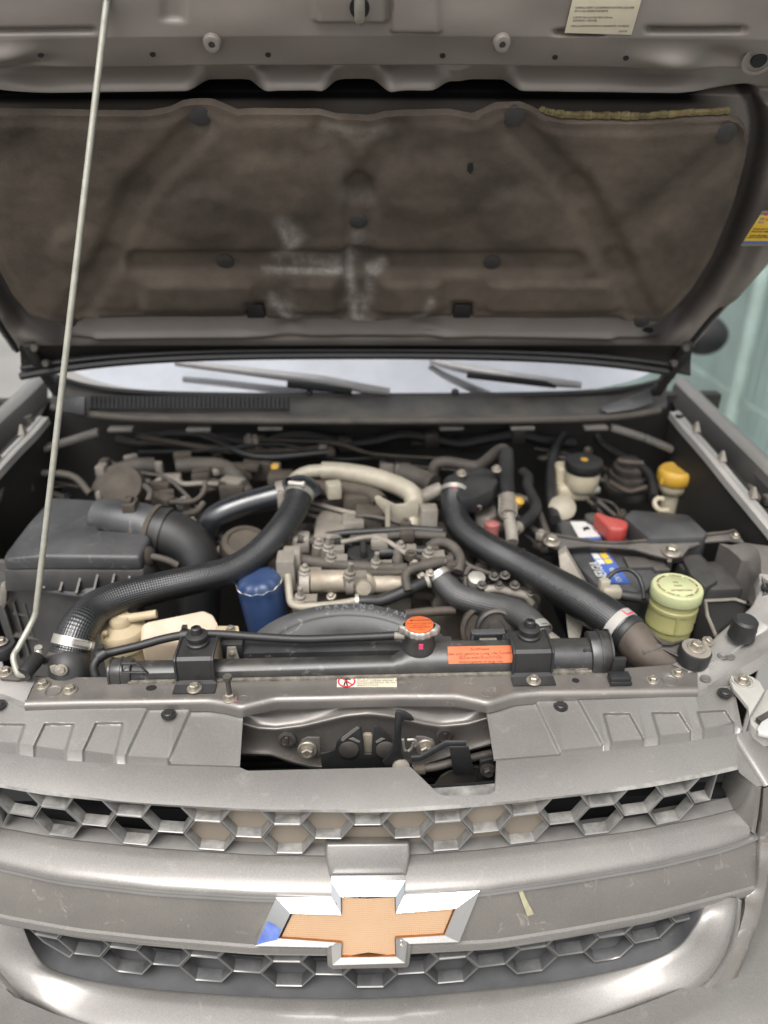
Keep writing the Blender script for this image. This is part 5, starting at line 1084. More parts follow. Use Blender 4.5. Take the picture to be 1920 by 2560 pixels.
# ================================================================ BAY SHELL: firewall, inner fenders, floor, fenders, cowl, windscreen
fw = thing('firewall', 'dark firewall with pressed panels at the back of the engine bay', 'firewall', Vector((0, 1.5, .95)))
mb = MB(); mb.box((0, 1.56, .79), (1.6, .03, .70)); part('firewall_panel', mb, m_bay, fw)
for c, x0, x1, y0, y1, Y in (('E1', 930, 1380, 650, 800, 1.535), ('E1', 1400, 1640, 640, 760, 1.53), ('E2', 330, 1080, 640, 740, 1.535), ('E2', 1300, 1640, 650, 760, 1.53)):
    P = [WY(c, x0, y0, Y), WY(c, x1, y0, Y), WY(c, x1 - 40, y1, Y), WY(c, x0 + 30, y1, Y)]; mb = MB(); mb.prism(P, (0, .02, 0)); part('pressed_panel', mb, m_bay, fw, None, .006)
for c, x, y in (('E2', 280, 675), ('E2', 1085, 670)):
    mb = MB(); p = WY(c, x, y, 1.51); mb.box(p, (.055, .02, .022)); part('foam_pad', mb, m_grime, fw, bevel=.004)
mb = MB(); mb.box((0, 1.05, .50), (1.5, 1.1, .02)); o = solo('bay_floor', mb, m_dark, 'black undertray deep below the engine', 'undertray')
mb = MB(); mb.box((0, .70, .62), (1.2, .02, .50)); mb.box((0, .76, .38), (1.2, .12, .02)); solo('grille_blackout', mb, m_dark, 'black panel added behind the honeycomb grille to keep its openings dark', 'blackout panel')  # added panel, blocks light behind the honeycomb openings
# cowl: black vent panel, its rubber lip, and the white clips below
cw = thing('cowl', 'black cowl panel with vent mesh between the windscreen and the engine bay', 'cowl', PY(780, 880, 1.42))
cx_ = np.linspace(112, 1440, 90)
bow = lambda x: ((x - 785) / 640) ** 2
r1 = [PY(x, 852 - 6 * bow(x) - 26 * bow(x) ** 4, 1.475 + .02 * bow(x)) for x in cx_]; r2 = [PY(x, 897 - 4 * bow(x) - 18 * bow(x) ** 4, 1.40 + .03 * bow(x)) for x in cx_]
mb = MB(); mb.thick([r1, lerp(r1, r2, .5, (0, 0, .003)), r2], (0, 0, -.01)); part('cowl_panel', mb, m_blackd, cw)
l1 = [PY(x, 896 - 4 * bow(x) - 20 * bow(x) ** 4, 1.395 + .04 * bow(x)) for x in cx_]; l2 = [PY(x, 905 - 5 * bow(x) - 18 * bow(x) ** 4, 1.372 + .04 * bow(x)) for x in cx_]; l3 = [PY(x, 917 - 8 * bow(x) - 18 * bow(x) ** 4, 1.36 + .04 * bow(x)) for x in cx_]
mb = MB(); mb.thick([l1, lerp(l1, l2, .5, (0, -.001, .004)), l2], (0, 0, -.004)); part('cowl_lip', mb, m_blackd, cw)
mb = MB(); mb.tube([PY(x, 910 - 7 * bow(x) - 16 * bow(x) ** 4, 1.362 + .04 * bow(x)) for x in cx_[::4]], .0075, 10, 2); part('cowl_seal', mb, m_conduit, cw)
mb = MB()
for i in range(46):
    x = 196 + i * 9.4; a, b = PY(x, 860, 1.452), PY(x, 888, 1.408); mb.bar(a + Vector((0, 0, .004)), b + Vector((0, 0, .004)), .003, .003)
for j in range(6):
    y = 861 + j * 5.2; Yq = 1.452 - j * .0085; mb.bar(PY(196, y, Yq) + Vector((0, 0, .0035)), PY(625, y, Yq) + Vector((0, 0, .0035)), .003, .002)
o = part('vent_mesh', mb, m_black, cw); o['kind'] = 'stuff'
for c, x in (('E1', 785), ('E1', 1290), ('E2', 95), ('E2', 1265), ('E3', 65), ('E3', 540)):
    p = WY(c, x, 603 if c == 'E1' else 592, 1.38); mb = MB(); mb.box(p, (.048, .02, .008)); part('cowl_clip', mb, m_dustmetal, cw, bevel=.002)
for c, x, y in (('E1', 480, 440),):
    P = [WY(c, 410, 385, 1.40), WY(c, 548, 392, 1.385), WY(c, 548, 515, 1.375), WY(c, 400, 490, 1.39)]; mb = MB(); mb.prism(P, (0, .01, -.004)); part('corner_cover', mb, m_box, cw, None, .003)
P = [WY('E3', 560, 470, 1.40), WY('E3', 900, 345, 1.42), WY('E3', 920, 430, 1.40), WY('E3', 800, 475, 1.39), WY('E3', 620, 500, 1.385)]; mb = MB(); mb.prism(P, (0, .01, -.004)); part('corner_cover', mb, m_box, cw, None, .003)
for c, pts in (('E1', [(640, 620), (380, 700), (250, 740), (120, 800)]), ('E3', [(640, 590), (860, 660), (1040, 735)])):
    mb = MB(); P = [WY(c, x, y, 1.39 - i * .012) for i, (x, y) in enumerate(pts)]
    for a, b in zip(P, P[1:]): mb.bar(a, b, .022, .012)
    part('corner_brace', mb, m_dustmetal, cw, None, .003)
# windscreen and wipers
ws = thing('windscreen', 'pale reflecting windscreen seen in the gap under the open hood', 'windscreen', PY(780, 850, 1.49))
wr = []
for t in np.linspace(0, 1, 12):
    wr.append([PY(x, 856 - 8 * bow(x) - 24 * bow(x) ** 4, 1.48) + Vector(((0) * t, .72 * t + .10 * bow(x) * (1), .42 * t - .02 * bow(x))) for x in np.linspace(95, 1460, 60)])
mb = MB(); mb.grid(wr); part('glass', mb, m_glass, ws, ang=80)
mb = MB(); mb.tube([PY(x, 855 - 8 * bow(x) - 24 * bow(x) ** 4, 1.474) for x in np.linspace(100, 1455, 40)], .006, 8, 1); part('glass_seal', mb, m_rubber, ws)
for k, (pts, blade) in enumerate(((((842, 846, 1.462), (780, 838, 1.47), (690, 822, 1.49), (560, 806, 1.515), (380, 784, 1.56)), ((620, 826, 1.47), (760, 846, 1.462))), (((1255, 832, 1.47), (1180, 824, 1.48), (1090, 812, 1.50), (980, 792, 1.535), (930, 778, 1.56)), ((1010, 806, 1.50), (1200, 832, 1.475))))):
    w = thing('wiper', ('long grey wiper arm lying left of the windscreen centre' if k == 0 else 'grey wiper arm lying on the right half of the windscreen'), 'wiper', PY(*pts[0]), 'windscreen wipers')
    P = [PY(*a) for a in pts]; mb = MB(); mb.tube(P, [.007, .010, .011, .009, .007], 10, 4); part('wiper_arm', mb, M('wiper_grey', (.30, .29, .29), .45, .2), w)
    mb = MB(); mb.tube([PY(*blade[0]) + Vector((0, 0, -.004)), PY((blade[0][0] + blade[1][0]) / 2, (blade[0][1] + blade[1][1]) / 2 + 2, 1.47), PY(*blade[1])], .007, 8, 3); part('wiper_blade', mb, m_dark, w)
for x, y in ((668, 850), (983, 848)):
    mb = MB(); mb.lathe([(.008, 0), (.008, .004), (.005, .007), (.0001, .007)], PY(x, y, 1.474), (0, -.3, 1), 12); part('washer_jet', mb, m_black, ws)
# fenders with their inner rails
for s in (1, -1):
    ft = thing('fender', 'painted %s fender top with bright inner rail beside the engine bay' % ('right' if s > 0 else 'left'), 'fender', Vector((s * .69, 1.2, 1.15)))
    if s > 0:
        top = [(1462, 818, 1.60), (1500, 856, 1.50), (1560, 914, 1.37), (1620, 972, 1.26), (1690, 1040, 1.16), (1780, 1126, 1.05)]
        ch = [(1452, 838, 1.585), (1488, 874, 1.485), (1545, 934, 1.355), (1604, 996, 1.245), (1670, 1066, 1.145), (1755, 1152, 1.035)]
        rl = [(1470, 890, 1.40), (1500, 926, 1.34), (1545, 976, 1.27), (1600, 1042, 1.18), (1660, 1112, 1.10), (1730, 1196, 1.02)]
    else:
        top = [(95, 812, 1.60), (60, 846, 1.50), (0, 900, 1.385), (-60, 956, 1.28), (-130, 1022, 1.18)]
        ch = [(104, 834, 1.585), (72, 866, 1.485), (14, 922, 1.37), (-44, 980, 1.265), (-110, 1050, 1.165)]
        rl = [(80, 902, 1.40), (52, 934, 1.34), (8, 978, 1.27), (-50, 1040, 1.18), (-110, 1105, 1.10)]
    T = dense([PY(*a) for a in top]); Ch = dense([PY(*a) for a in ch]); Rl = dense([PY(*a) for a in rl])
    out = [p + Vector((s * .026, 0, -.003)) for p in T]; out2 = [p + Vector((s * .050, 0, -.05)) for p in T]; out3 = [p + Vector((s * .075, 0, -.35)) for p in T]
    mb = MB(); mb.grid([out3, out2, out, lerp(T, T, 0, (s * .012, 0, .004)), T, lerp(T, Ch, .35, (0, 0, -.002))]); part('fender_skin', mb, m_paint, ft, ang=50, fix=True)
    mb = MB(); mb.grid([lerp(T, Ch, .35, (0, 0, -.002)), Ch, lerp(Ch, Rl, .25, (0, 0, -.02)), lerp(Ch, Rl, .8, (0, 0, -.012)), Rl]); part('fender_gutter', mb, m_bay, ft, fix=True)
    rin = [p + Vector((-s * .022, 0, .000)) for p in Rl]
    mb = MB(); mb.grid([[p + Vector((0, 0, -.004)) for p in Rl], [p + Vector((-s * .002, 0, .002)) for p in Rl], [p + Vector((-s * .010, 0, .0035)) for p in Rl], [p + Vector((-s * .012, 0, .001)) for p in Rl], [p + Vector((-s * .020, 0, .001)) for p in Rl], rin, [p + Vector((-s * .024, 0, -.012)) for p in Rl]]); part('inner_rail', mb, m_apron, ft, ang=40, fix=True)
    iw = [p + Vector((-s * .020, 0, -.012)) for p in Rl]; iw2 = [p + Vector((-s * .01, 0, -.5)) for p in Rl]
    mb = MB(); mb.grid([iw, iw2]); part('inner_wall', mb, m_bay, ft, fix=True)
    for k in (7, 14, 21):
        if k < len(Rl):
            p = Rl[k] + Vector((-s * .004, 0, .003)); mb = MB(); mb.frustum([p + Vector((a * .006, b * .009, 0)) for a, b in ((-1, -1), (1, -1), (1, 1), (-1, 1))], [p + Vector((a * .002, b * .002, .018)) for a, b in ((-1, -1), (1, -1), (1, 1), (-1, 1))]); part('seal_clip', mb, m_alu, ft, fix=True)
    inst('hole', dark_me, ft, Rl[2] + Vector((-s * .011, 0, .0035)), (0, 0, 1), (2.2, 1.8, 1)) if s > 0 else None
# mesh side fence, door mirror
mir = thing('door_mirror', 'dark door mirror standing out past the right hood edge', 'mirror', PY(1520, 735, 2.2))
mb = MB(); c = PY(1515, 722, 2.2); mb.lathe([(.0001, -.06), (.05, -.05), (.065, -.02), (.067, .01), (.06, .04), (.04, .055), (.0001, .06)], c, (0, -1, 0), 20, 1.1, .9); part('mirror_shell', mb, m_black, mir)
fen = thing('mesh_fence', 'blurred green mesh fence and pale wall beyond the right fender', 'fence', Vector((2.6, 4, 0)))
def fpt(x, z, dy=0): return Vector((2.55 + .0 * x, x, z))
m_net = M('green_net', (.31, .40, .375), .8, var=(.9, .35)); m_net2 = M('pale_wall', (.62, .62, .55), .85, var=(1.5, .18)); m_post = M('fence_post', (.33, .42, .39), .5)
mb = MB(); mb.box((1.800, 4.2, 1.4), (.06, 7.5, 3.2)); part('net_panel', mb, m_net, fen)
mb = MB(); mb.box((1.730, 6.6, 1.4), (.05, 3.4, 3.2)); part('pale_panel', mb, m_net2, fen)
for y in (1.6, 3.1, 4.85, 6.4):
    mb = MB(); mb.tube([Vector((1.670, y, 0)), Vector((1.670, y, 3.0))], .03, 10, 1); part('post', mb, m_post, fen)
mb = MB()
for i in range(120): mb.box((1.690, .8 + i * .06, 1.4), (.003, .003, 3.1))
for z in (.6, 1.15, 1.7): mb.box((1.695, 4.2, z), (.008, 7.4, .02))
o = part('wire_mesh', mb, m_post, fen); o['kind'] = 'stuff'
lw = MB(); lw.box((-4.5, 5, .9), (.2, 12, 1.8)); solo('yard_wall', lw, m_net2, 'low pale wall beyond the left fender', 'wall')

# ================================================================ LEFT SIDE: air filter box and intake
afb = thing('air_filter_box', 'black ribbed air filter box at the left of the engine bay', 'air filter box', WZ('E4', 500, 450, 1.05))
Zt = 1.066
lid = [(335, 160), (655, 178), (662, 192), (640, 372), (945, 390), (972, 420), (900, 548), (280, 538), (60, 548), (20, 565), (40, 510), (180, 330)]
zl = [1.075, 1.075, 1.074, 1.068, 1.066, 1.064, 1.058, 1.060, 1.058, 1.052, 1.056, 1.066]
TP = [WZ('E4', x, y, z) for (x, y), z in zip(lid, zl)]
TP = [Vector((min(p.x, 9), p.y, p.z)) for p in TP]
cen = sum(TP, Vector()) / len(TP)
BP = [Vector((p.x + (p.x - cen.x) * .02, p.y + (p.y - cen.y) * .03, 1.032)) for p in TP]
BQ = [Vector((p.x + (p.x - cen.x) * .08, p.y + (p.y - cen.y) * .10, .996)) for p in TP]
mb = MB(); mb.frustum([p + Vector((0, 0, .002)) for p in BP], BQ); part('lid_base', mb, m_blackd, afb, None, .003, fix=True)
mb = MB(); mb.frustum(TP, BP); part('lid', mb, m_box, afb, None, .006, seg=3, fix=True)
# flared ribbed skirt across the front
fl = [WZ('E4', x, y, 1.03) for x, y in ((-60, 585), (0, 590), (140, 588), (300, 592), (600, 606), (880, 600))]
lo_ = [WZ('E4', x, y, .995) for x, y in ((-60, 700), (0, 712), (100, 730), (300, 752), (620, 795), (900, 800))]
mb = MB(); mb.thick([fl, lo_], (0, .012, 0)); part('lid_skirt', mb, m_dustrib, afb, fix=True)
for xt, yt, xb2, yb2 in ((22, 588, 0, 660), (128, 566, 92, 714), (232, 585, 200, 730), (336, 604, 300, 744), (438, 620, 402, 760), (542, 634, 508, 776), (645, 648, 612, 790), (748, 660, 715, 800), (850, 672, 830, 806)):
    a, b = WZ('E4', xt, yt, 1.022) + Vector((0, -.004, 0)), WZ('E4', xb2, yb2, .996) + Vector((0, -.008, 0)); mb = MB(); mb.bar(a, b, .003, .022, (0, 1, .3)); part('lid_rib', mb, m_dustmetal, afb)
mb = MB(); P = [WZ('E4', x, y, .994) + Vector((0, -.006, 0)) for x, y in ((-70, 700), (90, 722), (300, 752), (620, 796), (900, 812))]; mb.tube(P, .004, 8, 2); part('lid_flange', mb, m_box, afb)
lw_ = [WZ('E4', x, y, .985) for x, y in ((-80, 725), (0, 735), (300, 775), (620, 815), (880, 830))]
lw2 = [p + Vector((0, .015, -.20)) for p in lw_]
mb = MB(); mb.thick([lw_, lw2], (0, .03, 0)); part('lower_box', mb, m_dustrib, afb, fix=True)
for x, y0, y1 in ((30, 860, 1080), (95, 830, 1090), (165, 840, 1100), (240, 855, 1110), (310, 870, 1120), (382, 880, 1130), (450, 890, 1020)):
    a = WY('E4', x, y0, lw_[1].y - .002 + .0 * x); b = a + Vector((-.004, .012, -.12)); mb = MB(); mb.bar(a, b, .003, .014, (0, 1, 0)); part('box_rib', mb, m_dustmetal, afb)
for y, in ((905,), (1050,)):
    mb = MB(); mb.bar(WY('E4', 95, y, lw_[1].y + .002), WY('E4', 480, y + 55, lw_[1].y + .008), .014, .003); part('box_rib', mb, m_dustmetal, afb)
P = qs('E4', [(270, 825), (292, 812), (450, 832), (478, 828), (475, 850), (440, 850), (300, 830)]); mb = MB(); mb.prism([PY(x, y, lw_[1].y - .01) for x, y in P], (0, .006, 0)); part('box_latch', mb, m_black, afb, None, .001)
P = qs('E4', [(0, 735), (20, 725), (45, 745), (40, 850), (18, 872), (-20, 860)]); mb = MB(); mb.prism([PY(x, y, lw_[1].y - .02) for x, y in P], (0, .012, 0)); part('box_latch', mb, m_alu, afb, None, .002)
# outlet, sensor and elbow
oa = [WY('E4', 640, 300, 1.14), WY('E4', 780, 318, 1.13), WY('E4', 900, 340, 1.125), WY('E4', 985, 365, 1.12)]
mb = MB(); mb.tube(oa, [.034, .036, .038, .038], 24, 3); part('outlet', mb, m_box, afb)
mb = MB(); mb.box(WY('E4', 850, 240, 1.12), (.022, .03, .03)); mb.box(WY('E4', 835, 200, 1.12), (.014, .02, .02)); mb.tube([WY('E4', 845, 300, 1.105), WY('E4', 855, 400, 1.09)], .007, 8, 1); part('flow_sensor', mb, m_grime, afb, bevel=.003)
mb = MB(); mb.box(WY('E4', 905, 255, 1.13), (.03, .03, .016)); mb.box(WY('E4', 960, 270, 1.13), (.022, .02, .022)); part('sensor_plug', mb, m_alu, afb, bevel=.003)
ie = thing('intake_elbow', 'thick black intake elbow curving down from the air filter box', 'intake pipe', WY('E4', 1000, 380, 1.12))
P = [WY('E4', 985, 375, 1.125), WY('E4', 1060, 395, 1.12), WY('E4', 1150, 430, 1.115), WY('E4', 1240, 510, 1.105), WY('E4', 1285, 640, 1.09), WY('E4', 1290, 800, 1.075), WY('E4', 1280, 960, 1.06), WY('E4', 1270, 1100, 1.05)]
mb = MB(); mb.tube(P, [.043, .043, .042, .040, .038, .037, .036, .036], 30, 6); part('elbow', mb, m_rubber, ie, ang=60)
for i, s in ((0, .0445), (1, .0442)): bandclamp('elbow_ring', P[i] + (P[1] - P[0]) * .25, (P[1] - P[0]), s, .008, m_black if i else m_grime, ie)
tube_thing('breather_hose', 'thin breather hose from the air filter box side to the intake elbow', 'hose', 'E4', [(960, 545, 1.05), (1020, 555, 1.05), (1090, 575, 1.05), (1150, 605, 1.05)], .0058, m_conduit)
mb = MB(); mb.lathe([(.016, -.006), (.016, .004), (.010, .008), (.0001, .008)], WY('E4', 955, 545, 1.05), (1, -.4, .2), 16); part('breather_grommet', mb, m_grime, afb)

# smooth charge pipe from the turbo to the collar at the left hose
cp = thing('charge_pipe', 'smooth black pipe from the hose collar arching left behind the air elbow', 'pipe', WY('E5', 590, 440, 1.2))
P = [WY('E5', 640, 405, 1.215), WY('E5', 580, 430, 1.215), WY('E5', 450, 462, 1.21), (WY('E5', 300, 505, 1.2)), WY('E5', 160, 560, 1.19), WY('E5', 70, 630, 1.185), WY('E5', 40, 720, 1.18), WY('E5', 45, 850, 1.17)]
mb = MB(); mb.tube(P, [.026, .024, .0222, .0222, .0225, .0225, .0225, .0225], 26, 6); part('pipe', mb, m_smooth, cp, ang=60)
mb = MB(); mb.tube([WY('E5', 770, 470, 1.22), WY('E5', 740, 425, 1.225), WY('E5', 690, 400, 1.222), WY('E5', 630, 408, 1.216)], [.026, .028, .028, .026], 22, 5); part('collar', mb, m_smooth, cp)
bandclamp('collar_clamp', WY('E5', 568, 436, 1.214), P[1] - P[2], .0250, .014, m_alu, cp)
mb = MB(); mb.box(WY('E5', 560, 470, 1.19), (.012, .012, .034)); part('clamp_block', mb, m_alu, cp, bevel=.002)
# oil filter
of = thing('oil_filter', 'blue enamelled oil filter can with a dented fluted top rim', 'oil filter', WY('E5', 420, 1200, 1.02))
oc = WY('E5', 408, 1035, 1.02); ax = Vector((-.10, -.04, 1)).normalized()
N_ = 48; u_, v_, _ = frame(ax); rows = []
for r_, h_, fl_ in ((.0002, .012, 0), (.020, .012, 0), (.030, .0095, .2), (.0338, .005, .6), (.0365, -.001, 1), (.0372, -.006, 1), (.0362, -.012, .5), (.0368, -.018, .0), (.0362, -.05, 0), (.0345, -.10, 0), (.033, -.15, 0)):
    rows.append([oc + ax * (h_ + .0018 * fl_ * math.cos(12 * a)) + (u_ * math.cos(a) + v_ * math.sin(a)) * r_ * (1 + .022 * fl_ * math.cos(12 * a)) for a in np.linspace(0, 2 * math.pi, 97)])
mb = MB(); mb.grid(rows[::-1]); part('can', mb, m_blue, of, ang=50, fix=True)
mb = MB(); mb.tube([oc + ax * (-.0005 + .0018 * math.cos(12 * a)) + (u_ * math.cos(a) + v_ * math.sin(a)) * .0368 * (1 + .022 * math.cos(12 * a)) for a in np.linspace(0, 2 * math.pi, 97)], .0008, 6, 1); part('worn_rim', mb, m_steel, of)
mb = MB(); mb.box(oc + ax * -.16, (.09, .09, .03)); part('filter_head', mb, m_alu, of, bevel=.004)
# cream expansion bottle
eb = thing('expansion_bottle', 'cream plastic coolant bottle with a capped round neck behind the left bracket', 'bottle', WZ('E4', 800, 1080, 1.0))
nc = WZ('E4', 800, 1085, 1.0)
body = [(905, 1100), (910, 985), (960, 960), (1320, 890), (1380, 915), (1415, 985), (1410, 1080), (1150, 1120)]
zb = [.985, 1.002, 1.006, 1.01, 1.01, 1.004, .985, .975]
TPb = [WZ('E4', x, y, z) for (x, y), z in zip(body, zb)]
BPb = [p + Vector((0, .006, -.08)) for p in TPb]
mb = MB(); mb.frustum(TPb, BPb); part('bottle_body', mb, m_cream2, eb, None, .015, seg=5, fix=True)
mb = MB(); mb.prism([WZ('E4', x, y, 1.004) for x, y in ((1400, 995), (1545, 995), (1552, 1035), (1400, 1040))], (0, 0, -.005)); part('mounting_tab', mb, m_cream, eb, None, .0015)
inst('bolt', bolt_me, eb, WZ('E4', 1495, 1022, 1.004), (0, 0, 1), .8)
nt = WY('E4', 795, 1040, .925)
mb = MB(); mb.lathe([(.0335, -.06), (.0335, -.02), (.0362, -.019), (.0362, -.012), (.0345, -.011), (.0345, 0)], nt, n=34); part('neck', mb, m_cream, eb, ang=35)
mb = MB(); mb.lathe([(.0352, -.001), (.0352, .006), (.0330, .010), (.020, .0155), (.0165, .0165), (.0165, .026), (.0140, .030), (.0001, .0305)], nt, n=34); kp = part('neck_cap', mb, m_cream, eb, ang=35)
cpn = nt + Vector((0, 0, .024)); mb = MB(); mb.tube([cpn, cpn + Vector((.030, .002, .003)), cpn + Vector((.054, .004, .006))], [.0075, .0066, .0066], 14, 2); part('cap_nipple', mb, m_cream, kp)
P = qs('E4', [(690, 1040), (660, 1042), (648, 1060), (652, 1090), (640, 1100), (642, 1130), (652, 1160), (680, 1165), (682, 1120), (664, 1085), (672, 1062), (695, 1062)]); mb = MB(); mb.prism([PY(x, y, .893) for x, y in P], (0, .006, 0)); part('cap_strap', mb, m_cream, eb, None, .001)

# ================================================================ ENGINE
en = thing('engine', 'dusty diesel engine with alloy covers, intake runners and wiring in the middle of the bay', 'engine', Vector((0, 1.15, .85)))
mb = MB(); mb.box((.03, 1.22, .80), (.46, .36, .24)); mb.box((.02, 1.10, .72), (.40, .2, .3)); part('block', mb, m_grime, en, bevel=.02)
tbox('valve_cover', 'E5', [(735, 800), (740, 770), (990, 785), (1045, 850), (1010, 890), (760, 890)], .985, .07, m_alu, en, .004, .02)
tbox('valve_cover', 'E5', [(1250, 880), (1300, 850), (1480, 862), (1490, 905), (1470, 940), (1250, 920)], .985, .07, m_alu, en, .004, .02)
tbox('cover_block', 'E5', [(800, 590), (850, 525), (1010, 535), (1015, 640), (980, 710), (780, 720)], 1.03, .10, m_alu, en, .006, .02)
tbox('cover_block', 'E5', [(1340, 745), (1480, 750), (1500, 780), (1420, 800), (1330, 780)], 1.0, .05, m_alu, en, .005)
def hcyl(c, x0, x1, y, Y, rpx, name, mat):
    a, b = WY(c, x0, y, Y), WY(c, x1, y, Y); r = rpx / CR[c][2] / 1.15732 * mpp((a + b) / 2)
    mb = MB(); mb.tube([a, a * .98 + b * .02, a * .02 + b * .98, b], [r * .85, r, r, r * .85], 22, 1); return part(name, mb, mat, en)
hcyl('E5', 765, 1012, 1030, 1.035, 78, 'intake_runner', m_alub); hcyl('E5', 1050, 1420, 1050, 1.035, 66, 'intake_runner', m_alub); hcyl('E5', 690, 760, 1050, 1.04, 90, 'runner_flange', m_alu)
hcyl('E5', 1008, 1062, 1040, 1.03, 88, 'runner_flange', m_alu)
mb = MB(); mb.lathe([(.020, -.01), (.020, .0), (.012, .006), (.012, .018), (.0001, .019)], WY('E5', 1132, 1060, 1.02), (0, -1, .3), 22); part('boss', mb, m_alub, en)
tbox('runner_base', 'E5', [(690, 1100), (800, 1095), (1400, 1090), (1460, 1110), (1460, 1150), (800, 1165), (690, 1150)], .95, .06, m_alu, en, .004)
for x, y, Y in ((722, 950, 1.04), (1035, 975, 1.02), (885, 790, 1.09), (1385, 790, 1.08), (1215, 900, 1.05), (1580, 830, 1.06), (690, 1140, 1.0), (905, 860, 1.06), (820, 770, 1.10)):
    p = WY('E5', x, y, Y); mb = MB(); mb.lathe([(.011, -.03), (.0105, -.004), (.0085, -.002), (.0085, .003), (.0042, .004), (.0042, .010 + .01 * ((x * 7) % 3 == 0)), (.0001, .0105 + .01 * ((x * 7) % 3 == 0))], p, (.1, -.15, 1), n=8); mb.box(p + Vector((.012, .004, -.012)), (.03, .02, .016)); part('stud', mb, m_alu, en)
# oil filler cap
foc = WY('E5', 1130, 845, 1.085); mb = MB(); mb.lathe([(.020, -.03), (.022, -.008), (.0285, -.006), (.0292, .0), (.027, .004), (.020, .005), (.0001, .0055)], foc, n=28); oc2 = part('oil_filler_cap', mb, m_black, en)
mb = MB(); mb.box(foc + Vector((0, 0, .012)), (.010, .046, .016)); part('cap_grip', mb, m_black, oc2, bevel=.003)
# wiring conduits and small hoses across the engine
for pts, r, mat in (([(600, 845, 1.09), (680, 872, 1.075), (760, 893, 1.065), (1000, 922, 1.055), (1200, 938, 1.05), (1430, 946, 1.05)], .0098, m_conduit),
                    ([(690, 745, 1.14), (840, 722, 1.14), (1000, 700, 1.14), (1150, 690, 1.14), (1300, 682, 1.14), (1470, 672, 1.14), (1680, 685, 1.13)], .0066, m_rubber),
                    ([(1040, 745, 1.13), (1200, 735, 1.13), (1350, 715, 1.135), (1500, 712, 1.13), (1700, 722, 1.12)], .0082, m_conduit),
                    ([(850, 760, 1.11), (980, 768, 1.11), (1050, 775, 1.11)], .0066, m_rubber),
                    ([(1240, 835, 1.09), (1400, 825, 1.09), (1560, 830, 1.085)], .0105, m_rubber),
                    ([(1190, 660, 1.18), (1230, 600, 1.19), (1260, 560, 1.2)], .005, m_grime),
                    ([(1440, 1100, 1.0), (1420, 1000, 1.02), (1460, 950, 1.03), (1560, 925, 1.04)], .0075, m_conduit),
                    ([(1480, 960, 1.03), (1380, 970, 1.04), (1200, 975, 1.04), (1050, 960, 1.045)], .006, m_grime),
                    ([(760, 385, 1.26), (880, 395, 1.26), (1000, 392, 1.26), (1120, 405, 1.255), (1200, 440, 1.24), (1245, 490, 1.22)], .0165, m_grime)):
    qtube('wiring_conduit' if mat is not m_rubber else 'small_hose', 'E5', pts, r, mat, en, 10)
for c, pts, r in (('E6', [(240, 960, 1.09), (310, 915, 1.09), (400, 930, 1.09), (470, 990, 1.08), (500, 1060, 1.06), (480, 1160, 1.04)], .009), ('E6', [(280, 970, 1.09), (360, 960, 1.1), (430, 1010, 1.09), (400, 1060, 1.07), (240, 1110, 1.05)], .008), ('E6', [(500, 1020, 1.07), (560, 1100, 1.06), (700, 1160, 1.05), (860, 1210, 1.05)], .004), ('E6', [(560, 1290, 1.03), (540, 1180, 1.05), (590, 1110, 1.06)], .006), ('E6', [(420, 1060, 1.06), (330, 1080, 1.05), (200, 1110, 1.04), (80, 1130, 1.04)], .009)):
    qtube('wiring_conduit', c, pts, r, m_conduit, en, 10)
for x, y, Y, s in ((60, 860, 1.12, .02), (270, 980, 1.08, .018), (430, 1110, 1.05, .016), (610, 1240, 1.03, .018)):
    mb = MB(); mb.box(WY('E6', x, y, Y), (s * 1.2, s, s)); part('connector', mb, m_grime, en, bevel=.003)
# pumps and pulleys under the radiator hose
tbox('pump_body', 'E6', [(650, 1120), (720, 1090), (860, 1190), (1000, 1260), (1120, 1300), (1180, 1370), (1150, 1450), (960, 1380), (740, 1310), (640, 1290), (560, 1290)], .93, .10, m_alu, en, .008)
tbox('pump_lid', 'E6', [(760, 1180), (830, 1160), (930, 1230), (960, 1290), (880, 1300), (780, 1260)], .955, .03, m_alu, en, .006)
for x, y in ((780, 1200), (870, 1190), (950, 1270), (820, 1270), (1080, 1330), (680, 1270)): inst('bolt', bolt_dk, en, WY('E6', x, y, 1.0), (0, -.4, 1), .9)
mb = MB(); mb.tube([WY('E6', x, y, 1.0) for x, y in ((700, 1310), (800, 1300), (920, 1330), (1040, 1360), (1090, 1420))], .007, 10, 4); part('cast_rib', mb, m_alu, en)
mb = MB(); mb.lathe([(.030, -.02), (.032, .0), (.028, .003), (.026, -.004), (.014, -.004), (.012, .003), (.0001, .003)], WY('E6', 800, 1640, .93), (0, -1, .4), 26); part('pulley', mb, m_darkmetal, en)
mb = MB(); mb.lathe([(.040, -.02), (.042, .0), (.036, .003), (.034, -.004), (.0001, -.003)], WY('E6', 720, 1640, .96), (0, -1, .4), 26); part('pulley', mb, m_grime, en)
tbox('front_cover', 'E6', [(280, 1530), (440, 1510), (470, 1620), (430, 1690), (330, 1640)], .88, .06, m_alu, en, .008)
mb = MB(); mb.lathe([(.013, -.01), (.014, .006), (.011, .007), (.0001, .008)], WY('E6', 635, 1225, 1.02), (0, -.3, 1), 18); part('sensor', mb, m_steel, en)
qtube('rusty_line', 'E6', [(40, 1515, .98), (150, 1500, .985), (300, 1488, .99), (450, 1480, .995)], .0075, m_rustpipe, en)
qtube('coolant_pipe', 'E5', [(600, 900, 1.06), (612, 1040, 1.02), (622, 1150, 1.0), (640, 1190, .99), (690, 1208, .985), (800, 1204, .985), (960, 1188, .99), (1075, 1168, .995)], .0062, m_beige, en)
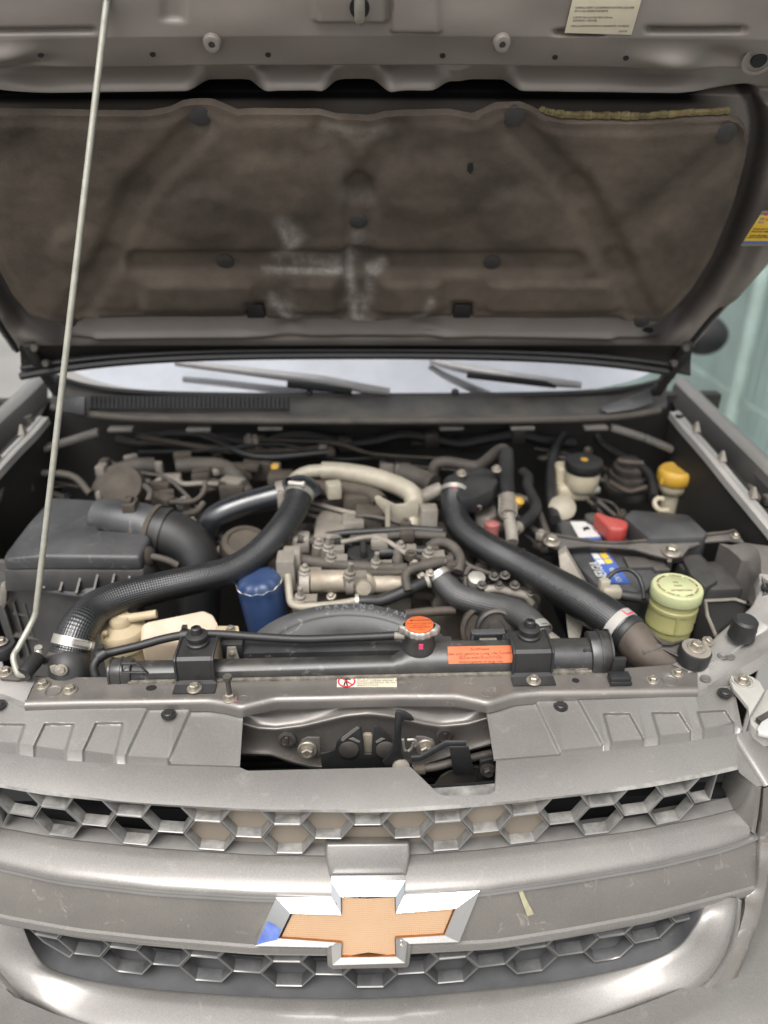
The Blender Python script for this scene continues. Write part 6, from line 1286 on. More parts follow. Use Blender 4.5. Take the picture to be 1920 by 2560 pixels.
qtube('coolant_hose', 'E5', [(1070, 1172, .994), (1160, 1170, .995), (1250, 1166, .997), (1360, 1125, 1.005), (1470, 1075, 1.015), (1580, 1025, 1.03)], [.0098, .0104, .0104, .0104, .0104, .0104], m_rubber, en)
bandclamp('hose_clip', WY('E5', 1085, 1170, .994), (1, 0, 0), .0105, .006, m_steel, en); bandclamp('hose_clip', WY('E5', 1575, 1028, 1.029), (.9, .1, .3), .0108, .006, m_alu, en)
tbox('thermostat_housing', 'E6', [(220, 1130), (330, 1090), (430, 1100), (480, 1150), (420, 1200), (280, 1230)], .985, .06, m_alu, en, .006)
for x, y, Y in ((180, 1195, 1.03), (250, 1170, 1.03), (120, 1090, 1.05), (330, 1020, 1.07)):
    inst('bolt', bolt_me, en, WY('E6', x, y, Y), (0, -.5, 1), .8)
# back of the engine, left: dusty pipes and thin lines
for c, pts, r, mat in (('E1', [(640, 1010, 1.36), (690, 930, 1.37), (760, 880, 1.38), (880, 845, 1.39), (1000, 840, 1.40)], .017, m_conduit), ('E1', [(1150, 845, 1.40), (1300, 838, 1.40), (1440, 850, 1.39), (1520, 900, 1.37), (1560, 960, 1.36), (1600, 1030, 1.34)], .017, m_conduit), ('E1', [(980, 1010, 1.33), (1010, 950, 1.34), (1070, 915, 1.35), (1140, 930, 1.35), (1190, 960, 1.34), (1300, 955, 1.34), (1420, 960, 1.33)], .0055, m_alu),
                        ('E4', [(1100, 195, 1.26), (1250, 190, 1.27), (1320, 130, 1.29), (1330, 60, 1.31)], .005, m_conduit), ('E4', [(940, 90, 1.28), (975, 130, 1.26), (960, 190, 1.24)], .006, m_conduit), ('E4', [(1320, 200, 1.25), (1270, 260, 1.23), (1180, 280, 1.21)], .006, m_conduit), ('E1', [(1300, 1010, 1.33), (1500, 960, 1.35), (1600, 940, 1.36)], .006, m_grime)):
    qtube('back_pipe', c, pts, r, mat, en, 10)
tbox('turbo_housing', 'E4', [(900, 180), (960, 150), (1090, 160), (1200, 230), (1190, 280), (1000, 280), (900, 250)], .985, .08, m_alu, en, .012)
mb = MB(); mb.lathe([(.04, -.03), (.045, .0), (.04, .02), (.02, .028), (.0001, .03)], WY('E1', 800, 990, 1.30), (0, -.7, .7), 20); part('turbo_end', mb, m_grime, en)
mb = MB(); mb.lathe([(.04, -.05), (.045, .0), (.040, .016), (.03, .02), (.028, .016), (.0001, .016)], WY('E5', 310, 800, 1.15), (.1, -.3, 1), 24); part('pump_dome', mb, m_grime, en)
for c, x, y, Y, s in (('E5', 280, 270, 1.40, (.05, .03, .03)), ('E5', 400, 260, 1.42, (.06, .03, .04)), ('E5', 510, 260, 1.42, (.03, .02, .03)), ('E5', 560, 330, 1.36, (.05, .04, .03)), ('E5', 1290, 250, 1.45, (.03, .03, .03)), ('E5', 1400, 255, 1.45, (.035, .03, .03)), ('E5', 1170, 600, 1.2, (.05, .05, .04)), ('E5', 1100, 500, 1.25, (.06, .05, .05)), ('E5', 900, 480, 1.26, (.05, .04, .02)), ('E5', 1240, 760, 1.1, (.03, .03, .02)), ('E5', 1060, 640, 1.18, (.04, .04, .03)), ('E5', 700, 760, 1.12, (.03, .03, .03)), ('E5', 640, 900, 1.07, (.03, .03, .05)), ('E5', 600, 960, 1.05, (.03, .04, .06)), ('E5', 1580, 600, 1.16, (.03, .03, .05))):
    mb = MB(); mb.box(WY(c, x, y, Y), s); part('bracket', mb, m_grime if s[0] > .04 else m_alu, en, bevel=.004)
mb = MB(); mb.lathe([(.008, 0), (.008, .01), (.0001, .012)], WY('E5', 520, 258, 1.40), (0, -.5, 1), 10); part('yellow_plug', mb, m_yellow, en)
# beige exhaust gas pipe with its bracket
eg = thing('exhaust_gas_pipe', 'thick beige pipe arching over the engine with a flat drilled bracket', 'pipe', WY('E5', 1100, 290, 1.28))
P = [(640, 345, 1.27), (690, 300, 1.275), (760, 275, 1.28), (845, 268, 1.28), (950, 272, 1.275), (1080, 288, 1.265), (1200, 313, 1.255), (1320, 352, 1.24), (1410, 392, 1.225), (1470, 440, 1.21), (1480, 510, 1.195), (1470, 590, 1.18), (1462, 650, 1.17)]
qtube('pipe', 'E5', P[:4], .0125, m_beige, eg, 16, 4); qtube('sleeve', 'E5', P[3:], [.0175, .0175, .0175, .0178, .018, .018, .018, .018, .0175, .017], m_beige, eg, 20, 4)
pl = qs('E5', [(1205, 455), (1232, 442), (1290, 475), (1350, 505), (1420, 500), (1450, 470), (1515, 470), (1512, 560), (1500, 660), (1310, 668), (1295, 600), (1260, 540), (1215, 495)])
mb = MB(); mb.prism([PY(x, y, 1.165) for x, y in pl], (0, .006, 0)); part('pipe_bracket', mb, m_beige, eg, None, .002)
mb = MB(); mb.bar(WY('E5', 1297, 500, 1.16), WY('E5', 1297, 690, 1.155), .008, .006, (0, 1, 0)); part('bracket_rib', mb, m_beige, eg)
mb = MB(); mb.lathe([(.0045, -.002), (.0045, .0008), (.0001, .0008)], WY('E5', 1360, 622, 1.165), (0, -1, .1), 14); part('bracket_hole', mb, m_dark, eg)
tbox('support_block', 'E5', [(1545, 580), (1600, 580), (1610, 660), (1540, 665)], 1.03, .05, m_beige, eg, .003)
tbox('flange_block', 'E5', [(860, 330), (970, 320), (980, 365), (880, 372)], 1.09, .03, m_beige, eg, .004)
# throttle body / valve at the top of the right hose
tv = thing('throttle_valve', 'black throttle housing at the top of the right charge hose', 'throttle', WY('E6', 600, 440, 1.25))
tbox('housing', 'E6', [(400, 450), (450, 390), (520, 340), (780, 335), (820, 400), (770, 480), (640, 530), (500, 545)], 1.085, .035, m_black, tv, .006)
tbox('housing_base', 'E6', [(440, 470), (520, 400), (760, 400), (790, 470), (640, 560), (510, 570)], 1.05, .05, m_black, tv, .006)
for x, y, s in ((560, 400, .03), (690, 385, .026)):
    mb = MB(); mb.lathe([(s, -.01), (s, .004), (s * .7, .008), (.0001, .009)], WY('E6', x, y, 1.27), (0, -.3, 1), 20); part('valve_dome', mb, m_black, tv)
mb = MB(); mb.tube([WY('E6', 455, 505, 1.225), WY('E6', 470, 440, 1.245)], .026, 22, 1); part('outlet', mb, m_black, tv)
for x, y in ((510, 345), (440, 450), (800, 310), (770, 520), (520, 470)): inst('bolt', bolt_me, tv, WY('E6', x, y, 1.235), (0, -.4, 1), 1.0)
tbox('valve_base', 'E6', [(600, 600), (700, 570), (800, 600), (810, 680), (740, 720), (620, 700)], 1.03, .08, m_alu, tv, .006)
mb = MB(); mb.tube([WY('E6', 160, 560, 1.22), WY('E6', 250, 510, 1.225), WY('E6', 340, 470, 1.23)], [.012, .014, .013], 14, 3); part('vacuum_stub', mb, m_alu, tv)
qtube('bleed_valve', 'E6', [(640, 640, 1.17), (630, 600, 1.18)], .009, m_steel, tv)
mb = MB(); mb.lathe([(.013, -.03), (.013, 0), (.009, .003), (.0001, .004)], WY('E6', 765, 760, 1.15), n=14); part('red_cap', mb, M('faded_red_plastic', (.30, .10, .09), .5), tv)
tube_thing('heater_hose', 'dark grey heater hose crossing behind the beige pipe', 'hose', 'E6', [(0, 340, 1.36), (80, 365, 1.35), (180, 400, 1.34), (280, 440, 1.32)], .022, m_conduit)
# air conditioning lines
ac = thing('aircon_line', 'bent metal air conditioning line with a black rubber hose and ringed ferrule', 'pipe', WY('E6', 860, 160, 1.33))
qtube('metal_line', 'E6', [(270, 400, 1.38), (275, 320, 1.38), (310, 265, 1.38), (390, 250, 1.375), (500, 268, 1.37), (620, 285, 1.365), (680, 265, 1.36), (760, 200, 1.35), (820, 155, 1.34), (860, 150, 1.33), (885, 185, 1.32)], .0120, m_conduit, ac)
qtube('rubber_line', 'E6', [(878, 165, 1.325), (882, 260, 1.295), (880, 400, 1.25), (888, 540, 1.21)], .0150, m_rubber, ac, 18)
for y in (565, 600, 635, 668): 
    bandclamp('ferrule_ring', WY('E6', 893, y, 1.205 - (y - 540) * .0003), (0, -.35, 1), .0155, .0085, m_steel, ac)
qtube('ferrule', 'E6', [(889, 535, 1.212), (896, 690, 1.165)], .0152, m_alu, ac, 18, 1)
qtube('metal_line', 'E6', [(900, 690, 1.165), (912, 760, 1.15), (925, 840, 1.13), (930, 920, 1.11)], .011, m_alu, ac)
mb = MB(); mb.lathe([(.009, 0), (.009, .02), (.007, .022), (.0001, .023)], WY('E6', 950, 620, 1.20), (.4, -.5, 1), 14); part('service_cap', mb, m_yellow, ac)
h2 = thing('vacuum_hose', 'black vacuum hose bending down between the aircon line and the battery', 'hose', WY('E6', 1110, 600, 1.25))
qtube('hose', 'E6', [(1010, 330, 1.36), (1060, 380, 1.34), (1055, 450, 1.31), (1090, 530, 1.28), (1125, 610, 1.25), (1105, 680, 1.22), (1040, 740, 1.19), (965, 795, 1.17)], .0115, m_rubber, h2)
mb = MB(); mb.tube([WY('E6', 985, 785, 1.172), WY('E6', 955, 805, 1.165)], [.012, .0125], 16, 1); mb.lathe([(.006, 0), (.006, .004), (.0001, .004)], WY('E6', 962, 798, 1.158), (-.3, -1, .4), 12); part('fitting', mb, m_alu, h2)

# ================================================================ RIGHT SIDE
bat = thing('battery', 'dusty dark grey battery with blue print label, red terminal cover and steel clamp bar', 'battery', WZ('E7', 560, 850, 1.0))
tbox('case', 'E7', [(240, 588), (480, 575), (800, 690), (1000, 905), (830, 1075), (555, 1062), (395, 900), (300, 740)], 1.0, .16, m_box, bat, .006)
for pts in ([(690, 830), (840, 830), (905, 900), (730, 905)], [(850, 850), (960, 860), (1010, 920), (905, 925)], [(560, 640), (680, 690), (760, 690), (640, 620)]):
    tbox('vent_lid', 'E7', pts, 1.006, .008, m_blackd, bat, .002)
lt = [(340, 598), (430, 592), (545, 708), (480, 722), (405, 720)]
mb = MB(); mb.prism([WZ('E7', x, y, 1.0025) for x, y in ((335, 598), (462, 600), (540, 702), (540, 716), (400, 716))], (0, 0, -.0015)); w1 = part('white_label', mb, m_white, bat)
mb = MB(); mb.prism([WZ('E7', x, y, 1.0030) for x, y in ((397, 708), (540, 700), (542, 718), (402, 722))], (0, 0, -.0005)); part('label_band', mb, m_bluel, w1)
mb = MB(); mb.prism([WZ('E7', x, y, 1.0032) for x, y in ((420, 640), (455, 630), (470, 650), (440, 655), (430, 665))], (0, 0, -.0005)); part('label_print', mb, m_ink, w1)
mb = MB(); mb.prism([WZ('E7', x, y, 1.0025) for x, y in ((470, 812), (590, 806), (740, 1010), (590, 1012))], (0, 0, -.0015)); b1 = part('blue_label', mb, m_bluel, bat)
for pts, m_ in (([(478, 814), (520, 812), (545, 845), (500, 850)], m_white), ([(530, 812), (575, 810), (600, 840), (555, 845)], m_yellowl), ([(505, 855), (550, 850), (572, 880), (530, 882)], m_white), ([(560, 850), (605, 848), (622, 872), (580, 880)], m_yellowl)):
    mb = MB(); mb.prism([WZ('E7', x, y, 1.0031) for x, y in pts], (0, 0, -.0005)); part('label_panel', mb, m_, b1)
lxv = (WZ('E7', 520, 890, 1.0) - WZ('E7', 590, 1000, 1.0)).normalized()
text('label_print', 'ENERGIA', m_white, b1, WZ('E7', 612, 1004, 1.0032), lxv, Vector((-lxv.y, lxv.x, 0)), .026, sx=.62)
text('label_print', '12V 90Ah', m_white, b1, WZ('E7', 690, 1004, 1.0032), lxv, Vector((-lxv.y, lxv.x, 0)), .014, sx=.8)
P = [WZ('E7', x, y, 1.035) for x, y in ((495, 540), (520, 528), (550, 540), (600, 560), (690, 580), (728, 600), (722, 632), (690, 648), (600, 640), (570, 610), (540, 580))]
mb = MB(); mb.frustum(P, [p + Vector((0, 0, -.032)) for p in P]); part('terminal_cover', mb, m_red, bat, None, .007, seg=3, fix=True)
tbox('terminal_base', 'E7', [(430, 545), (500, 530), (560, 590), (520, 610), (450, 580)], 1.012, .02, m_blackd, bat, .004)
def bz(x, y, z=1.022): return WZ('E7', x, y, z)
up_ = [(185, 680), (240, 690), (340, 705), (480, 730), (640, 742), (820, 728), (1000, 722), (1080, 716), (1180, 695), (1300, 680), (1380, 672), (1430, 660), (1445, 672)]
dn_ = [(190, 760), (240, 775), (330, 770), (450, 760), (600, 765), (760, 780), (900, 820), (1010, 845), (1085, 830), (1130, 775), (1230, 735), (1400, 722), (1500, 738)]
mb = MB(); mb.thick([[bz(*p) for p in up_], [bz((a[0] + b[0]) / 2, (a[1] + b[1]) / 2, 1.024) for a, b in zip(up_, dn_)], [bz(*p) for p in dn_]], (0, 0, -.003)); cb = part('clamp_bar', mb, m_dustmetal, bat, fix=True)
mb = MB(); mb.tube([bz(*p, 1.026) for p in up_], .003, 8, 2); part('bar_edge', mb, m_darkmetal, cb)
mb = MB(); mb.thick([[bz(*p, 1.022) for p in dn_[:10]], [bz(p[0], p[1] + 40, 1.004) for p in dn_[:10]]], (0, .002, 0)); part('bar_flange', mb, m_darkmetal, cb, fix=True)
for x, y, s in ((212, 738, 1.6), (1012, 806, 1.7), (1440, 700, .9)): inst('bolt', bolt_me, cb, bz(x, y, 1.025), (0, -.1, 1), s)
mb = MB(); mb.tube([bz(1000, 860, 1.02), bz(998, 915, 1.0)], .004, 8, 1); part('hold_rod', mb, m_darkmetal, cb)
fb = thing('fuse_box', 'black relay box with flat tilted lid right of the battery', 'fuse box', WZ('E7', 1000, 620, 1.03))
tbox('lid', 'E7', [(745, 512), (1130, 545), (1262, 670), (1240, 700), (860, 708), (690, 560)], 1.035, .06, m_box, fb, .007)
tbox('step_cover', 'E7', [(1030, 830), (1120, 810), (1215, 808), (1260, 860), (1380, 850), (1500, 1000), (1500, 1045), (1230, 1055), (1140, 960), (1050, 880)], 1.0, .10, m_blackd, fb, .006)
tbox('step_lid', 'E7', [(1080, 830), (1200, 812), (1330, 990), (1240, 1040), (1140, 950)], 1.008, .02, m_blackd, fb, .004)
tbox('lower_case', 'E7', [(830, 940), (900, 925), (1000, 1060), (1040, 1110), (840, 1110)], .975, .1, m_black, fb, .006)
# battery tray strut and cables
tube_thing('battery_cable', 'thin black battery cable looping in front of the battery', 'cable', 'E7', [(550, 1060, .985), (570, 1000, .985), (620, 945, .99), (680, 920, .995), (740, 925, .995), (790, 965, .985), (820, 1040, .97), (830, 1120, .95)], .0038, m_rubber)
tube_thing('sleeved_cable', 'thick dusty sleeved cable end beside the yellow green reservoir', 'cable', 'E7', [(590, 1065, .97), (650, 1085, .965), (760, 1105, .96), (850, 1115, .96)], .0085, m_black)
mb = MB(); mb.box(WY('E7', 610, 1070, .965), (.03, .02, .018)); mb.box(WY('E7', 560, 1040, .97), (.016, .016, .03)); solo('cable_lug', mb, m_beige, 'tan cable lug by the lower right charge hose', 'cable lug', bevel=.004)
mb = MB(); P = [WY('E7', 260, 830, 1.05), WY('E7', 310, 800, 1.05), WY('E7', 460, 1060, 1.0), WY('E7', 420, 1300, .96), WY('E7', 390, 1420, .93), WY('E7', 330, 1420, .93)]; mb.prism(P, (.004, .02, 0)); solo('battery_tray', mb, m_alu, 'dusty battery tray wall left of the battery', 'battery tray')
tbox('tray_stay', 'E7', [(1250, 1140), (1440, 1115), (1570, 1160), (1430, 1240), (1330, 1330), (1310, 1370), (1260, 1250)], .99, .004, m_bay, fb, .001)
mb = MB(); mb.tube([WZ('E7', x, y, .995) for x, y in ((1310, 1360), (1255, 1230), (1240, 1130), (1440, 1120), (1560, 1160))], .0028, 6, 1); part('stay_edge', mb, m_alu, fb)
# power steering reservoir
ps = thing('steering_reservoir', 'yellow green fluid reservoir with pale ribbed screw cap at the right', 'reservoir', WY('E7', 1030, 1250, .94))
pc_ = WY('E7', 1042, 1085, .945)
mb = MB(); mb.lathe([(.034, -.085), (.0345, -.055), (.0360, -.053), (.0360, -.048), (.0350, -.046), (.0352, -.022), (.0368, -.021), (.0368, -.016), (.035, -.014), (.034, .0)], pc_, (.03, 0, 1), 40); part('tank', mb, m_psf, ps, ang=35)
mb = MB(); N_ = 90; rows = []
for r_, z in ((.0372, -.004), (.0378, -.003), (.0378, .0125), (.0372, .0150), (.0355, .0165), (.0345, .0166), (.0335, .0160), (.026, .0158), (.0252, .0166), (.0002, .0166)):
    rows.append([pc_ + Vector(((r_ + (.0006 * math.cos(N_ * a / 1) if -.0035 < z < .013 else 0)) * math.cos(a), (r_ + (.0006 * math.cos(N_ * a) if -.0035 < z < .013 else 0)) * math.sin(a), z)) for a in np.linspace(0, 2 * math.pi, N_ * 4 + 1)])
mb.grid(rows); psc = part('screw_cap', mb, m_psc, ps, ang=50, fix=True)
for i, ch in enumerate('POWER STEERING FLUID ONLY  CLEAN BEFORE OPENING  '):
    if ch == ' ': continue
    a = math.pi / 2 - i / 49 * 2 * math.pi; d = Vector((math.cos(a), math.sin(a), 0)); text('cap_print', ch, m_inkbrown, psc, pc_ + d * .0275 + Vector((0, 0, .0162)), Vector((d.y, -d.x, 0)), d, .0048, .0003, 'CENTER')
for s, y in (('ATTENTION', -.017), ('OIL', .006), ('MAX', -.004)): text('cap_print', s, m_inkbrown, psc, pc_ + Vector((0, y, .0168)), (1, 0, 0), (0, 1, 0), .0058, .0003, 'CENTER')
for a in (-1.75, -.2, 2.6):
    d = Vector((math.cos(a), math.sin(a), 0)); mb = MB(); mb.bar(pc_ + d * .0358 + Vector((0, 0, -.02)), pc_ + d * .0358 + Vector((0, 0, -.05)), .0026, .0022, d); part('tank_rib', mb, m_psf, ps)
# right-hand hose bracket with its round rubber isolator
hb = thing('hose_bracket', 'dark pressed steel bracket with a round rubber isolator at the right end of the crossmember', 'bracket', WZ('E7', 1160, 1470, 1.0))
br_ = [(760, 1400, 1.0), (840, 1335, 1.002), (870, 1330, 1.004), (960, 1420, 1.006), (1060, 1405, 1.004), (1120, 1400, 1.004), (1220, 1430, 1.0), (1255, 1490, .998), (1170, 1555, .998), (1060, 1500, .998), (960, 1450, 1.0), (820, 1480, .994)]
mb = MB(); mb.prism([PZ(*q('E7', x, y), z) for x, y, z in br_], (0, 0, -.004)); part('bracket_plate', mb, m_darkmetal, hb, None, .0012)
mb = MB(); mb.tube([PZ(*q('E7', x, y), z + .002) for x, y, z in br_[1:8]], .0022, 6, 2); part('bracket_rim', mb, m_darkmetal, hb)
mb = MB(); mb.tube([PZ(*q('E7', x, y), z + .0005) for x, y, z in ((770, 1405, 1.0), (830, 1478, .994), (960, 1448, 1.0), (1060, 1498, .998), (1165, 1552, .998))], .0022, 6, 1); part('bracket_rim', mb, m_darkmetal, hb)
mb = MB(); c_ = PZ(*q('E7', 832, 1400), 1.002); mb.tube([c_ + Vector((.007 * math.cos(a), .009 * math.sin(a), .0005)) for a in np.linspace(.5, 5.6, 10)], .0014, 6, 1); part('pressed_mark', mb, m_darkmetal, hb)
ic = PZ(*q('E7', 1165, 1490), 1.002)
mb = MB(); mb.lathe([(.021, -.012), (.022, -.008), (.022, .008), (.0205, .011), (.019, .0115)], ic, (.05, -.1, 1), 30); part('isolator', mb, m_rubber, hb, ang=35)
mb = MB(); mb.lathe([(.0195, .0112), (.0195, .0125), (.013, .0130), (.012, .0125), (.0001, .0126)], ic, (.05, -.1, 1), 30); part('washer', mb, m_alu, hb, ang=35)
inst('bolt', bolt_me, hb, ic + Vector((0, -.001, .0125)), (.05, -.1, 1), 1.35, .2)
tube_thing('bracket_cable', 'short dark cable end tucked beside the isolator bracket', 'cable', 'E7', [(1150, 1425, .93), (1190, 1405, .93), (1225, 1385, .935)], .0065, m_rubber)
# brake fluid reservoir, clutch reservoir, booster discs, washer filler
brk = thing('brake_reservoir', 'cream brake fluid reservoir with black round cap and yellow dot', 'reservoir', WY('E7', 425, 260, 1.36))
bc = WY('E7', 428, 205, 1.34); mb = MB(); mb.lathe([(.0345, -.016), (.0365, -.013), (.0375, .0), (.0365, .005), (.034, .0065), (.0001, .007)], bc, (0, -.05, 1), 32); bcap = part('black_cap', mb, m_rubber, brk, ang=40)
mb = MB(); mb.lathe([(.0075, 0), (.0075, .0008), (.0001, .0009)], bc + Vector((0, 0, .0068)), n=12, sx=1.2); part('yellow_dot', mb, m_yellow, bcap)
mb = MB(); mb.lathe([(.030, -.055), (.033, -.05), (.035, -.03), (.034, -.016), (.0335, -.01)], bc, (0, -.05, 1), 30); part('tank', mb, m_brake, brk)
mb = MB(); mb.box(WY('E7', 278, 300, 1.37), (.03, .04, .06)); mb.box(WY('E7', 350, 385, 1.35), (.07, .05, .035)); part('side_tank', mb, m_brake, brk, bevel=.010, seg=3)
mb = MB(); mb.lathe([(.02, -.025), (.024, -.02), (.026, .008), (.016, .016), (.0001, .018)], WY('E7', 280, 515, 1.26), (-.1, -.6, .7), 22); part('cylinder_end', mb, m_beige, brk)
mb = MB(); mb.tube([WY('E7', 440, 400, 1.33), WY('E7', 480, 395, 1.33), WY('E7', 520, 385, 1.335)], .009, 10, 2); part('outlet_pipe', mb, m_steel, brk)
bo = thing('booster', 'dark stacked brake booster discs between the brake reservoir and the yellow cap', 'brake booster', WY('E7', 730, 280, 1.42))
for y, r_, h_ in ((330, .055, .022), (270, .042, .02), (225, .034, .018), (185, .022, .014)):
    mb = MB(); mb.lathe([(r_, -h_), (r_ * 1.05, -h_ * .5), (r_, 0), (r_ * .6, .003), (.0001, .003)], WY('E7', 735, y, 1.42), (0, -.1, 1), 26); part('booster_disc', mb, m_darkmetal, bo)
for pts in ([(650, 190), (700, 200), (820, 210)], [(590, 330), (720, 395), (850, 370)]): qtube('booster_rim', 'E7', [(x, y, 1.36) for x, y in pts], .006, m_rustpipe, bo)
wf = thing('washer_filler', 'washer filler neck with bright yellow cap at the right', 'filler neck', WY('E7', 1040, 300, 1.34))
yc_ = WY('E7', 1040, 275, 1.33); mb = MB(); mb.lathe([(.030, -.020), (.033, -.016), (.0345, -.006), (.034, .004), (.030, .010), (.026, .0115), (.024, .0100), (.010, .0100), (.0001, .0112)], yc_, (0, -.05, 1), 32); ycap = part('yellow_cap', mb, m_yellow, wf, ang=40)
mb = MB(); mb.box(yc_ + Vector((-.030, -.010, -.012)), (.008, .014, .016)); part('cap_tab', mb, m_yellow, ycap, bevel=.004)
mb = MB(); mb.lathe([(.0165, -.10), (.0175, -.045), (.024, -.040), (.028, -.030), (.0285, -.024), (.022, -.021)], yc_, (0, -.05, 1), 28); part('neck', mb, m_brake, wf, ang=40)
mb = MB(); mb.box(WY('E7', 1190, 385, 1.32), (.055, .02, .014)); part('neck_arm', mb, m_brake, wf, bevel=.005)
mb = MB(); mb.tube([WY('E7', 960, 450, 1.29), WY('E7', 920, 445, 1.29), WY('E7', 900, 480, 1.28), WY('E7', 930, 520, 1.27), WY('E7', 990, 525, 1.27)], .005, 8, 3); part('neck_loop', mb, m_brake, wf)
tube_thing('brake_hose', 'dark hose hanging from the firewall left of the brake reservoir', 'hose', 'E7', [(290, 20, 1.50), (250, 80, 1.47), (225, 150, 1.43), (210, 250, 1.38), (205, 380, 1.32), (215, 500, 1.27), (240, 590, 1.22)], .0105, m_rubber)
tube_thing('booster_hose', 'dark hose sweeping from the firewall over the booster', 'hose', 'E7', [(515, 25, 1.50), (545, 75, 1.48), (620, 130, 1.46), (720, 185, 1.43), (820, 240, 1.40), (880, 310, 1.36), (895, 400, 1.32), (890, 440, 1.3)], .009, m_rubber)
# dusty stays on the right and left inner walls
for c, pts, Y, lb_ in (('E7', [(1380, 470), (1370, 560), (1380, 650)], 1.24, 'upright dark stay right of the relay box, the nearer to it of two'), ('E7', [(1450, 480), (1420, 560), (1410, 640)], 1.24, 'curved dark stay nearest the right inner rail'), ('E1', [(180, 520), (230, 620), (240, 720)], 1.38, 'dark stay below the left end of the cowl, highest of the three left stays'), ('E1', [(150, 820), (170, 920), (200, 1000)], 1.30, 'upright dark stay behind the air filter box left of the prop rod'), ('E1', [(90, 830), (30, 900), (-20, 950)], 1.28, 'slanting dark stay along the left inner rail at the picture edge')):
    mb = MB(); mb.tube([WY(c, x, y, Y) for x, y in pts], .008, 8, 3); solo('wall_stay', mb, m_darkmetal, lb_, 'bracket', 'stays on the inner walls')
# pressed sheet joining right inner wall and apron
mb = MB(); P1 = [PZ(*q('E7', x, y), z) for x, y, z in ((1335, 745, 1.03), (1420, 800, 1.035), (1500, 880, 1.035), (1540, 960, 1.03), (1545, 1050, 1.02), (1520, 1120, 1.01))]; P2 = [PZ(*q('E7', x, y), z) for x, y, z in ((1500, 740, 1.05), (1580, 770, 1.055), (1610, 850, 1.055), (1615, 960, 1.05), (1640, 1060, 1.045), (1580, 1150, 1.02))]
mb.grid([dense([p + Vector((-.002, 0, -.06)) for p in P1]), dense(P1), dense(lerp(P1, P2, .5, (0, 0, -.004))), dense(P2), dense([p + Vector((.06, 0, -.01)) for p in P2])]); part('inner_wing_sheet', mb, m_dustmetal, apr, ang=50, fix=True)

# ================================================================ SMALL STUFF THAT FILLS THE BAY: looms, clips, fixings
rg = random.Random(11)
def jit(a): return rg.uniform(-a, a)
mats_ = [m_conduit, m_rubber, m_grime, m_conduit, m_darkmetal, m_alu]
runs = [  # start, end in photograph pixels with depth, count
    ((1010, 1010, 1.42), (560, 960, 1.46), 3), ((300, 960, 1.46), (700, 985, 1.44), 4), ((640, 1100, 1.24), (900, 1140, 1.16), 4), ((700, 1060, 1.28), (940, 1090, 1.24), 4), ((640, 1180, 1.12), (900, 1215, 1.08), 4),
    ((860, 1190, 1.10), (1000, 1260, 1.05), 5), ((1000, 1190, 1.14), (1120, 1260, 1.09), 4), ((1080, 1060, 1.30), (1180, 1160, 1.22), 4), ((230, 1010, 1.42), (420, 1100, 1.28), 5),
    ((430, 1130, 1.25), (500, 1200, 1.15), 3), ((1160, 980, 1.48), (1420, 1040, 1.42), 3), ((1240, 1050, 1.36), (1330, 1120, 1.28), 3), ((1150, 1180, 1.18), (1210, 1300, 1.02), 3), ((30, 1000, 1.36), (170, 1060, 1.34), 4), ((1480, 1000, 1.36), (1600, 1150, 1.2), 3)]
for a, b, n_c in runs:
    for k in range(n_c):
        p0 = PY(a[0] + jit(25), a[1] + jit(18), a[2] + jit(.02)); p1 = PY(b[0] + jit(25), b[1] + jit(18), b[2] + jit(.02))
        m1 = p0 * .66 + p1 * .34 + Vector((jit(.03), jit(.02), jit(.02))); m2 = p0 * .33 + p1 * .67 + Vector((jit(.03), jit(.02), jit(.02)))
        mt = rg.choice(mats_) if a[2] < 1.4 else rg.choice((m_rubber, m_grime, m_darkmetal)); r_ = rg.choice((.0032, .0045, .006, .0075))
        mb = MB(); mb.tube([p0, m1, m2, p1], r_, 9, 5); part('wiring_conduit' if mt is m_conduit else 'engine_line', mb, mt, en, ang=60)
        if rg.random() < .6:
            mb = MB(); mb.box(m1, (r_ * 2.6, r_ * 2.6, .012), Matrix.Rotation(jit(1.5), 3, 'Y')); part('loom_clip', mb, m_black, en, bevel=.001)
        if rg.random() < .6:
            mb = MB(); mb.box(p1, (.018, .014, .014), Matrix.Rotation(jit(1), 3, 'Z')); mb.box(p1 + Vector((0, 0, .009)), (.010, .008, .006)); part('connector', mb, rg.choice((m_black, m_grime, m_alu)), en, bevel=.0015)
for k in range(46):                                                 # bolts and studs over the castings
    x, y = rg.uniform(640, 1100), rg.uniform(1080, 1290); Yd = 1.30 - (y - 1060) * .00118
    inst('bolt', bolt_me if rg.random() < .45 else bolt_dk, en, PY(x, y, Yd - .01), (jit(.3), -.5, 1), rg.uniform(.6, 1.0), jit(1))
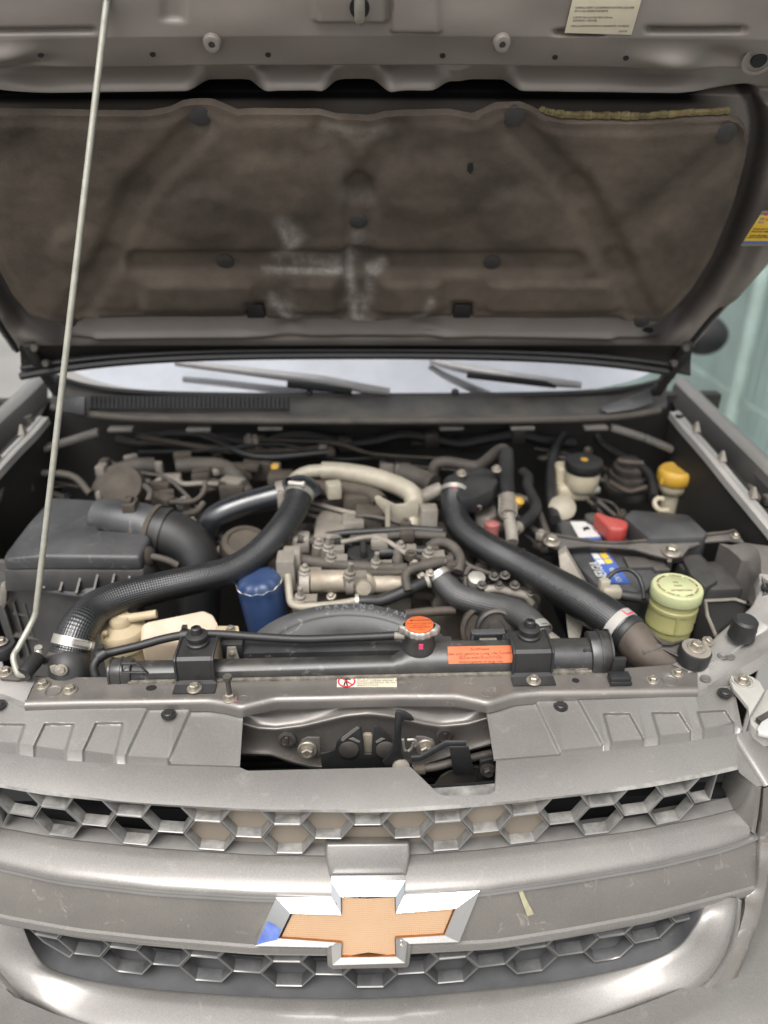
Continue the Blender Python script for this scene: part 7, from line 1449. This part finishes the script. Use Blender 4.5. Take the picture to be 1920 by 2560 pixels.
for k in range(34):                                                 # cast lugs and brackets
    x, y = rg.uniform(640, 1110), rg.uniform(1070, 1300); Yd = 1.31 - (y - 1060) * .00118
    P = PY(x, y, Yd); mb = MB(); mb.box(P, (rg.uniform(.015, .05), rg.uniform(.01, .03), rg.uniform(.01, .03)), Matrix.Rotation(jit(.6), 3, 'Z') @ Matrix.Rotation(jit(.4), 3, 'Y')); part('cast_lug', mb, rg.choice((m_alu, m_grime, m_grime, m_darkmetal)), en, bevel=.003)
for k in range(22):                                                 # around the turbo and the back left
    x, y = rg.uniform(220, 560), rg.uniform(985, 1090); P = PY(x, y, 1.42 - (y - 985) * .0013)
    mb = MB(); mb.box(P, (rg.uniform(.015, .05), rg.uniform(.01, .03), rg.uniform(.01, .035)), Matrix.Rotation(jit(.6), 3, 'Z')); part('cast_lug', mb, rg.choice((m_alu, m_grime, m_grime)), en, bevel=.004)
# looms clipped along the inner wings in the shade
for s, x, y, Y in ((-1, 40, 1010, 1.30), (1, 1600, 1060, 1.22)):
    P = PY(x, y, Y); iw_ = thing('wing_loom', 'dusty wiring loom clipped along the %s inner wing' % ('left' if s < 0 else 'right'), 'wiring loom', P)
    mb = MB(); mb.tube([P + Vector((s * .02, .12, .01)), P + Vector((s * .01, 0, .02)), P + Vector((0, -.10, -.01)), P + Vector((-s * .01, -.18, -.03))], .010, 10, 5); part('loom', mb, m_conduit, iw_)
    for dy in (-.08, .06): mb = MB(); mb.box(P + Vector((s * .01, dy, .02)), (.026, .018, .018)); part('loom_clip', mb, m_darkmetal, iw_, bevel=.003)
fl_ = [PY(250 + i * 62, 950 + 10 * math.sin(i * 1.7), 1.50) for i in range(17)]
mb = MB(); mb.tube(fl_, .011, 10, 4); part('firewall_loom', mb, m_rubber, fw)
for i in range(2, 16, 3): mb = MB(); mb.box(fl_[i], (.03, .03, .03)); part('loom_bracket', mb, m_darkmetal, fw, bevel=.004)
for x, y in ((1190, 985), (1270, 975), (640, 975), (470, 985)): inst('bolt', bolt_me, fw, PY(x, y, 1.52), (0, -1, 0), 1.2)

# things of one kind share a group phrase
GR = {'charge_hose': 'charge air hoses', 'apron_panel': 'apron panels beside the crossmember', 'fender': 'front fenders', 'wing_loom': 'looms on the inner wings', 'wiper': 'windscreen wipers', 'wall_stay': 'stays on the inner walls'}
for o in SC.objects:
    if o.parent is None and o.get('category'):
        k = o.name.split('.')[0]
        if k in GR: o['group'] = GR[k]
